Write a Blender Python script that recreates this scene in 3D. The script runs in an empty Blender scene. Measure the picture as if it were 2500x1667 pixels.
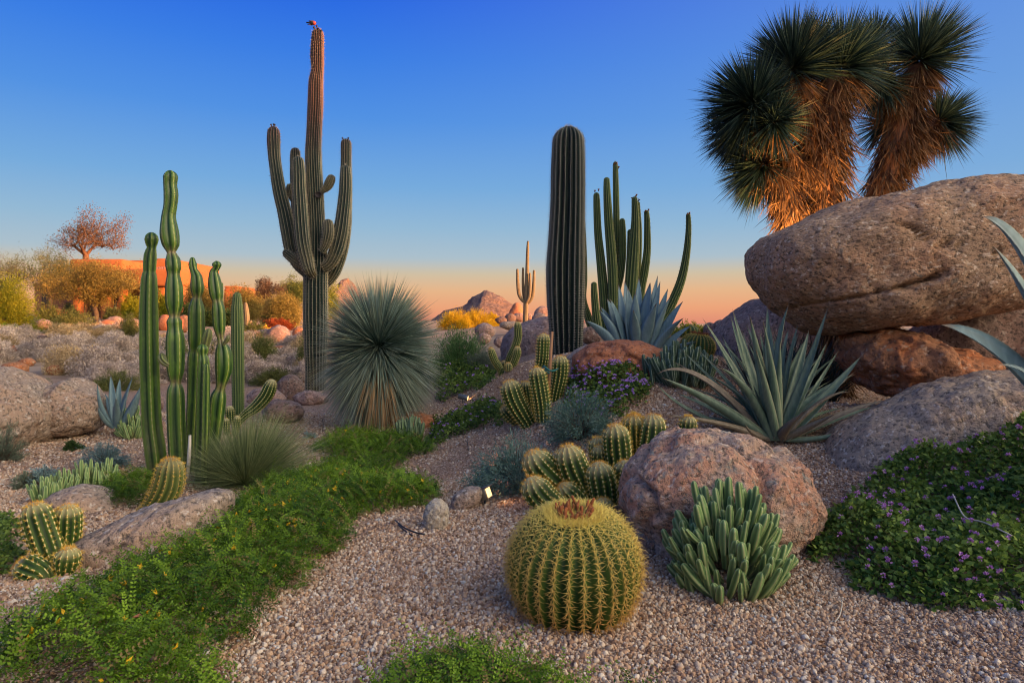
import bpy, math, random
import numpy as np
from mathutils import Vector

rng = np.random.default_rng(7)
random.seed(7)
S = bpy.context.scene
COL = S.collection

# ------------------------------------------------------------------ camera, sky, sun, exposure
FPX, CX, HY, CZ = 1666.67, 1250.0, 790.0, 1.1          # focal length, centre and horizon in photo pixels; eye height
cam_d = bpy.data.cameras.new('camera')
cam = bpy.data.objects.new('camera', cam_d)
COL.objects.link(cam)
cam.location = (0, 0, CZ)
cam.rotation_euler = (math.pi / 2, 0, 0)
cam_d.lens = 24.0
cam_d.sensor_width = 36.0
cam_d.shift_y = -(833.5 - HY) / 2500.0
cam_d.clip_start = 0.05
cam_d.clip_end = 6000
S.camera = cam

SUN_AZ = math.radians(67)       # light comes from the right, slightly behind the camera
SUN_EL = math.radians(6.8)
SUNH = np.array([math.sin(SUN_AZ), -math.cos(SUN_AZ)])  # horizontal direction towards the sun

W = bpy.data.worlds.new('World')
S.world = W
W.use_nodes = True
nt = W.node_tree
nt.nodes.clear()
def N(tree, typ, **kw):
    n = tree.nodes.new(typ)
    for k, v in kw.items():
        setattr(n, k, v)
    return n
def lin(c):
    return tuple(((x / 255.0) / 12.92 if x / 255.0 <= 0.04045 else ((x / 255.0 + 0.055) / 1.055) ** 2.4) for x in c)
def ramp(tree, stops, fac=None, interp='LINEAR'):
    n = tree.nodes.new('ShaderNodeValToRGB')
    cr = n.color_ramp
    cr.interpolation = interp
    while len(cr.elements) > 1:
        cr.elements.remove(cr.elements[-1])
    for i, (p, c) in enumerate(stops):
        e = cr.elements[0] if i == 0 else cr.elements.new(p)
        e.position = p
        e.color = (*c[:3], 1.0)
    if fac is not None:
        tree.links.new(fac, n.inputs[0])
    return n
out = N(nt, 'ShaderNodeOutputWorld')
bg = N(nt, 'ShaderNodeBackground')
sky = N(nt, 'ShaderNodeTexSky', sky_type='NISHITA')
sky.sun_disc = False
sky.sun_elevation = SUN_EL
sky.sun_rotation = math.pi - SUN_AZ
sky.air_density, sky.dust_density, sky.ozone_density = 1.2, 1.5, 2.0
tc = N(nt, 'ShaderNodeTexCoord')
sep = N(nt, 'ShaderNodeSeparateXYZ')
nt.links.new(tc.outputs['Generated'], sep.inputs[0])
TW = [(0.0, lin((224, 140, 116))), (0.022, lin((236, 164, 122))), (0.048, lin((230, 182, 138))), (0.072, lin((208, 192, 164))),
      (0.095, lin((172, 192, 204))), (0.137, lin((148, 185, 213))), (0.194, lin((118, 171, 221))), (0.282, lin((82, 146, 227))),
      (0.358, lin((59, 126, 228))), (0.43, lin((40, 103, 226))), (0.6, lin((74, 108, 192))), (1.0, lin((146, 146, 160)))]
tw = ramp(nt, TW, sep.outputs['Z'])
# how far round towards the sunset a direction lies
dot = N(nt, 'ShaderNodeVectorMath', operation='DOT_PRODUCT')
nt.links.new(tc.outputs['Generated'], dot.inputs[0])
dot.inputs[1].default_value = (SUNH[0], SUNH[1], 0.0)
mr = N(nt, 'ShaderNodeMapRange', interpolation_type='SMOOTHSTEP')
mr.inputs['From Min'].default_value = 0.27
mr.inputs['From Max'].default_value = 0.85
nt.links.new(dot.outputs['Value'], mr.inputs['Value'])
nsc = N(nt, 'ShaderNodeVectorMath', operation='SCALE')
nt.links.new(sky.outputs[0], nsc.inputs[0])
nsc.inputs['Scale'].default_value = 3.0
# the sunset half: the physical sky plus the broad warm afterglow
SG = [(0.0, (0.95, 0.50, 0.18)), (0.15, (0.98, 0.60, 0.25)), (0.35, (0.88, 0.64, 0.33)), (0.6, (0.62, 0.50, 0.33)), (1.0, lin((146, 146, 160)))]
sg_n = ramp(nt, SG, sep.outputs['Z'])
sgs = N(nt, 'ShaderNodeVectorMath', operation='SCALE')
nt.links.new(sg_n.outputs[0], sgs.inputs[0])
sgs.inputs['Scale'].default_value = 22.0
warm = N(nt, 'ShaderNodeMix', data_type='RGBA', blend_type='ADD')
warm.inputs[0].default_value = 1.0
nt.links.new(nsc.outputs[0], warm.inputs[6])
nt.links.new(sgs.outputs[0], warm.inputs[7])
pf = N(nt, 'ShaderNodeMapRange')
pf.inputs['From Min'].default_value = -0.55
pf.inputs['From Max'].default_value = 0.30
pf.inputs['To Max'].default_value = 0.48
nt.links.new(dot.outputs['Value'], pf.inputs['Value'])
pz = N(nt, 'ShaderNodeMapRange', interpolation_type='SMOOTHSTEP')
pz.inputs['From Min'].default_value = 0.06
pz.inputs['From Max'].default_value = 0.24
nt.links.new(sep.outputs['Z'], pz.inputs['Value'])
pm = N(nt, 'ShaderNodeMath', operation='MULTIPLY')
nt.links.new(pf.outputs[0], pm.inputs[0])
nt.links.new(pz.outputs[0], pm.inputs[1])
pmx = N(nt, 'ShaderNodeMix', data_type='RGBA')
nt.links.new(pm.outputs[0], pmx.inputs[0])
nt.links.new(tw.outputs[0], pmx.inputs[6])
pmx.inputs[7].default_value = (*lin((132, 172, 218)), 1)
twk = N(nt, 'ShaderNodeVectorMath', operation='SCALE')
nt.links.new(pmx.outputs[2], twk.inputs[0])
twk.inputs['Scale'].default_value = 5.0
mx = N(nt, 'ShaderNodeMix', data_type='RGBA')
nt.links.new(mr.outputs[0], mx.inputs[0])
nt.links.new(twk.outputs[0], mx.inputs[6])
nt.links.new(warm.outputs[2], mx.inputs[7])
nt.links.new(mx.outputs[2], bg.inputs[0])
bg.inputs[1].default_value = 0.1
nt.links.new(bg.outputs[0], out.inputs[0])

sun_d = bpy.data.lights.new('sun', 'SUN')
sun_d.energy = 5.0
sun_d.angle = math.radians(0.8)
sun_d.color = (1.0, 0.36, 0.11)
sun = bpy.data.objects.new('sun', sun_d)
COL.objects.link(sun)
sun.rotation_euler = Vector((-SUNH[0] * math.cos(SUN_EL), -SUNH[1] * math.cos(SUN_EL), -math.sin(SUN_EL))).to_track_quat('-Z', 'Y').to_euler()

S.view_settings.view_transform = 'Standard'
S.view_settings.look = 'None'
S.view_settings.exposure = 1.0
S.view_settings.gamma = 1.0
S.view_settings.use_curve_mapping = False
S.cycles.filter_width = 1.1
S.cycles.max_bounces = 6
S.cycles.diffuse_bounces = 3
S.cycles.transparent_max_bounces = 4

# ------------------------------------------------------------------ numeric helpers
def P(px, py, d):
    return np.array([(px - CX) / FPX * d, d, CZ - (py - HY) / FPX * d])
def proj(x, y, z):
    return CX + x / y * FPX, HY - (z - CZ) / y * FPX

def _h(i, j, k, s):
    n = (i * 374761393 + j * 668265263 + k * 2147483647 + s * 974634777) & 0xffffffff
    n = ((n ^ (n >> 13)) * 1274126177) & 0xffffffff
    n = (n ^ (n >> 16)) & 0xffffffff
    n = (n * 2246822519) & 0xffffffff
    return ((n ^ (n >> 15)) & 0xffff) / 65535.0
def vnoise(p, s=0):
    p = np.asarray(p, float)
    i = np.floor(p).astype(np.int64)
    f = p - i
    f = f * f * (3 - 2 * f)
    r = 0
    for a in (0, 1):
        for b in (0, 1):
            for c in (0, 1):
                w = (f[..., 0] if a else 1 - f[..., 0]) * (f[..., 1] if b else 1 - f[..., 1]) * (f[..., 2] if c else 1 - f[..., 2])
                r = r + w * _h(i[..., 0] + a, i[..., 1] + b, i[..., 2] + c, s)
    return r * 2 - 1
def fbm(p, s=0, o=4, g=0.5):
    r, a, t = 0, 1.0, 0.0
    p = np.asarray(p, float)
    for k in range(o):
        r = r + a * vnoise(p * 2 ** k + 17.3 * k, s + k)
        t += a
        a *= g
    return r / t
def unit(v):
    return v / np.maximum(np.linalg.norm(v, axis=-1, keepdims=True), 1e-9)
def rand_dirs(n, r=None):
    v = (r or rng).normal(size=(n, 3))
    return unit(v)

# ------------------------------------------------------------------ the lie of the land
CP = [(0, 1667, 0), (1250, 1667, 0), (2500, 1667, 0), (1400, 1530, 0), (1700, 1400, 0), (600, 1500, 0), (0, 1300, 0), (950, 1250, 0)]
cps = []
for px, py, z in CP:
    d = (CZ - z) * FPX / (py - HY)
    cps.append(((px - CX) / FPX * d, d, z))
for px, py, d in [(2030, 1180, 4.0), (1892, 1078, 4.6), (2300, 1450, 2.75), (2300, 1100, 3.9), (2500, 1010, 4.0), (1200, 1150, 5.0), (1150, 1030, 7.0),
                  (1132, 978, 8.0), (1230, 905, 9.0), (1384, 872, 8.0), (1285, 1012, 5.6), (1235, 902, 7.5), (1548, 855, 6.2), (1480, 1000, 5.0),
                  (1500, 815, 8.6), (1700, 862, 6.5), (1282, 795, 22), (1280, 850, 12.5), (2030, 1000, 6.0), (2100, 940, 8.0), (2185, 985, 5.2), (930, 1050, 7.0),
                  (771, 954, 11.5), (300, 1050, 7.0), (50, 1110, 5.8), (0, 950, 11), (150, 885, 16), (300, 833, 22), (300, 780, 38),
                  (900, 795, 40), (650, 840, 22), (100, 770, 45), (550, 1000, 8.8), (1250, 788, 80), (2000, 800, 25), (2600, 800, 25), (-400, 800, 30), (1250, 788, 55)]:
    p = P(px, py, d)
    cps.append(tuple(p))
cps += [(0, 0, 0), (-5, 0, 0), (5, 0, 0.1), (0, -8, 0), (-12, -5, 0), (12, -5, 0.4), (-12, 4, 0), (9, 5, 0.9), (-30, 10, 0.3), (25, 10, 1.2)]
cps = np.array(cps)
def _tp(r2):
    return 0.5 * r2 * np.log(r2 + 1e-9)
def _tps_fit(c, lam=0.02):
    n = len(c)
    K = _tp(((c[:, None, :2] - c[None, :, :2]) ** 2).sum(-1)) + lam * np.eye(n)
    Q = np.hstack([np.ones((n, 1)), c[:, :2]])
    A = np.block([[K, Q], [Q.T, np.zeros((3, 3))]])
    return np.linalg.solve(A, np.concatenate([c[:, 2], np.zeros(3)]))
TW_ = _tps_fit(cps)
def gbase(x, y):
    x = np.asarray(x, float)
    y = np.asarray(y, float)
    sh = x.shape
    xf, yf = x.ravel(), y.ravel()
    xc, yc = np.clip(xf, -42, 30), np.clip(yf, -10, 75)
    r = np.empty(xf.shape)
    for a in range(0, len(xf), 20000):
        sl = slice(a, a + 20000)
        d2 = (xc[sl, None] - cps[None, :, 0]) ** 2 + (yc[sl, None] - cps[None, :, 1]) ** 2
        r[sl] = _tp(d2) @ TW_[:-3] + TW_[-3] + TW_[-2] * xc[sl] + TW_[-1] * yc[sl]
    return np.clip(r, -0.3, 2.2).reshape(sh)
def gz(x, y):
    x = np.asarray(x, float)
    y = np.asarray(y, float)
    p = np.stack([x, y, np.zeros_like(x)], -1)
    return gbase(x, y) + 0.02 * fbm(p * 1.3, 5, 3) + 0.005 * fbm(p * 9, 9, 2)
_ds = np.concatenate([np.linspace(1.6, 12, 700), np.linspace(12.05, 90, 900)])
def hit(px, py):
    x = (px - CX) / FPX * _ds
    z = CZ - (py - HY) / FPX * _ds
    g = gbase(x, _ds)
    k = np.argmax(z <= g)
    if z[k] > g[k]:
        k = len(_ds) - 1
    d = _ds[k]
    return np.array([x[k], d, g[k]])

# ------------------------------------------------------------------ mesh helpers
class Geo:
    def __init__(s):
        s.V, s.Q, s.T, s.n, s.A = [], [], [], 0, {}
    def add(s, V, Q=None, T=None, **attrs):
        V = np.asarray(V, float).reshape(-1, 3)
        if Q is not None and len(Q):
            s.Q.append(np.asarray(Q, np.int64).reshape(-1, 4) + s.n)
        if T is not None and len(T):
            s.T.append(np.asarray(T, np.int64).reshape(-1, 3) + s.n)
        for k in set(attrs) | set(s.A):
            if k not in s.A:
                s.A[k] = [np.zeros(s.n)] if s.n else []
            v = attrs.get(k, 0.0)
            s.A[k].append(np.broadcast_to(np.asarray(v, float).ravel() if np.ndim(v) else v, (len(V),)))
        s.V.append(V)
        s.n += len(V)
        return s
    def mesh(s, name, origin=(0, 0, 0), smooth=True):
        V = np.vstack(s.V) - np.asarray(origin, float)
        Q = np.vstack(s.Q) if s.Q else np.zeros((0, 4), np.int64)
        T = np.vstack(s.T) if s.T else np.zeros((0, 3), np.int64)
        m = bpy.data.meshes.new(name)
        m.vertices.add(len(V))
        m.vertices.foreach_set('co', V.astype(np.float32).ravel())
        nl = Q.size + T.size
        m.loops.add(nl)
        m.loops.foreach_set('vertex_index', np.concatenate([Q.ravel(), T.ravel()]).astype(np.int32))
        m.polygons.add(len(Q) + len(T))
        ls = np.concatenate([np.arange(len(Q)) * 4, Q.size + np.arange(len(T)) * 3]).astype(np.int32)
        m.polygons.foreach_set('loop_start', ls)
        if smooth:
            m.polygons.foreach_set('use_smooth', np.ones(len(Q) + len(T), bool))
        for k, v in s.A.items():
            a = m.attributes.new(k, 'FLOAT', 'POINT')
            a.data.foreach_set('value', np.concatenate(v).astype(np.float32))
        m.update(calc_edges=True)
        return m

def tag(o, label=None, cat=None, group=None, kind=None):
    if label: o['label'] = label
    if cat: o['category'] = cat
    if group: o['group'] = group
    if kind: o['kind'] = kind
    return o
def thing(name, label, cat, loc, group=None, kind=None):
    o = bpy.data.objects.new(name, None)
    o.empty_display_size = 0.1
    o.location = tuple(float(v) for v in loc)
    COL.objects.link(o)
    return tag(o, label, cat, group, kind)
def obj(name, geo, mat, parent=None, origin=None, smooth=True, kind=None, label=None):
    """geo holds world coordinates; a child keeps them relative to its thing"""
    base = np.array(root_loc(parent)) if parent is not None else np.asarray(origin if origin is not None else (0, 0, 0), float)
    me = geo.mesh(name, base, smooth) if isinstance(geo, Geo) else geo
    if mat is not None and not me.materials:
        me.materials.append(mat)
    o = bpy.data.objects.new(name, me)
    COL.objects.link(o)
    if parent is not None:
        o.parent = parent
    else:
        o.location = tuple(float(v) for v in base)
    if kind: o['kind'] = kind
    if label: o['label'] = label
    return o
def root_loc(o):
    v = Vector((0, 0, 0))
    while o is not None:
        v += o.location
        o = o.parent
    return v
def copy_thing(o, loc, rz=0.0, sc=1.0, label=None, group=None):
    c = o.copy()
    COL.objects.link(c)
    c.location = tuple(float(v) for v in loc)
    c.rotation_euler = (0, 0, rz)
    c.scale = (sc,) * 3 if np.ndim(sc) == 0 else sc
    if label: c['label'] = label
    if group: c['group'] = group
    for ch in o.children:
        k = ch.copy()
        COL.objects.link(k)
        k.parent = c
    return c

# ------------------------------------------------------------------ materials
def newmat(name):
    m = bpy.data.materials.new(name)
    m.use_nodes = True
    t = m.node_tree
    b = t.nodes['Principled BSDF']
    return m, t, b
def noise(t, scale, detail=4, rough=0.6, vec=None, dist=0.0):
    n = N(t, 'ShaderNodeTexNoise')
    n.inputs['Scale'].default_value = scale
    n.inputs['Detail'].default_value = detail
    n.inputs['Roughness'].default_value = rough
    n.inputs['Distortion'].default_value = dist
    if vec is not None:
        t.links.new(vec, n.inputs['Vector'])
    return n
def mixc(t, a, b, f, blend='MIX'):
    n = N(t, 'ShaderNodeMix', data_type='RGBA', blend_type=blend)
    for s_, i in ((a, 6), (b, 7)):
        if isinstance(s_, tuple):
            n.inputs[i].default_value = (*s_[:3], 1)
        else:
            t.links.new(s_, n.inputs[i])
    if isinstance(f, (int, float)):
        n.inputs[0].default_value = f
    else:
        t.links.new(f, n.inputs[0])
    return n.outputs[2]
def maprange(t, v, a, b, c=0.0, d=1.0, smooth=False):
    n = N(t, 'ShaderNodeMapRange', interpolation_type='SMOOTHSTEP' if smooth else 'LINEAR')
    t.links.new(v, n.inputs['Value'])
    for k, x in (('From Min', a), ('From Max', b), ('To Min', c), ('To Max', d)):
        n.inputs[k].default_value = x
    return n.outputs[0]
def math_(t, op, a, b=None):
    n = N(t, 'ShaderNodeMath', operation=op)
    for i, s_ in enumerate((a, b)):
        if s_ is None: continue
        if isinstance(s_, (int, float)):
            n.inputs[i].default_value = s_
        else:
            t.links.new(s_, n.inputs[i])
    return n.outputs[0]
def attr(t, name):
    n = N(t, 'ShaderNodeAttribute')
    n.attribute_name = name
    return n.outputs['Fac']
def bump(t, b, h, strength=0.5, dist=0.01):
    n = N(t, 'ShaderNodeBump')
    n.inputs['Strength'].default_value = strength
    n.inputs['Distance'].default_value = dist
    t.links.new(h, n.inputs['Height'])
    t.links.new(n.outputs[0], b.inputs['Normal'])
def objcoord(t):
    return N(t, 'ShaderNodeTexCoord').outputs['Object']

def granite(name, base, pink, dark, pale, patch=1.2, grain=55.0, lichen=0.0, strength=0.6, lich=(0.22, 0.25, 0.2), stretch=None, dist=0.02):
    m, t, b = newmat(name)
    oc = objcoord(t)
    if stretch:
        mp = N(t, 'ShaderNodeMapping')
        mp.inputs['Scale'].default_value = stretch
        t.links.new(oc, mp.inputs[0])
        oc = mp.outputs[0]
    n1 = noise(t, patch, 5, 0.6, oc)
    c = mixc(t, base, pink, maprange(t, n1.outputs[0], 0.4, 0.62, smooth=True))
    n2 = noise(t, grain, 3, 0.7, oc)
    c = mixc(t, c, dark, maprange(t, n2.outputs[0], 0.50, 0.36, 0.0, 0.85))
    n3 = noise(t, grain * 0.8, 2, 0.6, oc)
    n3.inputs['Vector'].default_value = (0, 0, 0)
    c = mixc(t, c, pale, maprange(t, n3.outputs[0], 0.58, 0.68, 0.0, 0.8))
    n4 = noise(t, patch * 3.1, 6, 0.65, oc, 0.6)
    c = mixc(t, c, tuple(x * 0.5 for x in dark), maprange(t, n4.outputs[0], 0.56, 0.74, 0.0, 0.55, True))
    if lichen > 0:
        n5 = noise(t, patch * 4.3, 6, 0.7, oc, 0.4)
        f = maprange(t, n5.outputs[0], 0.66 - 0.16 * lichen, 0.70, 0.0, 0.85, True)
        c = mixc(t, c, lich, f)
    t.links.new(c, b.inputs['Base Color'])
    b.inputs['Roughness'].default_value = 0.92
    b.inputs['Specular IOR Level'].default_value = 0.2
    hb = math_(t, 'ADD', n2.outputs[0], math_(t, 'MULTIPLY', n4.outputs[0], 1.6))
    n6 = noise(t, grain * 0.28, 5, 0.7, oc)
    hb = math_(t, 'ADD', hb, math_(t, 'MULTIPLY', n6.outputs[0], 1.8))
    bump(t, b, hb, strength, dist)
    return m

def foliage(name, a, b_, rough=0.6, trans=0.25, spec=0.25, tipcol=None):
    m, t, b = newmat(name)
    f = attr(t, 'tint')
    c = mixc(t, a, b_, f)
    if tipcol:
        c = mixc(t, c, tipcol, attr(t, 'tip'))
    oi = N(t, 'ShaderNodeObjectInfo')
    hs = N(t, 'ShaderNodeHueSaturation')
    t.links.new(c, hs.inputs['Color'])
    t.links.new(maprange(t, oi.outputs['Random'], 0, 1, 0.85, 1.18), hs.inputs['Value'])
    c = hs.outputs[0]
    t.links.new(c, b.inputs['Base Color'])
    b.inputs['Roughness'].default_value = rough
    b.inputs['Specular IOR Level'].default_value = spec
    if trans > 0:
        tr = N(t, 'ShaderNodeBsdfTranslucent')
        t.links.new(c, tr.inputs[0])
        ms = N(t, 'ShaderNodeMixShader')
        ms.inputs[0].default_value = trans
        t.links.new(b.outputs[0], ms.inputs[1])
        t.links.new(tr.outputs[0], ms.inputs[2])
        t.links.new(ms.outputs[0], t.nodes['Material Output'].inputs[0])
    return m

def cactus_mat(name, valley, flank, ridge, dot_col, pitch=0.02, dot=0.8, var=None, rough=0.55, spec=0.3, wool=0.0, top=None, base_len=0.07, dw=0.0, rlo=0.62):
    m, t, b = newmat(name)
    r = attr(t, 'ridge')
    al = attr(t, 'along')
    oc = objcoord(t)
    n1 = noise(t, 6.0, 4, 0.6, oc)
    c = mixc(t, valley, flank, maprange(t, r, 0.0, 0.55, smooth=True))
    c = mixc(t, c, ridge, maprange(t, r, rlo, 0.96, 0.0, 0.9, True))
    c = mixc(t, c, var or tuple(x * 1.35 for x in flank), maprange(t, n1.outputs[0], 0.5, 0.72, 0.0, 0.5, True))
    n2 = noise(t, 30.0, 4, 0.7, oc)
    c = mixc(t, c, (0.20, 0.13, 0.07), maprange(t, n2.outputs[0], 0.70, 0.78, 0.0, 0.6, True))
    w = math_(t, 'ABSOLUTE', math_(t, 'SUBTRACT', math_(t, 'FRACT', math_(t, 'DIVIDE', al, pitch)), 0.5))
    d = math_(t, 'MULTIPLY', maprange(t, w, 0.30, 0.20, smooth=True), maprange(t, r, 0.78 - dw, 0.93 - dw, smooth=True))
    c = mixc(t, c, dot_col, math_(t, 'MULTIPLY', d, dot))
    c = mixc(t, c, (0.20, 0.15, 0.08), math_(t, 'MULTIPLY', attr(t, 'neck'), maprange(t, n2.outputs[0], 0.3, 0.6)))
    if base_len:
        c = mixc(t, c, (0.15, 0.12, 0.065), math_(t, 'MULTIPLY', maprange(t, al, 0.0, base_len, 0.8, 0.0), maprange(t, n1.outputs[0], 0.35, 0.65)))
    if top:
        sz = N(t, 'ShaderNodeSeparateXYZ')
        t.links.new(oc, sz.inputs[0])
        c = mixc(t, c, top, maprange(t, math_(t, 'ADD', sz.outputs['Z'], n1.outputs[0]), 4.2, 5.0, 0.0, 0.75, True), 'MULTIPLY')  # upper skin reddened by height: the low sun's red put into the colour
    if wool > 0:
        c = mixc(t, c, dot_col, math_(t, 'MULTIPLY', attr(t, 'tip'), wool))
    t.links.new(c, b.inputs['Base Color'])
    b.inputs['Roughness'].default_value = rough
    b.inputs['Specular IOR Level'].default_value = spec
    bump(t, b, n2.outputs[0], 0.25, 0.004)
    return m

def plain(name, col, rough=0.7, var=0.3, scale=8.0, metal=0.0, spec=0.3, bumpy=0.0):
    m, t, b = newmat(name)
    n = noise(t, scale, 5, 0.6, objcoord(t))
    c = mixc(t, tuple(x * (1 - var) for x in col), tuple(min(1, x * (1 + var)) for x in col), n.outputs[0])
    t.links.new(c, b.inputs['Base Color'])
    b.inputs['Roughness'].default_value = rough
    b.inputs['Metallic'].default_value = metal
    b.inputs['Specular IOR Level'].default_value = spec
    if bumpy:
        bump(t, b, n.outputs[0], bumpy, 0.02)
    return m

M = {}
M['granite'] = granite('tan_granite', (0.35, 0.225, 0.145), (0.42, 0.235, 0.14), (0.05, 0.038, 0.03), (0.62, 0.48, 0.36), 1.5, 36, 0.30, 0.85, (0.17, 0.15, 0.13), stretch=(0.9, 0.9, 1.35))
M['pink'] = granite('pink_granite', (0.48, 0.33, 0.25), (0.53, 0.27, 0.175), (0.06, 0.05, 0.045), (0.70, 0.54, 0.44), 4.5, 36, 0.95, 1.0, (0.29, 0.31, 0.28))
M['grey'] = granite('grey_granite', (0.33, 0.26, 0.21), (0.38, 0.26, 0.19), (0.07, 0.06, 0.055), (0.56, 0.48, 0.42), 1.6, 38, 0.2, 0.8)
M['rust'] = granite('rust_rock', (0.36, 0.17, 0.09), (0.44, 0.16, 0.07), (0.12, 0.06, 0.04), (0.50, 0.33, 0.23), 2.2, 26, 0.15, 0.9)
M['redface'] = granite('red_brown_rock', (0.34, 0.13, 0.07), (0.42, 0.16, 0.08), (0.10, 0.05, 0.04), (0.42, 0.25, 0.18), 3.0, 40, 0.0, 0.5)
M['purple'] = granite('purple_rock', (0.25, 0.18, 0.165), (0.32, 0.20, 0.165), (0.06, 0.05, 0.05), (0.46, 0.37, 0.33), 1.2, 30, 0.1, 0.7)
M['darkrock'] = granite('dark_rock', (0.14, 0.10, 0.095), (0.19, 0.12, 0.10), (0.04, 0.035, 0.035), (0.28, 0.22, 0.2), 2.0, 30, 0.0, 0.7)
M['mount'] = granite('mountain_rock', (0.17, 0.115, 0.105), (0.24, 0.135, 0.095), (0.06, 0.045, 0.04), (0.30, 0.21, 0.175), 0.08, 0.9, 0.0, 0.9, dist=1.0)
M['whitestone'] = granite('pale_stone', (0.42, 0.37, 0.31), (0.45, 0.36, 0.27), (0.14, 0.12, 0.10), (0.62, 0.58, 0.52), 6, 60, 0.0, 0.6)

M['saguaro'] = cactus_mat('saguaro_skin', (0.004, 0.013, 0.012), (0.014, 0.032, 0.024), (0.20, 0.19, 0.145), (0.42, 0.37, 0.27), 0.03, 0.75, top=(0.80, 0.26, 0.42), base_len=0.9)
M['spear'] = cactus_mat('dark_ribbed_skin', (0.004, 0.010, 0.010), (0.009, 0.022, 0.019), (0.11, 0.12, 0.10), (0.45, 0.42, 0.35), 0.028, 0.8)
M['cereus'] = cactus_mat('cereus_skin', (0.012, 0.045, 0.012), (0.070, 0.140, 0.018), (0.25, 0.28, 0.05), (0.5, 0.45, 0.3), 0.05, 0.22, rough=0.42, spec=0.4, base_len=0.6, rlo=0.80)
M['torch'] = cactus_mat('torch_skin', (0.008, 0.028, 0.005), (0.045, 0.088, 0.010), (0.13, 0.155, 0.02), (0.85, 0.72, 0.38), 0.026, 1.0, wool=0.5, dw=0.09)
M['torchdry'] = cactus_mat('olive_torch_skin', (0.04, 0.065, 0.015), (0.10, 0.125, 0.03), (0.22, 0.19, 0.06), (0.50, 0.38, 0.2), 0.02, 0.8, wool=0.4)
M['pipe'] = cactus_mat('organ_pipe_skin', (0.025, 0.055, 0.018), (0.085, 0.14, 0.038), (0.30, 0.31, 0.13), (0.42, 0.36, 0.22), 0.03, 0.6)
M['farsag'] = cactus_mat('far_saguaro_skin', (0.10, 0.085, 0.05), (0.17, 0.13, 0.07), (0.32, 0.22, 0.13), (0.4, 0.3, 0.2), 0.05, 0.5)
M['barrel'] = cactus_mat('barrel_skin', (0.018, 0.050, 0.010), (0.055, 0.105, 0.016), (0.24, 0.20, 0.04), (0.60, 0.44, 0.10), 0.02, 0.9)
M['euph'] = cactus_mat('euphorbia_skin', (0.085, 0.15, 0.06), (0.21, 0.32, 0.12), (0.35, 0.43, 0.19), (0.50, 0.34, 0.22), 0.012, 0.8, rough=0.5)
M['euphpale'] = cactus_mat('pale_euphorbia_skin', (0.11, 0.17, 0.09), (0.17, 0.25, 0.13), (0.33, 0.38, 0.24), (0.45, 0.42, 0.3), 0.012, 0.5)
M['euphgrey'] = cactus_mat('grey_euphorbia_skin', (0.045, 0.085, 0.05), (0.08, 0.13, 0.08), (0.22, 0.28, 0.2), (0.5, 0.52, 0.42), 0.012, 0.9)
M['sp_white'] = plain('pale_spines', (0.36, 0.32, 0.27), 0.7, 0.2)
M['sp_gold'] = plain('golden_spines', (0.72, 0.46, 0.08), 0.55, 0.2, 30)
M['sp_goldtip'] = plain('orange_wool', (0.68, 0.34, 0.06), 0.7, 0.3, 30)
M['sp_barrel'] = foliage('barrel_spines', (0.55, 0.26, 0.07), (0.90, 0.76, 0.20), 0.45, 0.15, 0.4)
M['sp_dark'] = plain('dark_buds', (0.035, 0.03, 0.035), 0.8)
M['flower_br'] = plain('dried_flowers', (0.26, 0.085, 0.03), 0.9, 0.6, 60)

def leaf_mat(name, a, b_, edge, rough=0.5):
    m, t, b = newmat(name)
    al = attr(t, 'along')
    ed = attr(t, 'edge')
    n = noise(t, 9.0, 4, 0.6, objcoord(t))
    c = mixc(t, a, b_, maprange(t, n.outputs[0], 0.3, 0.7))
    wv = N(t, 'ShaderNodeTexWave')
    wv.inputs['Scale'].default_value = 4.0
    wv.inputs['Distortion'].default_value = 6.0
    c = mixc(t, c, tuple(x * 1.5 for x in b_), maprange(t, wv.outputs[0], 0.6, 1.0, 0.0, 0.22))
    c = mixc(t, c, edge, maprange(t, ed, 0.86, 1.0, 0.0, 0.7, True))
    c = mixc(t, c, (0.10, 0.045, 0.025), maprange(t, al, 0.88, 0.99, 0.0, 0.9, True))
    t.links.new(c, b.inputs['Base Color'])
    b.inputs['Roughness'].default_value = rough
    b.inputs['Specular IOR Level'].default_value = 0.35
    bump(t, b, n.outputs[0], 0.3, 0.004)
    return m
M['agave'] = leaf_mat('blue_agave_leaf', (0.10, 0.175, 0.20), (0.17, 0.26, 0.28), (0.25, 0.30, 0.27))
M['aloe'] = leaf_mat('aloe_leaf', (0.075, 0.125, 0.080), (0.15, 0.205, 0.145), (0.34, 0.34, 0.25))
M['aloedry'] = leaf_mat('aloe_leaf_dry', (0.12, 0.10, 0.075), (0.19, 0.155, 0.115), (0.32, 0.24, 0.15))

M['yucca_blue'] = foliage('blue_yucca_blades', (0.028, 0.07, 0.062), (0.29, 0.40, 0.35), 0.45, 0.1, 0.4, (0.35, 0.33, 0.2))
M['yucca_green'] = foliage('yucca_tree_blades', (0.012, 0.032, 0.030), (0.085, 0.14, 0.105), 0.45, 0.12, 0.35)
M['straw'] = foliage('dead_blades', (0.09, 0.045, 0.024), (0.34, 0.19, 0.09), 0.75, 0.15, 0.15)
M['straw2'] = foliage('dead_rostrata_blades', (0.26, 0.15, 0.07), (0.50, 0.32, 0.17), 0.75, 0.15, 0.15)
M['grass'] = foliage('grass_blades', (0.07, 0.12, 0.045), (0.44, 0.48, 0.23), 0.6, 0.2, 0.25)
M['fern'] = foliage('bright_leaflets', (0.022, 0.075, 0.006), (0.26, 0.42, 0.028), 0.5, 0.35, 0.25, (0.30, 0.21, 0.08))
M['fern_stem'] = plain('runner_stems', (0.12, 0.10, 0.035), 0.8)
M['yellow'] = foliage('yellow_petals', (0.75, 0.42, 0.02), (0.9, 0.6, 0.05), 0.6, 0.3)
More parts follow.
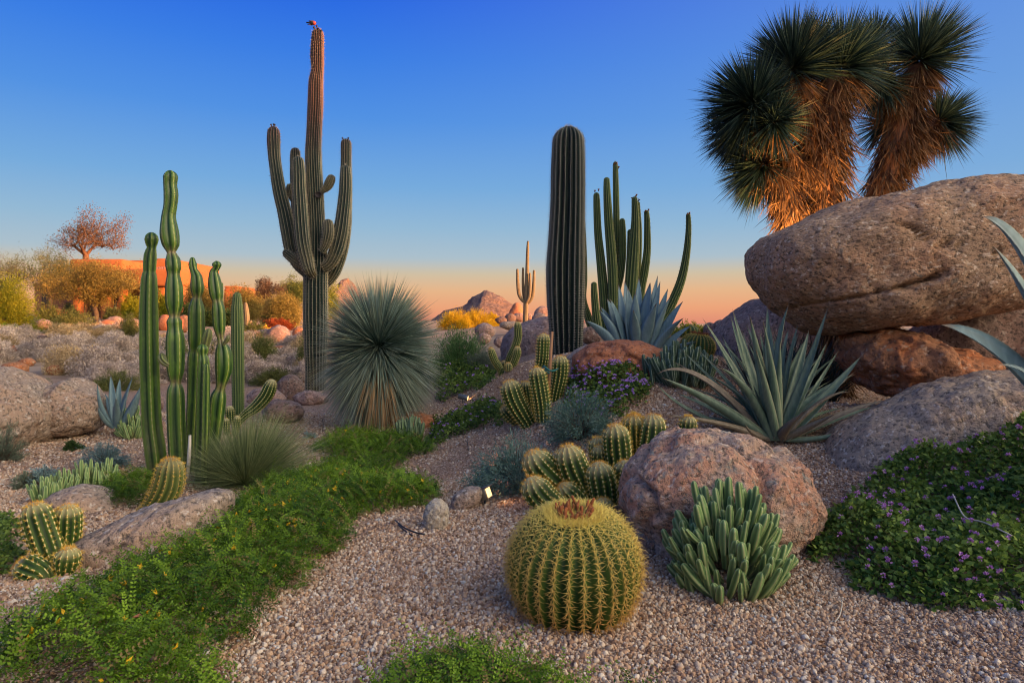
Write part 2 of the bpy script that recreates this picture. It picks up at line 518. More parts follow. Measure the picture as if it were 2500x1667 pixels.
M['lantana'] = foliage('lantana_leaves', (0.038, 0.095, 0.020), (0.25, 0.35, 0.065), 0.55, 0.25)
M['violet'] = foliage('violet_petals', (0.34, 0.16, 0.55), (0.64, 0.40, 0.82), 0.6, 0.25)
M['violet_pink'] = foliage('pink_violet_petals', (0.42, 0.16, 0.50), (0.72, 0.42, 0.76), 0.6, 0.25)
M['bluebush'] = foliage('blue_green_leaves', (0.055, 0.13, 0.11), (0.22, 0.34, 0.29), 0.6, 0.2)
M['bluechalk'] = foliage('chalk_blue_leaves', (0.09, 0.18, 0.19), (0.30, 0.42, 0.43), 0.6, 0.15)
M['salmon'] = foliage('salmon_flowers', (0.42, 0.20, 0.12), (0.62, 0.34, 0.25), 0.7, 0.2)
M['rosemary'] = foliage('narrow_green_leaves', (0.035, 0.10, 0.025), (0.16, 0.28, 0.09), 0.6, 0.25)
M['greygreen'] = foliage('grey_green_leaves', (0.08, 0.11, 0.075), (0.19, 0.23, 0.16), 0.7, 0.2)
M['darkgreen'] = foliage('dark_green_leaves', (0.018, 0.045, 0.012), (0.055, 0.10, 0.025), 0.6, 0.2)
M['yellowbush'] = foliage('yellow_bloom', (0.40, 0.27, 0.01), (0.72, 0.50, 0.02), 0.6, 0.4)
M['goldgreen'] = foliage('gold_green_leaves', (0.16, 0.20, 0.015), (0.42, 0.40, 0.03), 0.6, 0.4)
M['mesq'] = foliage('mesquite_leaves', (0.17, 0.13, 0.03), (0.42, 0.31, 0.08), 0.7, 0.35)
M['mesqred'] = foliage('reddish_leaves', (0.11, 0.065, 0.04), (0.22, 0.135, 0.085), 0.7, 0.35)
M['palo'] = foliage('palo_verde_leaves', (0.08, 0.09, 0.025), (0.20, 0.20, 0.06), 0.7, 0.3)
M['weep'] = foliage('willow_leaves', (0.10, 0.13, 0.03), (0.24, 0.25, 0.06), 0.7, 0.35)
M['brush'] = foliage('dry_twigs', (0.26, 0.20, 0.17), (0.68, 0.57, 0.49), 0.85, 0.15, 0.1)
M['brushgold'] = foliage('straw_twigs', (0.30, 0.21, 0.11), (0.62, 0.46, 0.26), 0.85, 0.2, 0.1)
M['creo'] = foliage('creosote_leaves', (0.07, 0.09, 0.025), (0.20, 0.21, 0.06), 0.7, 0.3)
M['red'] = foliage('red_blooms', (0.20, 0.05, 0.02), (0.55, 0.12, 0.03), 0.6, 0.3)
M['bark'] = plain('bark', (0.10, 0.07, 0.05), 0.9, 0.4, 12)
M['bark_red'] = plain('reddish_bark', (0.16, 0.08, 0.05), 0.9, 0.4, 12)
M['bark_pale'] = plain('pale_bark', (0.30, 0.22, 0.15), 0.9, 0.3, 12)
M['stucco'] = plain('adobe_stucco', (0.32, 0.105, 0.036), 0.95, 0.30, 1.2, bumpy=0.2)
M['stucco2'] = plain('brown_stucco', (0.28, 0.13, 0.075), 0.95, 0.12, 3, bumpy=0.2)
M['glass'] = plain('dark_glass', (0.03, 0.03, 0.035), 0.12, 0.1, 2, spec=0.6)
M['rooftile'] = plain('roof_tile', (0.34, 0.15, 0.12), 0.85, 0.3, 5)
M['wood'] = plain('weathered_wood', (0.32, 0.17, 0.09), 0.8, 0.3, 10)
M['tie'] = plain('teal_tie', (0.02, 0.13, 0.13), 0.6, 0.2)
M['tube'] = plain('black_tube', (0.025, 0.03, 0.04), 0.4, 0.2)
M['steel'] = plain('bronze_metal', (0.20, 0.17, 0.14), 0.45, 0.3, 20, 0.7)
M['steelgrey'] = plain('grey_metal', (0.16, 0.18, 0.21), 0.5, 0.3, 20, 0.5)
M['twig'] = plain('bleached_twig', (0.48, 0.44, 0.38), 0.8, 0.2)
M['dryleaf'] = plain('fallen_leaf', (0.42, 0.16, 0.08), 0.8, 0.3, 30)
m_, t_, b_ = newmat('lit_lens')
b_.inputs['Base Color'].default_value = (1, 0.8, 0.5, 1)
b_.inputs['Emission Color'].default_value = (1.0, 0.62, 0.25, 1)
b_.inputs['Emission Strength'].default_value = 0.9
M['lens'] = m_

# ground: sandy soil with gravel look
m_, t_, b_ = newmat('gravel_ground')
oc = objcoord(t_)
vo = N(t_, 'ShaderNodeTexVoronoi')
vo.inputs['Scale'].default_value = 75.0
t_.links.new(oc, vo.inputs['Vector'])
hsv = N(t_, 'ShaderNodeSeparateColor')
t_.links.new(vo.outputs['Color'], hsv.inputs[0])
c = ramp(t_, [(0.0, (0.17, 0.10, 0.07)), (0.25, (0.33, 0.21, 0.145)), (0.5, (0.42, 0.27, 0.19)), (0.75, (0.36, 0.25, 0.19)), (1.0, (0.56, 0.43, 0.34))], hsv.outputs[0]).outputs[0]
c = mixc(t_, c, (0.10, 0.06, 0.04), maprange(t_, vo.outputs['Distance'], 0.45, 0.75, 0.0, 0.85, True))
nb = noise(t_, 0.7, 5, 0.6, oc)
c = mixc(t_, c, (0.30, 0.18, 0.12), maprange(t_, nb.outputs[0], 0.50, 0.70, 0.0, 0.5, True))
# towards the wash at the back the gravel gives way to dusty soil
sp_ = N(t_, 'ShaderNodeSeparateXYZ')
t_.links.new(oc, sp_.inputs[0])
nf = noise(t_, 2.5, 5, 0.65, oc)
far = ramp(t_, [(0.3, (0.20, 0.14, 0.10)), (0.5, (0.36, 0.26, 0.18)), (0.7, (0.42, 0.31, 0.22))], nf.outputs[0]).outputs[0]
c = mixc(t_, c, far, maprange(t_, sp_.outputs['Y'], 11.5, 14.0, smooth=True))
t_.links.new(c, b_.inputs['Base Color'])
b_.inputs['Roughness'].default_value = 0.95
b_.inputs['Specular IOR Level'].default_value = 0.15
bump(t_, b_, math_(t_, 'MULTIPLY', vo.outputs['Distance'], -1.0), 0.9, 0.012)
M['ground'] = m_
m_, t_, b_ = newmat('pebbles')
at = N(t_, 'ShaderNodeAttribute')
at.attribute_type = 'INSTANCER'
at.attribute_name = 'tint'
c = ramp(t_, [(0.0, (0.14, 0.08, 0.05)), (0.2, (0.33, 0.20, 0.13)), (0.45, (0.50, 0.33, 0.215)), (0.62, (0.36, 0.275, 0.21)), (0.8, (0.54, 0.41, 0.305)), (0.95, (0.64, 0.54, 0.44)), (1.0, (0.42, 0.43, 0.44))], at.outputs['Fac']).outputs[0]
t_.links.new(c, b_.inputs['Base Color'])
b_.inputs['Roughness'].default_value = 0.85
b_.inputs['Specular IOR Level'].default_value = 0.25
M['pebble'] = m_

# ------------------------------------------------------------------ ground, added shading hill, pebbles, mountain
def axis(lo, hi, c, fine, n):
    u = np.linspace(-1, 1, n)
    k = 7.0
    s = np.sinh(k * u) / np.sinh(k)
    return np.where(s < 0, c + s * (c - lo), c + s * (hi - c)) + fine * u
xs = np.sort(np.concatenate([-np.geomspace(3.5, 700, 90), np.linspace(-3.4, 3.4, 150), np.geomspace(3.5, 700, 90)]))
ys = np.concatenate([-np.geomspace(200, 1.5, 30), np.linspace(-1.4, 1.4, 6), np.linspace(1.5, 9, 190), np.geomspace(9.05, 1500, 150)])
XX, YY = np.meshgrid(xs, ys, indexing='ij')
ZZ = gz(XX, YY)
nx, ny = XX.shape
idx = np.arange(nx * ny).reshape(nx, ny)
quads = np.stack([idx[:-1, :-1], idx[1:, :-1], idx[1:, 1:], idx[:-1, 1:]], -1).reshape(-1, 4)
g = Geo().add(np.stack([XX, YY, ZZ], -1).reshape(-1, 3), quads)
tag(obj('ground', g, M['ground']), kind='structure')

# added, unseen rise right and behind the camera, shaped to keep the garden shaded
tt = np.linspace(-90, 26, 90)
ss = np.linspace(-110, -24, 40)
TT, SS = np.meshgrid(tt, ss, indexing='ij')
RH = 10.1 + 0.9 * fbm(np.stack([tt * 0.12, tt * 0, tt * 0], -1), 3, 4)
RH = RH * (1 - np.clip((tt - 12.5) / 8.5, 0, 1) ** 1.5)
pr = np.exp(-((SS + 42) / 16.0) ** 2) if False else np.clip(1 - ((SS + 60) / 36.0) ** 2, 0, 1) ** 0.6
HH = RH[:, None] * pr / np.clip(1 - ((-42 + 60) / 36.0) ** 2, 0, 1) ** 0.6
HX = -SS * SUNH[0] + TT * math.cos(SUN_AZ)
HYY = -SS * SUNH[1] + TT * math.sin(SUN_AZ)
HHz = gbase(HX, HYY) - 0.4 + HH + 0.35 * fbm(np.stack([HX, HYY, HH * 0], -1) * 0.4, 8, 4) * (HH > 0.3)
n1, n2 = HX.shape
idx = np.arange(n1 * n2).reshape(n1, n2)
quads = np.stack([idx[:-1, :-1], idx[:-1, 1:], idx[1:, 1:], idx[1:, :-1]], -1).reshape(-1, 4)
tag(obj('hill', Geo().add(np.stack([HX, HYY, HHz], -1).reshape(-1, 3), quads), M['mount']), kind='structure')

def pebble_field():
    pts = []
    # near gravel, denser and finer where the photograph resolves it
    for (y0, y1, dens) in ((1.75, 3.2, 22000), (3.2, 5.2, 12500), (5.2, 8.5, 3800)):
        ya = y0
        hw = y1 * 0.80
        n = int(dens * (y1 - y0) * 2 * hw)
        x = rng.uniform(-hw, hw, n)
        y = rng.uniform(y0, y1, n)
        pn = fbm(np.stack([x * 2.3, y * 2.3, 0 * x], -1), 77, 3)
        k = (np.abs(x) < 0.80 * y) & (rng.uniform(0, 1, n) > np.clip((pn - 0.18) * 4, 0, 0.8))
        pts.append(np.stack([x[k], y[k]], -1))
    xy = np.vstack(pts)
    z = gz(xy[:, 0], xy[:, 1])
    n = len(xy)
    sz = np.clip(rng.lognormal(0, 0.5, n), 0.45, 3.2) * 0.0033 * (1 + 0.03 * np.clip(xy[:, 1] - 3, 0, 6))
    V = np.stack([xy[:, 0], xy[:, 1], z + sz * 0.35], -1)
    me = bpy.data.meshes.new('pebbles')
    me.vertices.add(n)
    me.vertices.foreach_set('co', V.astype(np.float32).ravel())
    a = me.attributes.new('rot', 'FLOAT_VECTOR', 'POINT')
    a.data.foreach_set('vector', rng.uniform(0, 6.28, (n, 3)).astype(np.float32).ravel())
    a = me.attributes.new('size', 'FLOAT_VECTOR', 'POINT')
    a.data.foreach_set('vector', (sz[:, None] * rng.uniform(0.65, 1.3, (n, 3))).astype(np.float32).ravel())
    a = me.attributes.new('tint', 'FLOAT', 'POINT')
    a.data.foreach_set('value', rng.uniform(0, 1, n).astype(np.float32))
    me.materials.append(M['pebble'])
    o = bpy.data.objects.new('gravel', me)
    COL.objects.link(o)
    tag(o, 'loose pinkish tan gravel covering the desert garden floor', 'gravel', kind='stuff')
    ng = bpy.data.node_groups.new('pebble_scatter', 'GeometryNodeTree')
    ng.interface.new_socket('Geometry', in_out='INPUT', socket_type='NodeSocketGeometry')
    ng.interface.new_socket('Geometry', in_out='OUTPUT', socket_type='NodeSocketGeometry')
    gi, go = ng.nodes.new('NodeGroupInput'), ng.nodes.new('NodeGroupOutput')
    m2p = ng.nodes.new('GeometryNodeMeshToPoints')
    ico = ng.nodes.new('GeometryNodeMeshIcoSphere')
    ico.inputs['Subdivisions'].default_value = 2
    ico.inputs['Radius'].default_value = 1.0
    ns = ng.nodes.new('ShaderNodeTexNoise')
    ns.inputs['Scale'].default_value = 1.1
    sub = ng.nodes.new('ShaderNodeVectorMath')
    sub.operation = 'SUBTRACT'
    sub.inputs[1].default_value = (0.5, 0.5, 0.5)
    ng.links.new(ns.outputs['Color'], sub.inputs[0])
    sp2 = ng.nodes.new('GeometryNodeSetPosition')
    ng.links.new(ico.outputs['Mesh'], sp2.inputs['Geometry'])
    ng.links.new(sub.outputs[0], sp2.inputs['Offset'])
    sm = ng.nodes.new('GeometryNodeSetMaterial')
    sm.inputs['Material'].default_value = M['pebble']
    ng.links.new(sp2.outputs[0], sm.inputs['Geometry'])
    iop = ng.nodes.new('GeometryNodeInstanceOnPoints')
    def na(name, dt):
        n_ = ng.nodes.new('GeometryNodeInputNamedAttribute')
        n_.data_type = dt
        n_.inputs['Name'].default_value = name
        return n_.outputs[0]
    ng.links.new(gi.outputs[0], m2p.inputs['Mesh'])
    ng.links.new(m2p.outputs[0], iop.inputs['Points'])
    ng.links.new(sm.outputs[0], iop.inputs['Instance'])
    e2r = ng.nodes.new('FunctionNodeEulerToRotation')
    ng.links.new(na('rot', 'FLOAT_VECTOR'), e2r.inputs[0])
    ng.links.new(e2r.outputs[0], iop.inputs['Rotation'])
    ng.links.new(na('size', 'FLOAT_VECTOR'), iop.inputs['Scale'])
    ng.links.new(iop.outputs[0], go.inputs[0])
    md = o.modifiers.new('scatter', 'NODES')
    md.node_group = ng
pebble_field()

def far_rock(name, label, cat, ridge, depth, half, mat, seed=1, base_py=800, rough=0.05, kind=None):
    """a rocky rise: ridge line given where it stands against the sky, falling away to front and back"""
    r = np.array(ridge, float)
    pxs = np.linspace(r[0, 0], r[-1, 0], 150)
    top = np.interp(pxs, r[:, 0], r[:, 1])
    x = (pxs - CX) / FPX * depth
    hz = CZ - (top - HY) / FPX * depth
    bz = CZ - (base_py - HY) / FPX * depth
    v = np.linspace(-1, 1, 60)
    X, Vv = np.meshgrid(x, v, indexing='ij')
    H = (hz - bz)[:, None] * np.clip(1 - np.abs(Vv) ** 1.3, 0, 1)
    Yv = depth + Vv * half
    sc = 6.0 / (hz.max() - bz)
    H = H + (hz.max() - bz) * rough * fbm(np.stack([X, Yv * 0.7, H], -1) * sc, seed, 5) * (1 - Vv ** 2)
    Z = bz + H
    X = X + (hz.max() - bz) * rough * 2 * fbm(np.stack([X, Yv * 0.7, H], -1) * sc * 0.6, seed + 30, 4)
    n1, n2 = X.shape
    idx = np.arange(n1 * n2).reshape(n1, n2)
    q = np.stack([idx[:-1, :-1], idx[1:, :-1], idx[1:, 1:], idx[:-1, 1:]], -1).reshape(-1, 4)
    o = obj(name, Geo().add(np.stack([X, Yv, Z], -1).reshape(-1, 3), q), mat, origin=(float(x.mean()), depth, float(bz)))
    return tag(o, label, cat, kind=kind)
far_rock('mountain', 'rocky pointed hill glowing orange on its right flank beyond the yellow shrub', 'hill',
         [(1040, 800), (1062, 776), (1086, 758), (1108, 753), (1128, 748), (1142, 741), (1156, 724), (1172, 716), (1180, 709), (1190, 708), (1205, 714), (1222, 721), (1235, 732), (1250, 741), (1268, 752), (1300, 774), (1340, 800)],
         320, 55, M['mount'], 3, 812, 0.045, 'structure')
far_rock('mountain', 'distant ridge with a rounded stone knob left of the blue yucca', 'hill',
         [(760, 805), (790, 760), (812, 722), (828, 708), (834, 684), (842, 677), (851, 679), (857, 692), (866, 712), (890, 740), (930, 775), (960, 805)],
         300, 45, M['mount'], 9, 812, 0.05, 'structure')

# ------------------------------------------------------------------ boulders
ROCKS = []
def boulder(name, label, outline, depth, thick, mat, seed=0, amp=0.05, fine=0.012, res=None, cracks=(), group=None, cat='boulder', expo=0.72, parent=None, tilt=0.0, facets=0.0):
    """outline: where the rock's widest contour stands; thick: half its depth in metres"""
    ol = np.array(outline, float)
    if depth is None:
        h = hit(ol[:, 0].mean(), ol[:, 1].max() - 3)
        depth = h[1] + thick
    ROCKS.append((ol[:, 0].min(), ol[:, 1].min(), ol[:, 0].max(), ol[:, 1].max()))
    dts = depth + 0 * tilt * (ol[:, 0] - (ol[:, 0].min() + ol[:, 0].max()) / 2) / FPX * depth
    W3 = np.array([P(a, b, dd) for (a, b), dd in zip(ol, dts)])[:, [0, 2]]
    c = np.array([(W3[:, 0].min() + W3[:, 0].max()) / 2, (W3[:, 1].min() + W3[:, 1].max()) / 2])
    # dense polygon -> polar radius
    q = []
    for i in range(len(W3)):
        a, b = W3[i], W3[(i + 1) % len(W3)]
        q.append(a + (b - a) * np.linspace(0, 1, 24, endpoint=False)[:, None])
    q = np.vstack(q) - c
    th = np.arctan2(q[:, 1], q[:, 0])
    rr = np.hypot(q[:, 0], q[:, 1])
    o_ = np.argsort(th)
    th, rr = th[o_], rr[o_]
    tg = np.linspace(-math.pi, math.pi, 256, endpoint=False)
    rg = np.interp(tg, np.concatenate([th - 2 * math.pi, th, th + 2 * math.pi]), np.concatenate([rr, rr, rr]))
    f = np.fft.rfft(rg)
    f *= np.exp(-(np.arange(len(f)) / 22.0) ** 2)
    rg = np.fft.irfft(f, 256)
    size = np.ptp(W3[:, 0])
    hpx = max(np.ptp(ol[:, 0]), np.ptp(ol[:, 1]))
    nu = res or int(np.clip(hpx * 0.55, 20, 260))
    nv = max(12, nu // 2)
    # sphere with its poles to the left and right so that the face is evenly divided
    u = np.linspace(0, 2 * math.pi, nu, endpoint=False)
    v = np.linspace(0, math.pi, nv + 1)
    U, Vv = np.meshgrid(u, v, indexing='ij')
    D = np.stack([np.cos(Vv), np.sin(Vv) * np.cos(U), np.sin(Vv) * np.sin(U)], -1)
    rho = np.hypot(D[..., 0], D[..., 2])
    t = np.arctan2(D[..., 2], D[..., 0])
    R = np.interp(t, np.concatenate([tg, [math.pi]]), np.concatenate([rg, rg[:1]]))
    R = np.where(rho > 1e-6, R, rg.mean())
    k = R * rho ** expo
    X = k * np.cos(t)
    Z = k * np.sin(t)
    Y = thick * np.sign(D[..., 1]) * np.abs(D[..., 1]) ** 0.85 + tilt * X
    p = np.stack([X, Y, Z], -1)
    nrm = unit(np.stack([X / size, Y / (thick * 2) * 1.0, Z / size], -1) + 1e-6)
    sc = 2.2 / size
    n = 1.5 * amp * size * (fbm(p * sc, seed, 4, 0.55) - 0.08) + 1.6 * fine * size * fbm(p * sc * 5, seed + 11, 4, 0.6)
    if facets:
        vv = np.abs(fbm(p * sc * 1.7, seed + 21, 2))
        n = n - 1.4 * facets * size * np.clip(0.22 - vv, 0, 1)
    p = p + nrm * n[..., None]
    for pl, wd, dp in cracks:
        kf = (depth - 0.85 * thick) / depth
        pw = np.array([P(CX + (a - CX) * kf, HY + (b - HY) * kf, depth) for a, b in pl])[:, [0, 2]] - c
        dm = np.full(X.shape, 9.0)
        for a, b in zip(pw[:-1], pw[1:]):
            ab = b - a
            s_ = np.clip(((p[..., 0] - a[0]) * ab[0] + (p[..., 2] - a[1]) * ab[1]) / (ab @ ab), 0, 1)
            dm = np.minimum(dm, np.hypot(p[..., 0] - a[0] - s_ * ab[0], p[..., 2] - a[1] - s_ * ab[1]))
        dm = dm + 0.020 * fbm(p * 7, seed + 40, 4) + 0.012 * (1 + fbm(p * 2.2, seed + 44, 2))
        p[..., 1] += np.where(D[..., 1] < 0, dp * np.exp(-(np.clip(dm, 0, 9) / wd) ** 2), 0)
    org = np.array([c[0], depth, c[1]])
    nn = nv + 1
    idx = (np.arange(nu)[:, None] * nn + np.arange(nn)[None, :])
    a, b = idx, np.roll(idx, -1, axis=0)
    q = np.stack([a[:, :-1], b[:, :-1], b[:, 1:], a[:, 1:]], -1).reshape(-1, 4)
    # poles: make them one point
    p[:, 0] = p[:, 0].mean(0)
    p[:, -1] = p[:, -1].mean(0)
    g = Geo().add((p + org).reshape(-1, 3), q)
    me = g.mesh(name, org)
    me.materials.append(mat)
    o = bpy.data.objects.new(name, me)
    COL.objects.link(o)
    o.location = tuple(org)
    return tag(o, label, cat, group)
def oval(x0, y0, x1, y1, seed=0, j=0.12, n=11):
    r = np.random.default_rng(seed + 900)
    cx, cy, a, b = (x0 + x1) / 2, (y0 + y1) / 2, (x1 - x0) / 2, (y1 - y0) / 2
    return [(cx + a * math.cos(t) * (1 + r.uniform(-j, j * 0.3)), cy - b * math.sin(t) * (1 + r.uniform(-j, j * 0.3))) for t in np.linspace(0, 2 * math.pi, n, endpoint=False)]

# the big rock pile at the right
boulder('boulder', 'huge tan granite boulder overhanging the pile with long cracks across its face',
        [(1822, 614), (1838, 592), (1880, 574), (1931, 552), (1975, 530), (2017, 508), (2060, 494), (2106, 487), (2180, 471), (2267, 453), (2340, 441), (2410, 434), (2496, 437), (2590, 470), (2680, 560),
         (2690, 650), (2600, 730), (2489, 752), (2380, 775), (2249, 798), (2120, 812), (2017, 820), (1981, 808), (1940, 785), (1906, 762), (1868, 738), (1850, 712), (1836, 670), (1826, 640)],
        5.3, 0.85, M['granite'], 4, 0.018, 0.014, 460, facets=0.035,
        cracks=[([(1970, 765), (2020, 742), (2110, 722), (2200, 700), (2262, 682), (2290, 665)], 0.018, 0.12),
                ([(2170, 545), (2215, 560), (2235, 580), (2270, 605), (2310, 595), (2345, 612), (2400, 618), (2450, 622)], 0.018, 0.10),
                ([(1990, 585), (2040, 570), (2110, 555), (2170, 548), (2190, 555)], 0.014, 0.030),
                ([(2262, 682), (2284, 655), (2255, 625), (2270, 605)], 0.012, 0.025),
                ([(1906, 750), (1970, 765)], 0.02, 0.05), ([(1850, 660), (1900, 640), (1945, 600), (1960, 560)], 0.010, 0.02), ([(2330, 500), (2350, 560), (2345, 612)], 0.010, 0.02)], expo=0.56)
boulder('boulder', 'rust orange boulder wedged under the huge overhanging granite boulder',
        [(2052, 830), (2075, 812), (2120, 800), (2196, 800), (2235, 815), (2260, 850), (2330, 850), (2400, 880), (2420, 930), (2360, 975), (2300, 985), (2250, 992), (2185, 980), (2120, 950), (2085, 920), (2054, 880)],
        5.15, 0.5, M['rust'], 12, 0.05, 0.03, 220, facets=0.12,
        cracks=[([(2090, 915), (2150, 925), (2200, 915), (2250, 905)], 0.02, 0.06), ([(2215, 865), (2240, 850), (2250, 830)], 0.02, 0.05)])
boulder('boulder', 'dark boulder in deep shade at the back of the rock pile behind the agave tips',
        [(2235, 830), (2270, 790), (2350, 740), (2480, 700), (2620, 690), (2700, 850), (2600, 960), (2400, 960), (2290, 930), (2240, 880)],
        6.1, 0.45, M['purple'], 15, 0.05, 0.02, 120)
boulder('boulder', 'broad rough grey boulder at the lower right with lantana climbing its foot',
        [(2010, 1120), (2050, 1075), (2100, 1035), (2150, 1008), (2200, 975), (2250, 945), (2310, 925), (2400, 908), (2500, 903), (2620, 915), (2680, 1000), (2660, 1150), (2500, 1240), (2250, 1240), (2080, 1220), (2000, 1170)],
        4.35, 0.5, M['grey'], 22, 0.035, 0.02, 240)
boulder('boulder', 'sloping pinkish boulder behind the aloe left of the yucca trunk',
        [(1700, 960), (1722, 880), (1746, 815), (1775, 782), (1808, 757), (1845, 731), (1870, 724), (1930, 740), (2000, 770), (2030, 850), (2020, 1000), (1850, 1040), (1740, 1020)],
        7.6, 0.7, M['purple'], 31, 0.03, 0.015, 200)
boulder('boulder', 'left one of two small round rocks on the shoulder of the sloping boulder', oval(1716, 786, 1752, 830, 3), 8.6, 0.12, M['purple'], 33)
boulder('boulder', 'right one of two small round rocks on the shoulder of the sloping boulder', oval(1740, 777, 1778, 825, 4), 8.5, 0.12, M['purple'], 34)
boulder('boulder', 'low pinkish boulder with grass at its left foot below the sloping boulder', oval(1716, 880, 1800, 990, 5, 0.06), 6.6, 0.25, M['pink'], 35)

# foreground pink boulder
boulder('boulder', 'pink boulder with grey green lichen between golden barrel and finger euphorbia',
        [(1511, 1180), (1530, 1140), (1560, 1112), (1590, 1085), (1628, 1058), (1665, 1045), (1713, 1040), (1780, 1047), (1840, 1062), (1900, 1085), (1935, 1108), (1955, 1145), (1975, 1175), (1987, 1215), (1978, 1262), (1940, 1320), (1850, 1380), (1740, 1410), (1640, 1405), (1575, 1385), (1545, 1330), (1525, 1270), (1510, 1220)],
        3.45, 0.42, M['pink'], 41, 0.042, 0.020, 300, facets=0.18)
# left rocks
boulder('boulder', 'long flat granite slab lying beside the bright green ground cover',
        [(187, 1330), (200, 1312), (240, 1290), (300, 1265), (360, 1245), (430, 1222), (500, 1207), (538, 1212), (546, 1250), (530, 1320), (450, 1370), (380, 1395), (320, 1408), (260, 1415), (222, 1412), (198, 1385)],
        3.32, 0.24, M['grey'], 51, 0.03, 0.018, 220, tilt=0.3, facets=0.05)
boulder('boulder', 'low grey rock behind the two fat columns of the left torch cactus',
        [(108, 1235), (125, 1208), (160, 1192), (200, 1186), (250, 1200), (296, 1232), (290, 1258), (230, 1270), (150, 1275), (110, 1262)], 4.25, 0.2, M['grey'], 53, 0.04, 0.015, 90)
boulder('boulder', 'large rounded granite boulder cut by the left frame edge',
        [(-90, 960), (-60, 900), (-10, 888), (30, 905), (70, 940), (104, 975), (122, 1010), (112, 1060), (80, 1100), (20, 1120), (-60, 1120), (-100, 1050)], 6.3, 0.6, M['grey'], 55, 0.04, 0.02, 150, facets=0.08)
boulder('boulder', 'lichen flecked boulder just left of the small blue agave',
        [(95, 1000), (110, 960), (150, 935), (189, 922), (215, 948), (250, 970), (262, 1010), (250, 1042), (200, 1062), (130, 1072), (98, 1055)], 6.7, 0.4, M['grey'], 56, 0.035, 0.015, 130, facets=0.1)
for i, (bb, mt, lab) in enumerate([
        ((0, 879, 72, 930), 'rust', 'angular brown rock at the left frame edge above the granite boulder'),
        ((45, 872, 86, 898), 'rust', 'small brown rock tucked behind the angular brown rock'),
        ((114, 888, 157, 920), 'rust', 'front rock of the brown pair in the dry brush'),
        ((135, 872, 181, 912), 'rust', 'back rock of the brown pair in the dry brush'),
        ((673, 910, 748, 982), 'darkrock', 'dark round boulder at the left foot of the tall saguaro'),
        ((604, 945, 700, 1000), 'purple', 'smooth pinkish boulder below the dark round boulder'),
        ((640, 972, 740, 1040), 'purple', 'rounded boulder behind the fine grass clump'),
        ((706, 952, 808, 996), 'purple', 'low flat rock in front of the saguaro trunk'),
        ((943, 1006, 1070, 1056), 'rust', 'flat topped brown rock at the foot of the blue yucca'),
        ((612, 800, 690, 838), 'purple', 'grey boulder left of the smooth domed boulder in the wash'),
        ((650, 792, 712, 840), 'purple', 'smooth domed boulder in front of the red flower bed'),
        ((694, 818, 738, 842), 'purple', 'small boulder below the domed boulder near the saguaro'),
        ((712, 796, 745, 830), 'rust', 'brown boulder half behind the saguaro trunk'),
        ((86, 741, 134, 774), 'redface', 'flat orange boulder right of the yellow green bush'),
        ((121, 748, 170, 790), 'redface', 'upright orange boulder glowing in the low sun'),
        ((80, 778, 130, 808), 'purple', 'mauve boulder below the flat orange boulder'),
        ((240, 778, 282, 808), 'redface', 'orange boulder behind the small green bush'),
        ((262, 790, 302, 810), 'redface', 'low orange boulder tip right of the small green bush'),
        ((260, 770, 302, 798), 'purple', 'grey mauve boulder behind the orange boulders'),
        ((383, 768, 424, 812), 'redface', 'salmon boulder between the two tallest cereus columns'),
        ((430, 768, 466, 816), 'redface', 'salmon boulder right of the tallest cereus column'),
        ((500, 772, 530, 800), 'redface', 'salmon boulder behind the right cereus column'),
        ((70, 812, 96, 835), 'darkrock', 'leftmost dark stone of the low stone row'),
        ((90, 818, 112, 836), 'darkrock', 'second dark stone of the low stone row'),
        ((106, 816, 135, 836), 'darkrock', 'third dark stone of the low stone row'),
        ((128, 820, 160, 836), 'darkrock', 'rightmost dark stone of the low stone row'),
        ((55, 832, 108, 850), 'rust', 'low brown rock just below the dark stone row'),
        ((176, 850, 232, 884), 'purple', 'mauve rock among dry shrubs left of the tallest cereus'),
        ((226, 838, 266, 862), 'redface', 'small salmon rock above its larger mauve neighbour in the wash'),
        ((292, 836, 342, 868), 'rust', 'brown rock beside the left cereus column in the wash'),
        ((394, 818, 424, 848), 'redface', 'reddish rock right behind the tallest cereus column'),
        ((438, 822, 480, 858), 'purple', 'pinkish rock between middle cereus columns in the wash'),
        ((482, 852, 528, 884), 'rust', 'tan rock low in the wash behind the right cereus'),
        ((552, 796, 596, 824), 'purple', 'rock just behind the slim dark green column cactus'),
        ((596, 856, 652, 892), 'purple', 'larger mauve rock in dry brush right of the slim cactus'),
        ((660, 842, 704, 868), 'redface', 'salmon rock in dry brush left of the saguaro'),
        ((690, 868, 742, 904), 'purple', 'pinkish rock against the saguaro in the dry brush'),
        ((110, 838, 152, 860), 'purple', 'small rock in the dry brush below the dark stone row'),
        ((4, 842, 56, 872), 'rust', 'brown rock in dry brush near the left frame edge'),
        ((262, 876, 316, 908), 'rust', 'low brown rock in dry brush above the blue agave'),
        ((196, 884, 242, 912), 'purple', 'mauve rock low in the wash between the two big left boulders and agave'),
        ((60, 790, 88, 812), 'purple', 'mauve rock at the right foot of the yellow green bush'),
        ((166, 774, 206, 800), 'redface', 'orange rock partly behind the round green bush'),
        ((312, 776, 342, 802), 'purple', 'grey rock left of the leftmost cereus column'),
        ((338, 784, 384, 812), 'redface', 'salmon boulder between the leftmost and tallest cereus columns'),
        ((466, 782, 498, 806), 'purple', 'mauve boulder between the two middle cereus columns'),
        ((385, 960, 400, 1005), 'purple', 'narrow mauve rock seen between the cereus columns'),
        ]):
    boulder('boulder', lab, oval(*bb, seed=i), None, (bb[2] - bb[0]) * 0.35 * hit((bb[0] + bb[2]) / 2, bb[3] - 3)[1] / FPX, M[mt], 60 + i, 0.055, 0.025, facets=0.16)
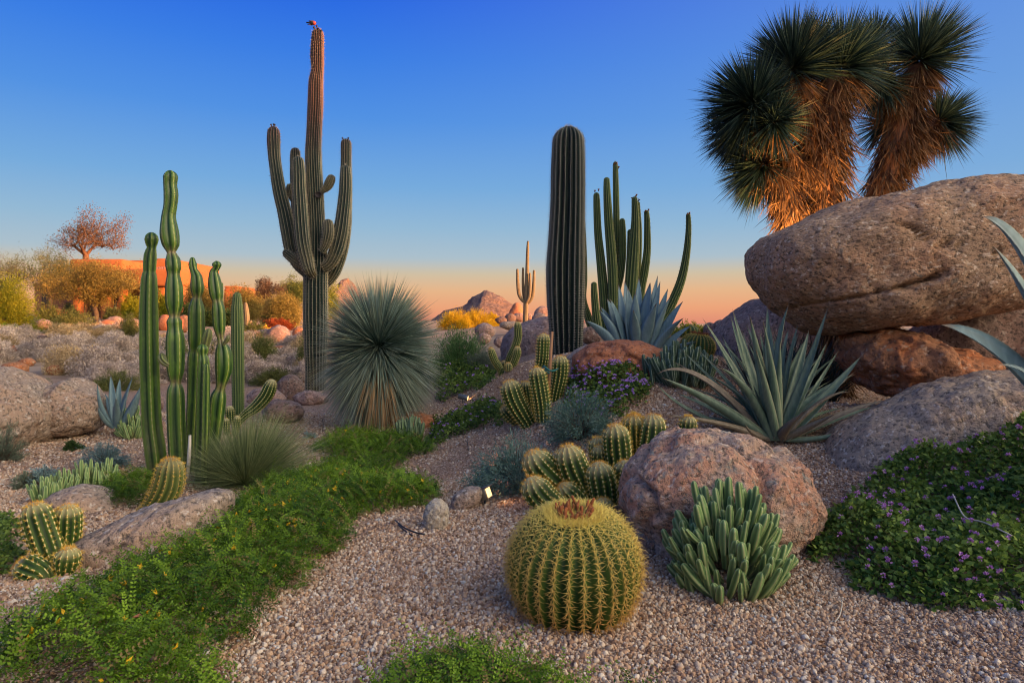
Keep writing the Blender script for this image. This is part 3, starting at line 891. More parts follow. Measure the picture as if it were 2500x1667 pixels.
# mid rocks on the right-hand slope
for i, (bb, d, mt, lab) in enumerate([
        ((1157, 788, 1213, 828), 15.5, 'purple', 'round boulder catching orange sun on its right side'),
        ((1163, 811, 1200, 842), 14.5, 'purple', 'small boulder below the sunlit round boulder'),
        ((1205, 818, 1235, 850), 14.0, 'purple', 'pale boulder at the left foot of the big mauve boulder'),
        ((1302, 746, 1345, 786), 19.0, 'purple', 'dark boulder on the skyline left of the giant column cactus'),
        ((1296, 762, 1334, 794), 17.0, 'purple', 'round boulder right of the far saguaro with a sunlit cheek'),
        ((1283, 764, 1300, 782), 24.0, 'purple', 'small dark boulder just right of the far saguaro base'),
        ((1208, 772, 1240, 792), 21.0, 'darkrock', 'jagged dark rock below the orange crag'),
        ((1230, 764, 1262, 790), 23.0, 'darkrock', 'dark broken rock under the orange crag'),
        ((1252, 762, 1284, 786), 25.0, 'purple', 'mauve rock left of the far saguaro base'),
        ((1215, 782, 1280, 806), 18.0, 'grey', 'pale low rock ledge before the dark broken rocks'),
        ((1414, 795, 1473, 842), 8.4, 'purple', 'grey boulder between the giant column cactus and the blue agave'),
        ]):
    boulder('boulder', lab, oval(*bb, seed=50 + i), d, (bb[2] - bb[0]) * 0.4 * d / FPX, M[mt], 120 + i, 0.05, 0.02)
boulder('boulder', 'sunlit orange crag on the right flank of the pointed hill', [(1236, 775), (1245, 758), (1254, 744), (1262, 739), (1271, 744), (1277, 756), (1280, 775), (1260, 785)], 110, 1.6, M['redface'], 140, 0.05, 0.03, 60)
boulder('boulder', 'big mauve boulder behind the torch cacti left of the giant column cactus',
        [(1221, 850), (1228, 822), (1250, 800), (1280, 786), (1310, 776), (1340, 772), (1375, 780), (1390, 830), (1385, 900), (1320, 915), (1255, 905), (1225, 885)], 10.6, 0.7, M['purple'], 141, 0.03, 0.015, 130)
boulder('boulder', 'red brown boulder with a smooth face in front of the blue agave',
        [(1395, 870), (1420, 852), (1451, 838), (1490, 828), (1530, 826), (1568, 832), (1600, 846), (1618, 858), (1633, 888), (1622, 915), (1600, 940), (1520, 960), (1430, 950), (1395, 920)], 5.75, 0.32, M['redface'], 142, 0.03, 0.014, 170, facets=0.16)
boulder('boulder', 'grey shoulder boulder left of the red brown boulder',
        [(1372, 900), (1384, 872), (1410, 850), (1440, 838), (1462, 850), (1465, 900), (1440, 950), (1390, 960), (1370, 935)], 6.05, 0.25, M['grey'], 143, 0.02, 0.01, 90)
boulder('stone', 'upright pale stone standing on the gravel with a brown streak', [(1032, 1255), (1040, 1232), (1058, 1218), (1078, 1219), (1096, 1234), (1099, 1262), (1092, 1290), (1078, 1301), (1050, 1303), (1036, 1282)], 3.62, 0.065, M['whitestone'], 151, 0.04, 0.02, 70, cat='stone', facets=0.1)
boulder('stone', 'flat pale stone leaning against the small box spotlight', [(1098, 1225), (1110, 1203), (1140, 1188), (1172, 1187), (1180, 1205), (1168, 1232), (1140, 1250), (1105, 1252)], 4.02, 0.08, M['grey'], 152, 0.04, 0.02, 70, cat='stone')

# ------------------------------------------------------------------ cactus builder
def resample(pts, step):
    """Catmull-Rom through rows (any width; first 3 columns are a position)"""
    p = np.asarray(pts, float)
    if len(p) < 2:
        return p
    q = np.vstack([2 * p[0] - p[1], p, 2 * p[-1] - p[-2]])
    o = []
    for i in range(1, len(q) - 2):
        L = np.linalg.norm(q[i + 1, :3] - q[i, :3])
        n = max(2, int(math.ceil(L / step)))
        for t in np.linspace(0, 1, n, endpoint=False):
            a = 0.5 * (2 * q[i] + (q[i + 1] - q[i - 1]) * t + (2 * q[i - 1] - 5 * q[i] + 4 * q[i + 1] - q[i + 2]) * t * t + (-q[i - 1] + 3 * q[i] - 3 * q[i + 1] + q[i + 2]) * t ** 3)
            o.append(a)
    o.append(p[-1])
    return np.array(o)
def frames(c):
    T = unit(np.gradient(c, axis=0))
    u = np.cross(T[0], [0, 1, 0.01])
    u = u / np.linalg.norm(u)
    U = []
    for i in range(len(c)):
        u = u - T[i] * (u @ T[i])
        u = u / (np.linalg.norm(u) + 1e-9)
        U.append(u)
    U = np.array(U)
    return T, U, np.cross(T, U)
def ribtube(rows, ribs=12, depth=0.2, per=6, step=None, dome=True, style='sharp', dome_k=1.0, sp=None, spl=0.015, spn=4, spw=0.0012, tipdense=0.0, seed=0, base_r=None, lump=0.0):
    """rows of x,y,z,r from base to tip; returns body Geo and spine Geo"""
    r_ = np.random.default_rng(seed)
    rows = np.asarray(rows, float)
    rm = rows[:, 3].max()
    step = step or rm * 0.55
    R = resample(rows, step)
    c, rad = R[:, :3], np.clip(R[:, 3], 0.0005, None)
    if dome:
        # close the tip with a dome
        s = np.concatenate([[0], np.cumsum(np.linalg.norm(np.diff(c, axis=0), axis=1))])
        L, re = s[-1], rad[-1] * dome_k
        keep = s < L - re
        s_new = np.concatenate([s[keep], L - re + re * np.sin(np.linspace(0.02, math.pi / 2, 9))])
        c = np.stack([np.interp(s_new, s, c[:, k]) for k in range(3)], -1)
        rad0 = np.interp(s_new, s, rad)
        k = np.clip((s_new - (L - re)) / re, 0, 1)
        rad = rad0 * np.sqrt(np.clip(1 - k * k, 0, 1)) + 1e-4
        tip = np.clip((s_new - (L - 1.6 * re)) / (1.6 * re), 0, 1)
        s = s_new
    else:
        s = np.concatenate([[0], np.cumsum(np.linalg.norm(np.diff(c, axis=0), axis=1))])
        tip = np.zeros(len(s))
    ss_ = s if len(s) == len(rad) else np.arange(len(rad))
    avg = np.array([rad[(ss_ > q - 2.6 * rm) & (ss_ < q + 2.6 * rm)].mean() for q in ss_])
    neck = np.clip((avg - rad) / avg * 3.5 - 0.35, 0, 1) * (1 - np.clip(tip * 3, 0, 1)) if style == 'round' and ribs > 4 else np.zeros(len(rad))
    T, U, B = frames(c)
    n = ribs * per
    th = np.arange(n) / n * 2 * math.pi
    w = np.abs(np.sin(ribs * th / 2))
    if style == 'sharp':
        prof = 1 - depth * w ** 0.75
    else:
        prof = 1 - depth * (1 - np.abs(np.cos(ribs * th / 2)) ** 0.8) if style == 'round' else 1 - depth * w ** 1.6
    rg = 1 - w
    rr = rad[:, None] * prof[None, :]
    if lump:
        q = c[:, None, :] + np.zeros((1, n, 1))
        rr = rr * (1 + lump * fbm(np.stack([np.cos(th)[None, :] + 0 * s[:, None], np.sin(th)[None, :] + 0 * s[:, None], s[:, None] / rm * 0.6 + 0 * th[None, :]], -1), seed, 3))
    V = c[:, None, :] + rr[..., None] * (np.cos(th)[None, :, None] * U[:, None, :] + np.sin(th)[None, :, None] * B[:, None, :])
    m = len(c)
    idx = np.arange(m * n).reshape(m, n)
    a, b = idx, np.roll(idx, -1, 1)
    Q = np.stack([a[:-1], b[:-1], b[1:], a[1:]], -1).reshape(-1, 4)
    body = Geo().add(V.reshape(-1, 3), Q, ridge=np.broadcast_to(rg, (m, n)).ravel(), along=np.repeat(s, n), tip=np.repeat(tip, n), neck=np.repeat(neck, n))
    sg = None
    if sp:
        pos, dr = [], []
        ss = np.arange(sp * 0.5, s[-1], sp)
        cc = np.stack([np.interp(ss, s, c[:, k]) for k in range(3)], -1)
        Ts = unit(np.stack([np.interp(ss, s, T[:, k]) for k in range(3)], -1))
        Us = unit(np.stack([np.interp(ss, s, U[:, k]) for k in range(3)], -1))
        Bs = np.cross(Ts, Us)
        rs = np.interp(ss, s, rad)
        drd = np.interp(ss, s, np.gradient(rad, np.maximum(s, 0) + np.arange(len(s)) * 1e-9))
        rth = np.arange(ribs) / ribs * 2 * math.pi
        O = np.cos(rth)[None, :, None] * Us[:, None] + np.sin(rth)[None, :, None] * Bs[:, None]
        A = cc[:, None] + O * rs[:, None, None]
        Nn = unit(O - Ts[:, None] * np.clip(drd, -6, 1)[:, None, None])
        A = np.repeat(A.reshape(-1, 3), spn, 0)
        Nn = np.repeat(Nn.reshape(-1, 3), spn, 0)
        D = unit(Nn + r_.normal(0, 0.55, Nn.shape))
        k = (D * Nn).sum(-1) > 0.1
        A, D = A[k], D[k]
        sg = spikes(A, D, spl * r_.uniform(0.6, 1.25, len(A)), spw, r_)
    return body, sg
def spikes(A, D, L, w, r_):
    sd = unit(np.cross(D, rand_dirs(len(D), r_)))
    L = np.broadcast_to(L, (len(A),))
    V = np.stack([A + sd * w, A - sd * w, A + D * L[:, None]], 1)
    return Geo().add(V.reshape(-1, 3), None, np.arange(len(A) * 3).reshape(-1, 3), tint=np.repeat(r_.uniform(0, 1, len(A)), 3))
def rows_px(pts, d):
    """(px, py, radius px[, depth offset m]) rows, tip first -> world rows, base first"""
    out = []
    if d is None:
        d = hit(pts[-1][0], pts[-1][1])[1]
    for p in pts:
        dd = d + (p[3] if len(p) > 3 else 0)
        out.append([*P(p[0], p[1], dd), p[2] * dd / FPX])
    return np.array(out[::-1])

def cactus(name, label, cat, base, stems, mat, spine_mat=None, **kw):
    root = thing(name, label, cat, base, kw.pop('group', None))
    for i, st in enumerate(stems):
        pn, pts, d = st[:3]
        k = dict(kw)
        if len(st) > 3: k.update(st[3])
        m_i = k.pop('mat', mat)
        rws = rows_px(pts, d)
        zg = float(gbase(rws[0, 0], rws[0, 1]))
        if pn in ('stem', 'trunk') and 0.0 < rws[0, 2] - zg < 0.7:
            q_ = rws[0].copy()
            q_[:2] += (rws[0, :2] - rws[1, :2]) * 0.3
            q_[2] = zg - 0.05
            q_[3] *= 0.9
            rws = np.vstack([q_, rws])
        b, s_ = ribtube(rws, seed=i + 3, **k)
        o = obj(pn, b, m_i, root)
        if s_ is not None and spine_mat is not None:
            sm_ = k.get('smat', spine_mat)
            obj('spines', s_, sm_, o, kind='stuff')
    return root
_obj0 = obj
def root_of_child_fix(): pass

# --- tall saguaro
dS = 11.5
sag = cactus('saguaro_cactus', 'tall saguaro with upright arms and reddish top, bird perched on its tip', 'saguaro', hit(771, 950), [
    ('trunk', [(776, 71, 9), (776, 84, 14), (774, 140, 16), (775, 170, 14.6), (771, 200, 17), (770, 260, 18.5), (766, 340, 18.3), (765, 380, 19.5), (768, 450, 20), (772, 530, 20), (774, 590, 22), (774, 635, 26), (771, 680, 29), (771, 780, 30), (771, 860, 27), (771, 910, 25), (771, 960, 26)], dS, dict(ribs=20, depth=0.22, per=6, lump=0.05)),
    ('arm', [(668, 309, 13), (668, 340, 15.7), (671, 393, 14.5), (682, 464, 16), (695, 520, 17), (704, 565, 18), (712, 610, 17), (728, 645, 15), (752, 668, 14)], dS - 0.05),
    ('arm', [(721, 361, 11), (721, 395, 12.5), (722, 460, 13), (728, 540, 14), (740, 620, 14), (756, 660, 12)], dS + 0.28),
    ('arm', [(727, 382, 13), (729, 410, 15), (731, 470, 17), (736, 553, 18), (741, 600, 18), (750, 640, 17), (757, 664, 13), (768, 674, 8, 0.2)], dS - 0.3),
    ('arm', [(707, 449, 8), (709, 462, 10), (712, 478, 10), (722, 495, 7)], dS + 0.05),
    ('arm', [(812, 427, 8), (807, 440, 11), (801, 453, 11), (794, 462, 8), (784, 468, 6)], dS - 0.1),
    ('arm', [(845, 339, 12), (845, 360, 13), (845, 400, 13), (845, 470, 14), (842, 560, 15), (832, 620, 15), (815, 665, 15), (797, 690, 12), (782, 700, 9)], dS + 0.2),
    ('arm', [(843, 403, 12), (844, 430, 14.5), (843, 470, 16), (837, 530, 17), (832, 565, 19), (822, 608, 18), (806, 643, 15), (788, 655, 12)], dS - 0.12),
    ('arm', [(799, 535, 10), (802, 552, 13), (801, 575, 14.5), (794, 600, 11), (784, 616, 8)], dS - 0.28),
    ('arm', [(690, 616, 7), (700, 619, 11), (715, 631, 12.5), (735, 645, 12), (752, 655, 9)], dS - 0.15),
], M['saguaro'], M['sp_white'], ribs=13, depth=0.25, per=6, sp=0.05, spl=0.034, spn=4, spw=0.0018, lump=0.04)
# woodpecker hole in the trunk, and dark buds on the tips
hp = P(777, 476, dS - 0.135)
g = Geo()
u = np.linspace(0, 2 * math.pi, 14, endpoint=False)
for i, (r_i, dy) in enumerate(((1.0, -0.012), (0.75, 0.01), (0.0, 0.04))):
    pass
ringv = lambda r, dy: np.stack([hp[0] + r * 0.052 * np.cos(u) * (1 + 0.15 * np.sin(3 * u)), np.full(14, hp[1] + dy), hp[2] + r * 0.047 * np.sin(u)], -1)
Vh = np.vstack([ringv(1.25, 0.0), ringv(1.0, -0.022), ringv(0.8, 0.0), ringv(0.3, 0.012)])
ii = np.arange(14)
Qh = np.vstack([np.stack([ii + 14 * k, (ii + 1) % 14 + 14 * k, (ii + 1) % 14 + 14 * (k + 1), ii + 14 * (k + 1)], -1) for k in range(3)])
Th = np.stack([np.full(12, 42), 43 + np.arange(12), 44 + np.arange(12)], -1)
obj('nest_hole', Geo().add(Vh, Qh, Th), M['sp_dark'], sag)
def tube(pts, r, n=6, closed=True):
    rows = np.array([[*p, rr] for p, rr in zip(pts, np.broadcast_to(r, (len(pts),)))])
    c, rad = rows[:, :3], rows[:, 3]
    T, U, B = frames(c)
    th = np.arange(n) / n * 2 * math.pi
    V = c[:, None] + rad[:, None, None] * (np.cos(th)[None, :, None] * U[:, None] + np.sin(th)[None, :, None] * B[:, None])
    m = len(c)
    idx = np.arange(m * n).reshape(m, n)
    b = np.roll(idx, -1, 1)
    Q = np.stack([idx[:-1], b[:-1], b[1:], idx[1:]], -1).reshape(-1, 4)
    V = np.vstack([V.reshape(-1, 3), c[0], c[-1]])
    T3 = np.vstack([np.stack([b[0], idx[0], np.full(n, m * n)], -1), np.stack([idx[-1], b[-1], np.full(n, m * n + 1)], -1)])
    return V, Q, T3
for tips in ([(772, 74, 765, 66), (775, 72, 773, 62), (778, 72, 777, 68), (783, 78, 786, 74)], [(665, 311, 661, 303), (668, 309, 668, 302), (670, 310, 671, 303)], [(841, 341, 835, 336), (848, 341, 851, 336)], [(842, 404, 840, 398)]):
    for (x0, y0, x1, y1) in tips:
        a, b = P(x0, y0 + 3, dS - 0.03), P(x1, y1, dS - 0.05)
        V, Q, T3 = tube([a, a + (b - a) * 0.55, a + (b - a) * 0.8, b], [0.006, 0.007, 0.017, 0.012])
        obj('bud', Geo().add(V, Q, T3), M['sp_dark'], sag)
# the bird
bc = P(765, 57, dS - 0.05)
bird = thing('bird', 'small dark bird with red breast perched on the saguaro top', 'bird', bc)
ax = unit(np.array([-1.0, 0.15, 0.12]))
V, Q, T3 = tube([bc - ax * 0.048, bc - ax * 0.036, bc - ax * 0.012, bc + ax * 0.02, bc + ax * 0.06, bc + ax * 0.085], [0.008, 0.026, 0.036, 0.033, 0.018, 0.010], 12)
m_, t_, b_ = newmat('bird_feathers')
sx = N(t_, 'ShaderNodeSeparateXYZ')
t_.links.new(objcoord(t_), sx.inputs[0])
nn_ = noise(t_, 60, 3)
cc_ = mixc(t_, (0.02, 0.02, 0.03), (0.35, 0.03, 0.025), maprange(t_, sx.outputs['X'], 0.0, 0.02, smooth=True))
cc_ = mixc(t_, cc_, (0.5, 0.25, 0.22), maprange(t_, nn_.outputs[0], 0.55, 0.7, 0, 0.6))
t_.links.new(cc_, b_.inputs['Base Color'])
obj('body', Geo().add(V, Q, T3), m_, bird)
def flat_plate(pts, th, mat, name, parent):
    p = np.array(pts)
    n = np.cross(p[1] - p[0], p[2] - p[0])
    n = n / np.linalg.norm(n) * th
    k = len(p)
    V = np.vstack([p + n, p - n])
    cT, cB = p.mean(0) + n * 1.5, p.mean(0) - n * 1.5
    V = np.vstack([V, cT, cB])
    i = np.arange(k)
    j = (i + 1) % k
    return obj(name, Geo().add(V, np.stack([i, j, j + k, i + k], -1), np.vstack([np.stack([j, i, np.full(k, 2 * k)], -1), np.stack([i + k, j + k, np.full(k, 2 * k + 1)], -1)])), mat, parent)
flat_plate([bc + v for v in (np.array([-0.05, 0, 0.012]), np.array([-0.115, 0.0, 0.022]), np.array([-0.125, 0.01, 0.005]), np.array([-0.05, 0.01, -0.012]))], 0.003, M['sp_dark'], 'tail', bird)
flat_plate([bc + v for v in (np.array([0.015, -0.03, 0.03]), np.array([-0.06, -0.03, 0.028]), np.array([-0.075, -0.03, 0.018]), np.array([-0.02, -0.035, -0.002]))], 0.003, M['sp_dark'], 'wing', bird)
flat_plate([bc + v for v in (np.array([0.01, 0.02, -0.01]), np.array([-0.05, -0.02, -0.03]), np.array([-0.095, -0.02, -0.036]), np.array([-0.03, 0.0, -0.04]))], 0.003, M['sp_dark'], 'wing', bird)
V, Q, T3 = tube([bc + np.array([0.045, 0, 0.004]), bc + np.array([0.062, -0.005, 0.0])], [0.007, 0.001], 6)
obj('beak', Geo().add(V, Q, T3), M['sp_dark'], bird)
for dx in (-0.008, 0.014):
    V, Q, T3 = tube([bc + np.array([dx, 0, -0.03]), bc + np.array([dx + 0.006, 0, -0.062])], [0.004, 0.003], 5)
    obj('leg', Geo().add(V, Q, T3), M['sp_dark'], bird)

# --- giant column cactus
cactus('column_cactus', 'giant unbranched dark ribbed column cactus right of centre', 'cactus', hit(1384, 868), [
    ('trunk', [(1388, 309, 32), (1388, 345, 38.5), (1387, 420, 41), (1386, 500, 42.5), (1383, 590, 45), (1381, 650, 47.5), (1381, 720, 46), (1382, 790, 43), (1383, 850, 39), (1384, 890, 37)], 8.0)],
    M['spear'], M['sp_white'], ribs=19, depth=0.26, per=6, sp=0.028, spl=0.034, spn=7, spw=0.0012, lump=0.03)
# --- organ pipe cluster
dO = 8.9
op = [
    ('stem', [(1456, 470, 7), (1457, 500, 8.5), (1460, 570, 9.5), (1467, 640, 11), (1474, 720, 12), (1480, 820, 12)], dO, {}),
    ('stem', [(1481, 433, 7), (1482, 470, 9), (1486, 540, 11), (1494, 640, 12.5), (1497, 720, 12.5), (1498, 820, 12)], dO - 0.1, {}),
    ('stem', [(1502, 395, 5.5), (1503, 430, 7), (1505, 540, 8), (1504, 620, 8), (1499, 700, 8)], dO + 0.15, {}),
    ('stem', [(1519, 533, 6.5), (1520, 570, 8.5), (1520, 620, 9), (1515, 670, 9), (1505, 720, 9), (1502, 800, 9)], dO + 0.05, {}),
    ('stem', [(1549, 480, 7), (1551, 540, 10), (1548, 600, 13.5), (1543, 670, 15.5), (1538, 740, 15), (1530, 820, 14)], dO - 0.1, {}),
    ('stem', [(1538, 560, 6), (1538, 620, 8), (1534, 700, 9), (1528, 800, 9)], dO + 0.15, {}),
    ('stem', [(1557, 492, 5), (1560, 560, 7), (1558, 640, 8), (1552, 720, 8)], dO + 0.2, {}),
    ('stem', [(1578, 513, 6), (1580, 545, 7.5), (1580, 610, 9), (1574, 660, 10), (1566, 710, 9), (1558, 790, 9)], dO, {}),
    ('stem', [(1680, 521, 5.5), (1681, 560, 7), (1676, 620, 9), (1664, 680, 10.5), (1645, 730, 11.5), (1622, 775, 11), (1590, 815, 9)], dO, {}),
    ('stem', [(1450, 688, 7), (1452, 730, 9), (1458, 790, 10.5), (1466, 840, 11)], dO - 0.25, {}),
    ('stem', [(1421, 520, 6), (1425, 600, 7), (1426, 680, 8), (1424, 730, 8), (1436, 775, 10), (1452, 815, 11)], dO + 0.1, {}),
]
opc = cactus('organ_pipe_cactus', 'organ pipe cactus with many slim upright stems behind the blue agave', 'cactus', hit(1500, 812), op,
             M['pipe'], M['sp_white'], ribs=11, depth=0.24, per=5, sp=0.05, spl=0.018, spn=3, spw=0.0011)
for (x0, y0) in ((1452, 466), (1461, 463), (1499, 400), (1510, 408), (1544, 484), (1553, 476), (1558, 488), (1573, 515), (1582, 512), (1676, 522), (1684, 520), (1476, 440), (1507, 398), (1549, 480)):
    a = P(x0, y0 + 4, dO - 0.04)
    b = a + np.array([rng.normal(0, 0.012), -0.01, 0.028])
    V, Q, T3 = tube([a, a + (b - a) * 0.6, b], [0.005, 0.008, 0.016], 6)
    obj('bud', Geo().add(V, Q, T3), M['flower_br'], opc)
# --- far saguaro
dF = 22
cactus('saguaro_cactus', 'slender far saguaro with four upright arms on the skyline, lit orange', 'saguaro', hit(1282, 792), [
    ('trunk', [(1289, 588, 2.5), (1288, 620, 4), (1286, 700, 5.2), (1284, 735, 6), (1282, 800, 6.5)], dF, dict(ribs=12)),
    ('arm', [(1263, 656, 3), (1264, 690, 4), (1267, 718, 4.3), (1275, 733, 3.8), (1282, 738, 3)], dF),
    ('arm', [(1277, 653, 2.5), (1277, 690, 3.5), (1279, 722, 3.8), (1283, 738, 3)], dF + 0.1),
    ('arm', [(1294, 666, 2.5), (1294, 700, 3.6), (1292, 724, 4), (1286, 738, 3)], dF - 0.1),
    ('arm', [(1304, 659, 3), (1303, 695, 4), (1300, 722, 4.5), (1292, 737, 4), (1285, 741, 3)], dF),
], M['farsag'], None, ribs=10, depth=0.16, per=4)
# --- jointed cereus group at the left
dC = 5.3
def fat(st, k=1.14):
    return [(a, [(q[0], q[1], q[2] * k, *q[3:]) for q in b], *c) for a, b, *c in st]
stc = [
    ('stem', [(370, 567, 11), (370, 585, 15), (370, 600, 11), (370, 606, 10), (367, 622, 13.5), (365, 655, 14), (365, 665, 13), (364, 680, 17), (363, 760, 20), (364, 860, 21), (367, 960, 21), (371, 1040, 22), (380, 1110, 23), (384, 1170, 20)], dC, dict(ribs=6)),
    ('stem', [(415, 416, 10), (416, 430, 15), (415, 450, 14), (417, 475, 15), (415, 505, 14), (411, 530, 15), (413, 570, 20), (417, 600, 17), (418, 616, 9), (421, 632, 15), (423, 655, 16), (423, 668, 13), (424, 700, 18), (425, 740, 18), (425, 765, 12), (425, 774, 11), (425, 785, 16), (426, 800, 15), (427, 830, 19), (428, 900, 18), (428, 928, 12), (428, 938, 12), (428, 960, 18), (430, 1040, 19), (434, 1120, 19), (437, 1210, 17)], dC - 0.15, dict(ribs=5)),
    ('stem', [(469, 628, 5), (470, 638, 6.5), (470, 645, 9), (473, 660, 8), (479, 675, 12), (481, 705, 14), (481, 725, 9), (480, 733, 11), (479, 760, 17), (479, 830, 17), (476, 855, 12), (474, 875, 14), (472, 950, 13), (467, 1040, 11.5), (464, 1130, 11)], dC + 0.15, dict(ribs=5)),
    ('stem', [(529, 637, 7), (529, 646, 10), (527, 656, 7), (522, 664, 9), (524, 690, 14), (528, 720, 14), (530, 735, 10), (533, 755, 13.5), (535, 795, 13), (538, 822, 8), (540, 834, 8), (545, 860, 17), (546, 900, 18), (540, 938, 11), (537, 952, 11), (532, 975, 17), (525, 1046, 15), (514, 1118, 13), (505, 1190, 12)], dC, dict(ribs=5)),
    ('stem', [(495, 840, 9), (495, 853, 12), (495, 868, 9), (497, 880, 12), (496, 950, 14), (494, 1060, 14), (490, 1180, 13)], dC - 0.2, dict(ribs=6)),
    ('stem', [(503, 888, 6), (503, 920, 8), (502, 1000, 8.5), (499, 1120, 8)], dC - 0.32, dict(ribs=5)),
    ('stem', [(510, 802, 7), (507, 820, 10), (502, 840, 9), (499, 862, 8)], dC - 0.12, dict(ribs=6)),
    ('stem', [(394, 862, 7), (396, 874, 10), (403, 884, 9), (414, 892, 6)], dC - 0.2, dict(ribs=6)),
    ('stem', [(557, 818, 3), (556, 827, 5), (549, 836, 4), (545, 842, 3)], dC - 0.1, dict(ribs=6)),
    ('stem', [(541, 690, 3), (540, 760, 5), (541, 800, 6), (538, 830, 5)], dC + 0.12, dict(ribs=5)),
]
cactus('cereus_cactus', 'group of tall smooth green cereus columns pinched into joints', 'cactus', hit(440, 1165), fat(stc),
       M['cereus'], M['sp_white'], ribs=5, depth=0.30, per=10, style='round', sp=0.045, spl=0.008, spn=3, spw=0.0012, step=0.03)
V, Q, T3 = tube([P(464, 1062, dC - 0.35), P(462, 1110, dC - 0.36), P(457, 1180, dC - 0.36)], [0.010, 0.014, 0.012], 7)
tag(obj('dead_stem', Geo().add(V, Q, T3), M['twig'], origin=hit(457, 1172)), 'thin grey dead stem standing among the cereus columns', 'dead stem')
cactus('column_cactus', 'single slim dark green column cactus just right of the cereus group', 'cactus', hit(582, 1010), [
    ('stem', [(578, 713, 8), (579, 728, 10.5), (579, 742, 12), (579, 757, 14), (580, 830, 15), (581, 920, 15), (582, 1030, 13.5)], 7.8)], M['spear'].copy() if False else M['pipe'], M['sp_white'], ribs=13, depth=0.2, per=4, sp=0.03, spl=0.012, spn=4, spw=0.0010)
cactus('torch_cactus', 'spotted green torch cactus leaning right toward the dark round boulder', 'cactus', hit(560, 1035), [
    ('stem', [(667, 926, 10), (660, 943, 16), (650, 965, 17), (625, 993, 15), (598, 1013, 11), (572, 1042, 9)], None),
    ('stem', [(560, 990, 8), (561, 1005, 11), (563, 1035, 10)], None),
    ('stem', [(552, 1020, 6), (552, 1032, 8.5), (554, 1060, 8)], None),
    ('stem', [(580, 1014, 7), (578, 1030, 9), (574, 1060, 8)], None)], M['torch'], M['sp_gold'], ribs=11, depth=0.18, per=4, sp=0.025, spl=0.010, spn=4, spw=0.0009)

# --- golden torch cactus clumps
TK = dict(ribs=12, depth=0.17, per=6, sp=0.026, spl=0.019, spn=13, spw=0.0008, step=0.012)
def torch(label, base, stems, mat='torch', **kw):
    wl = kw.pop('wool', 1.0)
    k = dict(TK)
    k.update(kw)
    c = cactus('torch_cactus', label, 'cactus', base, stems, M[mat], M['sp_gold'], **k)
    # orange wool on every tip
    for i, st in enumerate(stems):
        rows = rows_px(st[1], st[2])
        tip, nx_ = rows[-1], rows[-2]
        ax_ = unit(tip[:3] - nx_[:3])
        r = max(tip[3], 0.8 * nx_[3])
        n = int(260 * wl)
        rr_ = np.random.default_rng(i)
        u_ = unit(rr_.normal(size=(n, 3)) + ax_ * 1.1)
        cen = tip[:3] - ax_ * r
        A = cen + u_ * r * 0.97
        D = unit(u_ + rr_.normal(0, 0.35, u_.shape))
        cc = c.children[-1] if False else [ch for ch in c.children if ch.name.split('.')[0] == 'stem'][i]
        obj('wool', spikes(A, D, r * 0.30 * rr_.uniform(0.6, 1.2, n), 0.0010, rr_), M['sp_goldtip'], cc, kind='stuff')
    return c
d = 3.95
def fat2(st, k=1.08):
    return [(a, [(q[0], q[1], q[2] * k, *q[3:]) for q in b], *c) for a, b, *c in st]
torch('big clump of golden torch cactus columns behind the golden barrel', hit(1450, 1255), fat2([
    ('stem', [(1296, 1100, 22), (1308, 1124, 34), (1330, 1150, 37), (1358, 1175, 34), (1385, 1195, 28)], d + 0.05),
    ('stem', [(1294, 1163, 20), (1306, 1190, 33), (1330, 1218, 34), (1362, 1240, 28), (1390, 1262, 22)], d - 0.15),
    ('stem', [(1384, 1085, 24), (1390, 1112, 33), (1404, 1150, 36), (1424, 1190, 35), (1445, 1235, 30)], d),
    ('stem', [(1461, 1126, 20), (1464, 1150, 31), (1472, 1190, 33), (1478, 1240, 28)], d - 0.1),
    ('stem', [(1526, 1122, 18), (1526, 1142, 26), (1520, 1175, 26), (1510, 1220, 22)], d + 0.05),
    ('stem', [(1500, 1034, 20), (1504, 1060, 30), (1508, 1100, 32), (1512, 1140, 29), (1514, 1200, 24)], d + 0.2),
    ('stem', [(1592, 1010, 18), (1594, 1036, 29), (1590, 1075, 32), (1578, 1110, 28), (1560, 1150, 23)], d + 0.3),
    ('stem', [(1457, 1066, 15), (1459, 1085, 21), (1462, 1110, 22), (1464, 1150, 18)], d + 0.32),
    ('stem', [(1465, 1085, 15), (1466, 1105, 21), (1470, 1150, 20)], d + 0.25),
    ('stem', [(1368, 1180, 16), (1380, 1196, 26), (1400, 1214, 28), (1420, 1240, 24)], d - 0.08),
    ('stem', [(1470, 1214, 14), (1472, 1232, 24), (1474, 1262, 26)], d - 0.25),
]), wool=1.2)
torch('densely golden spined torch column between two green torch columns', hit(1548, 1110), [
    ('stem', [(1547, 1010, 18), (1548, 1030, 27), (1549, 1070, 28), (1549, 1130, 24)], d + 0.35)], sp=0.012, spl=0.024, spn=14, wool=3.0)
torch('small torch cactus peeking out behind the pink boulder', hit(1678, 1060), [
    ('stem', [(1680, 1014, 14), (1680, 1030, 21), (1676, 1075, 20)], 4.3)])
torch('left torch cactus with two fat columns and two balls beside the granite slab', hit(125, 1395), [
    ('stem', [(80, 1226, 20), (88, 1252, 34), (104, 1300, 37), (122, 1350, 35), (138, 1400, 28)], 3.08),
    ('stem', [(165, 1230, 20), (166, 1256, 31), (164, 1300, 32), (158, 1360, 26)], 3.16),
    ('stem', [(166, 1334, 17), (166, 1352, 28), (163, 1376, 28), (160, 1400, 20)], 2.98),
    ('stem', [(44, 1370, 16), (58, 1380, 31), (85, 1392, 33), (108, 1405, 26)], 2.95)])
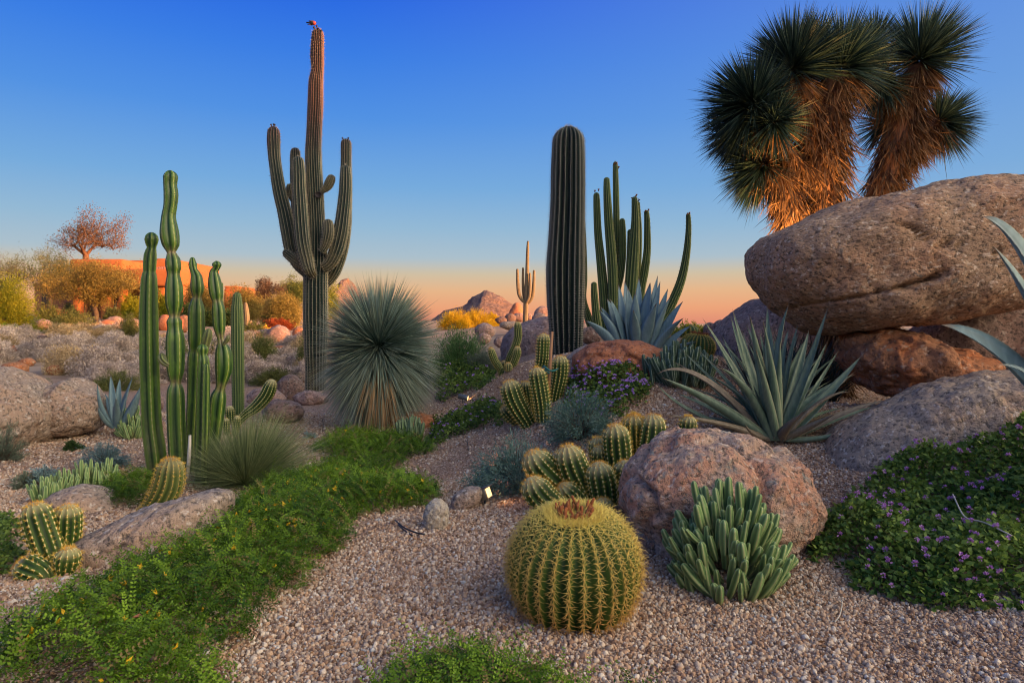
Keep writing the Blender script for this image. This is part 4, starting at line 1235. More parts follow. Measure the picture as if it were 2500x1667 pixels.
torch('fat leaning olive torch column at the foot of the cereus group', hit(400, 1250), [
    ('stem', [(416, 1116, 24), (416, 1142, 32), (411, 1180, 36), (394, 1215, 33), (366, 1242, 22), (335, 1262, 12)], 4.15)], mat='torchdry', ribs=14)
torch('torch cactus group tied to a wooden stake before the giant column cactus', hit(1290, 1015), [
    ('stem', [(1240, 928, 16), (1246, 945, 25), (1256, 975, 27), (1272, 1005, 25), (1290, 1035, 20)], 5.4),
    ('stem', [(1281, 930, 10), (1283, 945, 14), (1288, 980, 15), (1296, 1030, 13)], 5.5),
    ('stem', [(1309, 896, 14), (1312, 915, 21), (1318, 950, 22), (1324, 990, 21), (1326, 1030, 17)], 5.3),
    ('stem', [(1366, 868, 14), (1368, 885, 20), (1366, 920, 20), (1358, 960, 17), (1350, 1000, 14)], 5.6),
    ('stem', [(1326, 814, 11), (1327, 830, 16), (1325, 870, 16.5), (1322, 900, 15), (1325, 960, 14)], 5.75),
    ('stem', [(1228, 988, 10), (1236, 998, 17), (1250, 1012, 19), (1266, 1030, 16)], None)])
torch('small torch cactus group against the big mauve boulder', hit(1236, 900), [
    ('stem', [(1263, 785, 6), (1264, 798, 9), (1265, 820, 9.5), (1258, 845, 9.5), (1246, 870, 9), (1238, 895, 8)], 7.7),
    ('stem', [(1263, 845, 7), (1263, 860, 9.5), (1257, 880, 9), (1248, 900, 8)], 7.5),
    ('stem', [(1198, 848, 6), (1201, 862, 9), (1209, 882, 9), (1222, 902, 8)], 7.5),
    ('stem', [(1230, 880, 5), (1231, 888, 8), (1232, 902, 8)], None),
    ('stem', [(1240, 884, 5), (1241, 892, 9), (1242, 906, 9)], None),
    ('stem', [(1172, 863, 5), (1173, 872, 8), (1180, 890, 8)], None)], spl=0.012, spn=5, sp=0.02)
V, Q, T3 = tube([P(1348, 810, 5.55), P(1344, 870, 5.5), P(1339, 960, 5.45)], [0.012, 0.013, 0.013], 8)
stake = tag(obj('wooden_stake', Geo().add(V, Q, T3), M['wood'], origin=hit(1339, 955)), 'leaning wooden stake among the torch cactus columns', 'stake')
g = Geo()
for (a, b) in ((P(1327, 893, 5.42), P(1344, 905, 5.38)), (P(1344, 905, 5.38), P(1362, 900, 5.5)), (P(1324, 897, 5.44), P(1342, 911, 5.38))):
    V, Q, T3 = tube([a, (a + b) / 2 + np.array([0, -0.02, -0.006]), b], [0.007, 0.009, 0.007], 6)
    g.add(V, Q, T3)
tag(obj('plant_tie', g, M['tie'], origin=P(1344, 905, 5.4)), 'teal tie wrapped round the stake and torch columns', 'tie')

# --- barrel cacti
def barrel(label, c, R, H, tilt, ribs, areoles, spl, spw, flower_r, seed=0, roll=0.0):
    root = thing('barrel_cactus', label, 'barrel cactus', c)
    v = np.linspace(0, 1, 70)
    ph = -1.15 + v * (math.pi / 2 + 1.15)
    rad = R * np.cos(ph) ** 0.86
    z = np.where(ph < 0, np.sin(ph) / math.sin(1.15) * H * 0.46, np.sin(ph) ** 0.95 * H * 0.54) if False else np.sin(ph) * H * 0.5
    z = z - z.min()
    z = z - 0.10 * H * np.exp(-(rad / (0.30 * R)) ** 2)
    per = 8
    n = ribs * per
    th = np.arange(n) / n * 2 * math.pi
    w = np.abs(np.sin(ribs * th / 2))
    dep = 0.115 * np.clip(rad / (0.35 * R), 0, 1) ** 0.5
    prof = 1 - dep[:, None] * (w ** 0.9)[None, :]
    rr = rad[:, None] * prof * (1 + 0.03 * fbm(np.stack([np.cos(th)[None] * 1.5 + 0 * v[:, None], np.sin(th)[None] * 1.5 + 0 * v[:, None], v[:, None] * 3 + 0 * th[None]], -1), seed, 3))
    X = rr * np.cos(th)
    Y = rr * np.sin(th)
    Z = z[:, None] + 0 * X - (1 - prof) * H * 0.25 * np.clip(v - 0.5, 0, 1)[:, None]
    ct, st = math.cos(tilt), math.sin(tilt)
    def tf(p):
        # lean towards the viewer (about x) and sideways (about y)
        x, y, zz = p[..., 0], p[..., 1], p[..., 2]
        y2, z2 = y * ct - zz * st, y * st + zz * ct
        cr, sr = math.cos(roll), math.sin(roll)
        return np.stack([x * cr + z2 * sr, y2, -x * sr + z2 * cr], -1) + np.asarray(c)
    V = tf(np.stack([X, Y, Z], -1))
    m = len(v)
    idx = np.arange(m * n).reshape(m, n)
    b = np.roll(idx, -1, 1)
    Q = np.stack([idx[:-1], b[:-1], b[1:], idx[1:]], -1).reshape(-1, 4)
    s = np.concatenate([[0], np.cumsum(np.hypot(np.diff(rad), np.diff(z)))])
    body = obj('body', Geo().add(V.reshape(-1, 3), Q, ridge=np.broadcast_to(1 - w, (m, n)).ravel(), along=np.repeat(s, n), tip=np.zeros(m * n)), M['barrel'], root)
    r_ = np.random.default_rng(seed)
    # areoles along each rib, closer together at the top
    q = np.linspace(0, 1, areoles) ** 0.85
    sa = (0.03 + 0.93 * q) * s[-1]
    ra, za = np.interp(sa, s, rad), np.interp(sa, s, z)
    dr, dz = np.interp(sa, s, np.gradient(rad, s)), np.interp(sa, s, np.gradient(z, s))
    rt = np.arange(ribs) / ribs * 2 * math.pi
    O = np.stack([np.cos(rt), np.sin(rt), 0 * rt], -1)
    A = O[None] * ra[:, None, None] + np.array([0, 0, 1.0]) * za[:, None, None]
    Nn = unit(O[None] * dz[:, None, None] - np.array([0, 0, 1.0]) * dr[:, None, None])
    Tn = unit(O[None] * dr[:, None, None] + np.array([0, 0, 1.0]) * dz[:, None, None])
    Sd = np.cross(Nn, Tn)
    g = Geo()
    for k in range(9):
        if k < 8:
            a = k / 8 * 2 * math.pi + 0.39
            D = Nn * 0.75 + (Tn * math.sin(a) * 0.8 + Sd * math.cos(a) * 1.05)
            L = spl * r_.uniform(0.65, 1.1, D.shape[:2])
        else:
            D = Nn * 1.0 - Tn * 0.75
            L = spl * r_.uniform(1.0, 1.45, D.shape[:2])
        D = unit(D + r_.normal(0, 0.26, D.shape))
        B0 = A + Nn * 0.001
        mid = B0 + D * L[..., None] * 0.55
        curl = unit(D - Nn * 0.45 - Tn * 0.15)
        end = mid + curl * L[..., None] * 0.5
        sd = unit(np.cross(D, r_.normal(size=D.shape)))
        sd2 = np.cross(unit(D), sd)
        ring = lambda p, ww: np.stack([p + sd * ww, p - sd * ww * 0.5 + sd2 * ww * 0.87, p - sd * ww * 0.5 - sd2 * ww * 0.87], 2)
        VV = np.concatenate([ring(B0, spw), ring(mid, spw * 0.75), end[:, :, None]], 2)
        nn = VV.shape[0] * VV.shape[1]
        VV = tf(VV).reshape(-1, 3)
        o7 = np.arange(nn)[:, None] * 7
        Qs = np.concatenate([o7 + np.array([[0, 1, 4, 3]]), o7 + np.array([[1, 2, 5, 4]]), o7 + np.array([[2, 0, 3, 5]])])
        Ts = np.concatenate([o7 + np.array([[3, 4, 6]]), o7 + np.array([[4, 5, 6]]), o7 + np.array([[5, 3, 6]])])
        tint = np.broadcast_to((np.clip(q * 1.5 - 0.35, 0, 1))[:, None], D.shape[:2]) * 0.8 + r_.uniform(0, 0.25, D.shape[:2])
        g.add(VV, Qs, Ts, tint=np.repeat(tint.ravel(), 7))
    obj('spines', g, M['sp_barrel'], root, kind='stuff')
    # woolly yellow crown
    n = 3200
    a = r_.uniform(0, 2 * math.pi, n)
    rc = R * 0.46 * np.sqrt(r_.uniform(0, 1, n))
    zc = np.interp(-rc, -rad[::-1][::-1], z) if False else np.interp(rc, rad[m // 2:][::-1], z[m // 2:][::-1])
    Ac = np.stack([rc * np.cos(a), rc * np.sin(a), zc], -1)
    Dc = unit(np.stack([np.cos(a) * rc / R * 1.2, np.sin(a) * rc / R * 1.2, np.ones(n)], -1) + r_.normal(0, 0.45, (n, 3)))
    gg = spikes(tf(Ac), tf(Ac + Dc) - tf(Ac), spl * 0.8 * r_.uniform(0.5, 1.2, n), spw * 1.1, r_)
    gg.A['tint'] = [np.repeat(np.clip(rc / R * 2.0 + r_.normal(0, 0.2, n), 0, 1), 3)]
    obj('woolly_crown', gg, M['sp_barrel'], root, kind='stuff')
    # dried flowers round the apex
    for k in range(58):
        a = k / 58 * 2 * math.pi + r_.uniform(-0.2, 0.2)
        rc = flower_r * r_.uniform(0.75, 1.05)
        zc = np.interp(rc, rad[m // 2:][::-1], z[m // 2:][::-1])
        p0 = np.array([rc * math.cos(a), rc * math.sin(a), zc])
        h = R * r_.uniform(0.09, 0.20)
        p0[:2] *= r_.uniform(0.55, 1.15)
        p1 = p0 + np.array([math.cos(a) * h * 0.15 + r_.normal(0, 0.25 * h), math.sin(a) * h * 0.15 + r_.normal(0, 0.25 * h), h])
        V, Q, T3 = tube(tf(np.array([p0, p0 * 0.4 + p1 * 0.6, p1])), [R * 0.016, R * r_.uniform(0.015, 0.030), R * r_.uniform(0.006, 0.028)], 6)
        obj('dried_flower', Geo().add(V, Q, T3), M['flower_br'], root)
    return root
bpos = hit(1400, 1500)
dB = 2.62
barrel('golden barrel cactus in the foreground with yellow spines and brown flower crown', (float((1400 - CX) / FPX * dB), dB, -0.035), 0.252, 0.462, 0.12, 29, 26, 0.038, 0.0012, 0.070, 1)
pb = P(1699, 868, 6.4)
barrel('farther golden barrel cactus right of the blue agave, tilted right', (pb[0], pb[1], pb[2] - 0.03), 0.165, 0.25, 0.05, 26, 18, 0.016, 0.0009, 0.075, 2, roll=0.12)
cactus('barrel_cactus', 'hazy spined small cactus beyond the farther golden barrel', 'cactus', P(1685, 812, 8.6), [('stem', [(1685, 792, 14), (1685, 800, 22), (1685, 830, 24)], 8.6)], M['pipe'], M['sp_gold'], ribs=14, depth=0.15, per=4, sp=0.02, spl=0.03, spn=10, spw=0.001)

# --- finger euphorbias: every finger a part
def finger(base, dirn, L, r, seed, fine=1.0):
    r_ = np.random.default_rng(seed)
    b = np.asarray(base)
    dd = unit(np.asarray(dirn, float))
    bend = unit(np.array([0, 0, 1.0])) * 0.28 * L
    p = [b, b + dd * L * 0.35 + bend * 0.05, b + dd * L * 0.7 + bend * 0.3, b + dd * L + bend * 0.75]
    rad = [r * 0.7, r * 0.98, r * 1.05, r * 0.75]
    rows = np.array([[*a, q] for a, q in zip(p, rad)])
    return ribtube(rows, ribs=4, depth=0.34, per=4, style='round', step=r * 1.1, lump=0.12, seed=seed, dome_k=1.3)[0]
def fingers(name, label, cat, base, rx, ry, rz, n, Lr, rr_, mat, seed=0, flat=0.0, up=0.5, tooth=0):
    root = thing(name, label, cat, base)
    r_ = np.random.default_rng(seed)
    for i in range(n):
        # golden-angle spread over a dome
        t = (i + 0.5) / n
        pol = math.acos(1 - t * (1.0 - 0.02)) if flat == 0 else math.acos(1 - t)
        az = i * 2.39996 + r_.uniform(-0.25, 0.25)
        dd = np.array([math.sin(pol) * math.cos(az), math.sin(pol) * math.sin(az), math.cos(pol)])
        L = r_.uniform(*Lr)
        tip = np.array([dd[0] * rx, dd[1] * ry, max(dd[2], 0.08) * rz]) * r_.uniform(0.74, 1.12)
        dirn = unit(dd * (1 - up) + np.array([0, 0, 1.0]) * up + r_.normal(0, 0.13, 3))
        b0 = np.asarray(base) + tip - dirn * L
        b0[2] = max(b0[2], base[2] - 0.02) if tip[2] < 0.1 else b0[2]
        r = r_.uniform(*rr_) * r_.choice([0.8, 1.0, 1.12])
        obj('stem', finger(b0, dirn, L, r, seed * 1000 + i), mat, root)
    return root
b = hit(1775, 1425)
fingers('finger_euphorbia', 'clump of pale green finger stems in front of the pink boulder', 'succulent', b, 0.27, 0.25, 0.41, 190, (0.09, 0.18), (0.0125, 0.0195), M['euph'], 1, up=0.42)
b = hit(325, 1068)
fingers('finger_euphorbia', 'bright finger euphorbia clump between the small blue agave and cereus', 'succulent', b, 0.17, 0.15, 0.27, 60, (0.12, 0.18), (0.013, 0.018), M['euph'], 2)
b = hit(1000, 1068)
fingers('finger_euphorbia', 'small pale finger euphorbia against the flat topped brown rock', 'succulent', b, 0.16, 0.13, 0.20, 46, (0.12, 0.17), (0.011, 0.016), M['euphpale'], 3, up=0.75)
b = P(1665, 985, 5.4)
b[2] = float(gz(b[0], b[1]))
fingers('finger_euphorbia', 'grey green euphorbia mound below the farther golden barrel', 'succulent', b, 0.27, 0.26, 0.27, 150, (0.14, 0.22), (0.015, 0.021), M['euphgrey'], 4, up=0.7)
# low hedge-like row
for i, (px, py, ht, lab) in enumerate([(105, 1228, 0.14, 'leftmost finger clump of the low row behind the grey rock'), (150, 1205, 0.16, 'second finger clump of the low row behind the grey rock'), (205, 1190, 0.18, 'middle finger clump of the low row behind the grey rock'), (255, 1185, 0.17, 'rightmost finger clump of the low row behind the grey rock')]):
    p_ = hit(px, py)
    fingers('finger_euphorbia', lab, 'succulent', p_, 0.10, 0.08, ht, 26, (0.09, 0.13), (0.012, 0.016), M['euph'], 10 + i, up=0.75)

# ------------------------------------------------------------------ agave and aloe leaves, each a part
def leaf_geo(p0, p1, p2, width, thick, o_dir, roll=0.0, gutter=0.25, nseg=18, teeth=0, seed=0, wbase=0.6, wmax=0.32, tooth_l=0.006):
    t = np.linspace(0, 1, nseg + 1)
    c = ((1 - t) ** 2)[:, None] * p0 + (2 * t * (1 - t))[:, None] * p1 + (t ** 2)[:, None] * p2
    T = unit(np.gradient(c, axis=0))
    o = np.array([o_dir[0], o_dir[1], 0.0])
    o = o / (np.linalg.norm(o) + 1e-9)
    wv = np.cross(o, [0, 0, 1.0])
    wv = unit(wv - T * (T @ wv)[:, None])
    nv = np.cross(wv, T)
    cr, sr = math.cos(roll), math.sin(roll)
    wv, nv = wv * cr + nv * sr, nv * cr - wv * sr
    # face that looks to the plant's axis is concave
    k = np.where(t < wmax, wbase + (1 - wbase) * np.sin(t / wmax * math.pi / 2), np.clip(1 - ((t - wmax) / (1 - wmax)) ** 1.55, 0, 1))
    w = width * 0.5 * np.maximum(k, 0.004)
    us = np.array([-1, -0.55, 0, 0.55, 1, 0.6, 0, -0.6])
    up = np.array([1, 1, 1, 1, 1, 0, 0, 0])
    gz_ = gutter * us ** 2
    th = thick * (1 - t ** 1.5)[:, None] * (1 - up) * (1 - 0.25 * us ** 2)
    off = (gz_[None, :] * w[:, None] * 2) * (1.0) - th - 0.02 * w[:, None]
    V = c[:, None] + us[None, :, None] * w[:, None, None] * wv[:, None] - off[..., None] * nv[:, None] * (-1)
    n = 8
    m = nseg + 1
    idx = np.arange(m * n).reshape(m, n)
    b = np.roll(idx, -1, 1)
    Q = np.stack([idx[:-1], b[:-1], b[1:], idx[1:]], -1).reshape(-1, 4)
    g = Geo().add(V.reshape(-1, 3), Q, along=np.repeat(t, n), edge=np.tile(np.abs(us), m))
    if teeth:
        tv, tt_ = [], []
        for sgn in (-1, 1):
            for q in np.linspace(0.12, 0.9, teeth):
                i0 = q * nseg
                i = int(i0)
                f = i0 - i
                e = (V[i, 0 if sgn < 0 else 4] * (1 - f) + V[min(i + 1, nseg), 0 if sgn < 0 else 4] * f)
                Ti = T[i]
                wi = wv[i] * sgn
                s_ = tooth_l * (1.1 - q * 0.5)
                a = len(tv)
                tv += [e - Ti * s_ * 0.5 - wi * s_ * 0.2, e + Ti * s_ * 0.5 - wi * s_ * 0.2, e + wi * s_ + Ti * s_ * 0.4]
                tt_.append([a, a + 1, a + 2])
        g.add(np.array(tv), None, tt_, along=0.92, edge=1.0)
    return g
def leaf_px(root, base, d, tip, wpx, mid=None, dz=0.0, roll=None, mat=None, bow=0.12, teeth=12, thick=0.012, gutter=0.25, seed=0, wbase=0.6, wmax=0.32, tl=0.006, bd=0.0):
    p0 = P(base[0], base[1], d + bd)
    p2 = P(tip[0], tip[1], d + dz)
    if mid is not None:
        pm = P(mid[0], mid[1], d + dz * 0.5)
        p1 = 2 * pm - 0.5 * (p0 + p2)
    else:
        v = p2 - p0
        p1 = (p0 + p2) / 2 + np.array([-v[0] * bow, -dz * bow, abs(v[0]) * bow * 1.2 + 0.0])
    o = np.array([p2[0] - p0[0], p2[1] - p0[1] + (0.0001 if dz >= 0 else -0.0001)])
    if roll is None:
        # leaves that run sideways are turned enough to show their face
        side = abs(o[0]) / (np.linalg.norm(o) + 1e-9)
        roll = (0.75 if o[0] > 0 else -0.75) * side * (1 if dz < 0 else -1)
    g = leaf_geo(p0, p1, p2, wpx * d / FPX, thick, o, roll, gutter, 18, teeth, seed, wbase, wmax, tl)
    return obj('leaf', g, mat, root)
# blue agave, right of centre
ba = hit(1550, 850)
d = 6.35
ag = thing('agave', 'large blue grey agave behind the red brown boulder', 'agave', P(1550, 850, d))
for (tip, bs, w, dz) in [((1505, 806 + -25), (1520, 838), 0, 0)][:0] + [
        ((1525, 685), (1540, 835), 30, 0.25), ((1560, 676), (1556, 835), 26, 0.30), ((1588, 690), (1570, 840), 30, 0.18), ((1606, 672), (1580, 840), 22, 0.3),
        ((1612, 686), (1585, 845), 24, 0.12), ((1631, 704), (1592, 850), 26, 0.18), ((1638, 722), (1590, 860), 28, -0.05), ((1668, 735), (1598, 862), 28, 0.05),
        ((1669, 776), (1595, 868), 30, -0.15), ((1689, 794), (1605, 875), 22, 0.05), ((1703, 834), (1600, 885), 26, -0.15), ((1510, 694), (1528, 838), 26, 0.2),
        ((1482, 728), (1515, 840), 28, 0.1), ((1489, 729), (1525, 840), 30, 0.0), ((1466, 748), (1512, 842), 26, 0.1), ((1462, 756), (1510, 846), 26, -0.05),
        ((1428, 782), (1500, 850), 28, -0.1), ((1551, 712), (1552, 842), 30, -0.1), ((1546, 756), (1555, 845), 26, -0.28), ((1603, 740), (1570, 850), 34, -0.22),
        ((1587, 690), (1568, 842), 36, 0.0), ((1532, 700), (1543, 838), 34, 0.05), ((1445, 800), (1505, 850), 22, 0.2), ((1650, 800), (1595, 866), 20, 0.3)]:
    leaf_px(ag, bs, d, tip, w, dz=dz, mat=M['agave'], bow=0.10, teeth=16, thick=0.012, gutter=0.18, wbase=0.72, wmax=0.35, bd=dz * 0.25)
# small blue agave, left
ag2 = thing('agave', 'small blue agave beside the boulders at the left', 'agave', hit(284, 1048))
d = 6.6
for (tip, bs, w, dz, mid) in [((237, 930), (278, 1043), 17, -0.1, (247, 1000)), ((239, 990), (276, 1045), 14, -0.2, (250, 1022)), ((270, 914), (281, 1040), 19, 0.1, None), ((293, 921), (286, 1040), 20, 0.15, None),
                              ((283, 972), (284, 1046), 19, -0.2, None), ((326, 914), (292, 1042), 22, 0.0, (305, 985)), ((347, 936), (296, 1044), 22, -0.1, (322, 1000)), ((256, 960), (280, 1040), 14, 0.2, None), ((312, 945), (292, 1040), 16, 0.2, None)]:
    leaf_px(ag2, bs, d, tip, w, mid, dz, mat=M['agave'], teeth=10, thick=0.010, gutter=0.25, wbase=0.75, wmax=0.4, bow=0.1)
# agave leaning in from beyond the right frame edge
_b = P(2750, 1350, 2.9)
_b[2] = float(gz(_b[0], _b[1]))
ag3 = thing('agave', 'blue agave leaves reaching in from the right edge before the boulders', 'agave', _b)
_by = HY + (CZ - _b[2]) / 2.9 * FPX
for (tip, bx_, mid, w, dz) in [((2399, 529), 2730, (2545, 730), 92, -0.05), ((2424, 600), 2725, (2560, 850), 80, -0.15), ((2296, 792), 2715, (2505, 935), 84, -0.1), ((2432, 890), 2715, (2580, 985), 22, -0.2),
                               ((2660, 470), 2745, (2690, 860), 90, 0.2), ((2860, 430), 2755, (2815, 850), 90, 0.1), ((3020, 560), 2765, (2905, 860), 90, 0.0), ((3120, 760), 2770, (2960, 950), 90, 0.2), ((2780, 620), 2750, (2790, 950), 90, -0.5), ((2960, 900), 2765, (2880, 1020), 80, -0.4), ((2700, 560), 2750, (2720, 900), 80, 0.6), ((2900, 560), 2760, (2850, 900), 80, 0.6)]:
    leaf_px(ag3, (bx_, _by), 2.9, tip, w, mid, dz, roll=1.0 if tip[0] < 2600 else None, mat=M['agave'], teeth=16, thick=0.012, gutter=0.25, wbase=0.8, wmax=0.42, tl=0.010)
# big aloe
al = thing('aloe', 'large grey green aloe with long toothed leaves behind the pink boulder', 'aloe', hit(1892, 1075))
d = 4.55
for (tip, mid, w, dz, bx, dry) in [
        ((1714, 775), (1800, 920), 22, 0.15, -16, 0), ((1788, 754), (1828, 900), 26, 0.2, -8, 0), ((1783, 768), (1822, 900), 20, 0.35, -6, 0), ((1830, 769), (1860, 920), 30, -0.1, -4, 0), ((1862, 779), (1884, 930), 27, -0.15, 4, 0),
        ((1874, 744), (1878, 880), 24, 0.3, 0, 0), ((1927, 740), (1898, 880), 24, 0.15, 3, 0), ((2024, 743), (1965, 920), 26, 0.0, 12, 0), ((1976, 802), (1945, 920), 24, 0.25, 10, 0), ((1949, 790), (1925, 900), 18, 0.4, 6, 0),
        ((2106, 865), (2020, 965), 28, 0.05, 22, 0), ((2078, 957), (2000, 985), 15, -0.05, 22, 1), ((2167, 976), (2060, 1010), 17, 0.0, 30, 1), ((2085, 1040), (2010, 1070), 18, -0.15, 32, 0),
        ((1603, 914), (1715, 925), 20, 0.0, -24, 1), ((1613, 921), (1735, 985), 30, -0.1, -22, 0), ((1617, 1013), (1750, 1035), 18, -0.3, -20, 1), ((1755, 896), (1826, 960), 24, -0.2, -10, 0), ((1603, 934), (1690, 1005), 12, 0.1, -24, 0),
        ((1967, 1002), (1925, 1045), 28, -0.25, 16, 1), ((2020, 833), (1975, 930), 16, 0.3, 14, 0), ((1762, 818), (1810, 920), 14, 0.4, -10, 0), ((2040, 1010), (1985, 1040), 22, -0.2, 26, 1), ((1819, 1035), (1840, 1060), 12, -0.3, -14, 1),
        ((1660, 850), (1770, 960), 13, 0.45, -14, 0), ((1735, 800), (1800, 930), 12, 0.5, -8, 0), ((1810, 800), (1845, 930), 16, 0.45, -2, 0), ((1905, 775), (1895, 920), 16, 0.45, 4, 0), ((2050, 850), (1985, 955), 14, 0.4, 16, 0), ((2090, 905), (2000, 985), 14, 0.3, 20, 1), ((1690, 900), (1780, 985), 14, 0.3, -18, 0), ((1640, 880), (1760, 960), 12, 0.5, -16, 1), ((1845, 850), (1868, 960), 26, -0.25, 0, 0), ((1905, 830), (1900, 950), 22, -0.1, 6, 0), ((1650, 960), (1740, 1000), 16, 0.2, -22, 0), ((2140, 990), (2040, 1025), 16, 0.2, 28, 0), ((1990, 860), (1950, 960), 18, 0.2, 12, 0), ((1700, 850), (1790, 950), 14, 0.4, -14, 0)]:
    leaf_px(al, (1892 + bx, 1074), d, tip, w * 1.05, mid, dz, mat=M['aloedry'] if dry else M['aloe'], teeth=20, thick=0.014, gutter=0.32, wbase=0.85, wmax=0.22, tl=0.004, roll=None if abs(tip[0] - 1892) > 60 else 0.3)

_r = np.random.default_rng(64)
for k_ in range(26):
    an_ = math.pi * (0.06 + 0.88 * (k_ + _r.uniform(0, 1)) / 26)
    ln_ = _r.uniform(200, 300)
    dx_, dy_ = math.cos(an_) * ln_ * 0.85, math.sin(an_) * ln_
    bx_ = _r.uniform(-10, 10) + 16 * math.cos(an_)
    leaf_px(al, (1892 + bx_, 1070), d, (1892 + dx_, 1070 - dy_), _r.uniform(16, 26), (1892 + dx_ * 0.42, 1070 - dy_ * 0.58), _r.uniform(0.15, 0.55), mat=M['aloedry'] if _r.uniform() < 0.2 else M['aloe'], teeth=14, thick=0.012, gutter=0.3, wbase=0.85, wmax=0.25, tl=0.004, roll=_r.uniform(-0.5, 0.5))

# ------------------------------------------------------------------ blade and leaf scatter helpers
def blades(A, D, L, w, droop, tint, nseg=3, r_=None, tipcol=0.0, up=None):
    r_ = r_ or rng
    n = len(A)
    L = np.broadcast_to(L, (n,))
    droop = np.broadcast_to(droop, (n,))
    w = np.broadcast_to(w, (n,))
    sd = unit(np.cross(D, unit(np.array([0, 0, 1.0]) + r_.normal(0, 0.5, (n, 3)))))
    V, tp = [], []
    for k in range(nseg + 1):
        t = k / nseg
        c = A + D * (L * t)[:, None] + np.array([0, 0, -1.0]) * (droop * L * t * t)[:, None]
        ww = w * (1.0 if t < 0.35 else (1 - t) ** 0.6 * 1.25 if t < 1 else 0.02)
        V += [c - sd * ww[:, None], c + sd * ww[:, None]]
        tp += [t, t]
    V = np.stack(V, 1)
    m = 2 * (nseg + 1)
    o = np.arange(n)[:, None] * m
    Q = np.concatenate([o + np.array([[2 * k, 2 * k + 1, 2 * k + 3, 2 * k + 2]]) for k in range(nseg)])
    return Geo().add(V.reshape(-1, 3), Q, tint=np.repeat(np.broadcast_to(tint, (n,)), m), tip=np.tile(np.clip((np.array(tp) - 0.85) / 0.15, 0, 1) * tipcol, n))
def leaves(A, D, L, w, tint, r_=None, geo=None):
    """one folded diamond per leaf"""
    r_ = r_ or rng
    n = len(A)
    L = np.broadcast_to(L, (n,))[:, None]
    w = np.broadcast_to(w, (n,))[:, None]
    sd = unit(np.cross(D, r_.normal(size=(n, 3))))
    V = np.stack([A, A + D * L * 0.45 + sd * w, A + D * L, A + D * L * 0.45 - sd * w], 1)
    g = geo or Geo()
    g.add(V.reshape(-1, 3), np.arange(4 * n).reshape(-1, 4), tint=np.repeat(np.broadcast_to(tint, (n,)), 4))
    return g
def inpoly(px, py, poly):
    poly = np.asarray(poly, float)
    r = np.zeros(px.shape, bool)
    x1, y1 = poly[-1]
    for x2, y2 in poly:
        k = ((y2 > py) != (y1 > py)) & (px < (x1 - x2) * (py - y2) / (y1 - y2 + 1e-12) + x2)
        r ^= k
        x1, y1 = x2, y2
    return r

# blue yucca
def rosette(c, n, L, w, axis, spread_min, r_, droop=0.08, squash=1.0):
    """blades all round an axis; spread_min = lowest cos to the axis"""
    D = rand_dirs(n * 4, r_)
    D = D[(D @ axis) > spread_min][:n]
    return D
r_ = np.random.default_rng(5)
dY = 7.3
yc = P(924, 850, dY)
yu = thing('yucca', 'round blue yucca rosette with hanging straw skirt, left of centre', 'yucca', hit(930, 1050))
D = rand_dirs(7400, r_)
D = np.vstack([D, unit(rand_dirs(2200, r_) * np.array([0.8, 0.8, 0.55]) + np.array([0, 0, -0.55]))])
el = D[:, 2]
L = 0.575 + 0.065 * r_.normal(size=len(D)) + 0.26 * np.clip(-el, 0, 1) + 0.17 * np.clip(el, 0, 1)
A = yc + D * 0.05
# the skirt hangs steeper
D2 = D.copy()
low = el < -0.25
D2[:, 2] -= 0.22 * np.clip(-el, 0, 1)
D2[:, :2] *= (1 - 0.10 * np.clip(-el, 0, 1))[:, None]
D2 = unit(D2)
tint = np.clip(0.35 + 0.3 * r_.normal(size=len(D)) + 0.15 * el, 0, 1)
dead = (el < -0.45) & (D[:, 0] > -0.12) & (D[:, 0] < 0.42) & (r_.uniform(0, 1, len(D)) < 0.6)
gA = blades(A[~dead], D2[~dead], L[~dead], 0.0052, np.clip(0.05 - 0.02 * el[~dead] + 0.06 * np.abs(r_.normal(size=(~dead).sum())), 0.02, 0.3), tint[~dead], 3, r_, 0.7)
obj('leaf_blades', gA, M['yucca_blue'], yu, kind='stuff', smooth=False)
gD = blades(A[dead], D2[dead], L[dead] * 1.08, 0.0048, 0.05, r_.uniform(0, 1, dead.sum()), 3, r_)
n = 260
An = yc + np.stack([r_.uniform(-0.06, 0.25, n), r_.uniform(-0.30, 0.1, n), r_.uniform(-0.45, -0.05, n)], -1)
Dn = unit(np.stack([r_.normal(0, 0.25, n), r_.normal(-0.15, 0.25, n), -np.ones(n)], -1))
gD2 = blades(An, Dn, r_.uniform(0.25, 0.45, n), 0.0048, 0.0, r_.uniform(0, 1, n), 2, r_)
obj('dead_blades', gD, M['straw2'], yu, kind='stuff', smooth=False)
obj('hanging_skirt', gD2, M['straw2'], yu, kind='stuff', smooth=False)
V, Q, T3 = tube([P(925, 1055, dY), P(918, 950, dY), yc], [0.10, 0.09, 0.06], 12)
obj('trunk', Geo().add(V, Q, T3), M['bark'], yu)

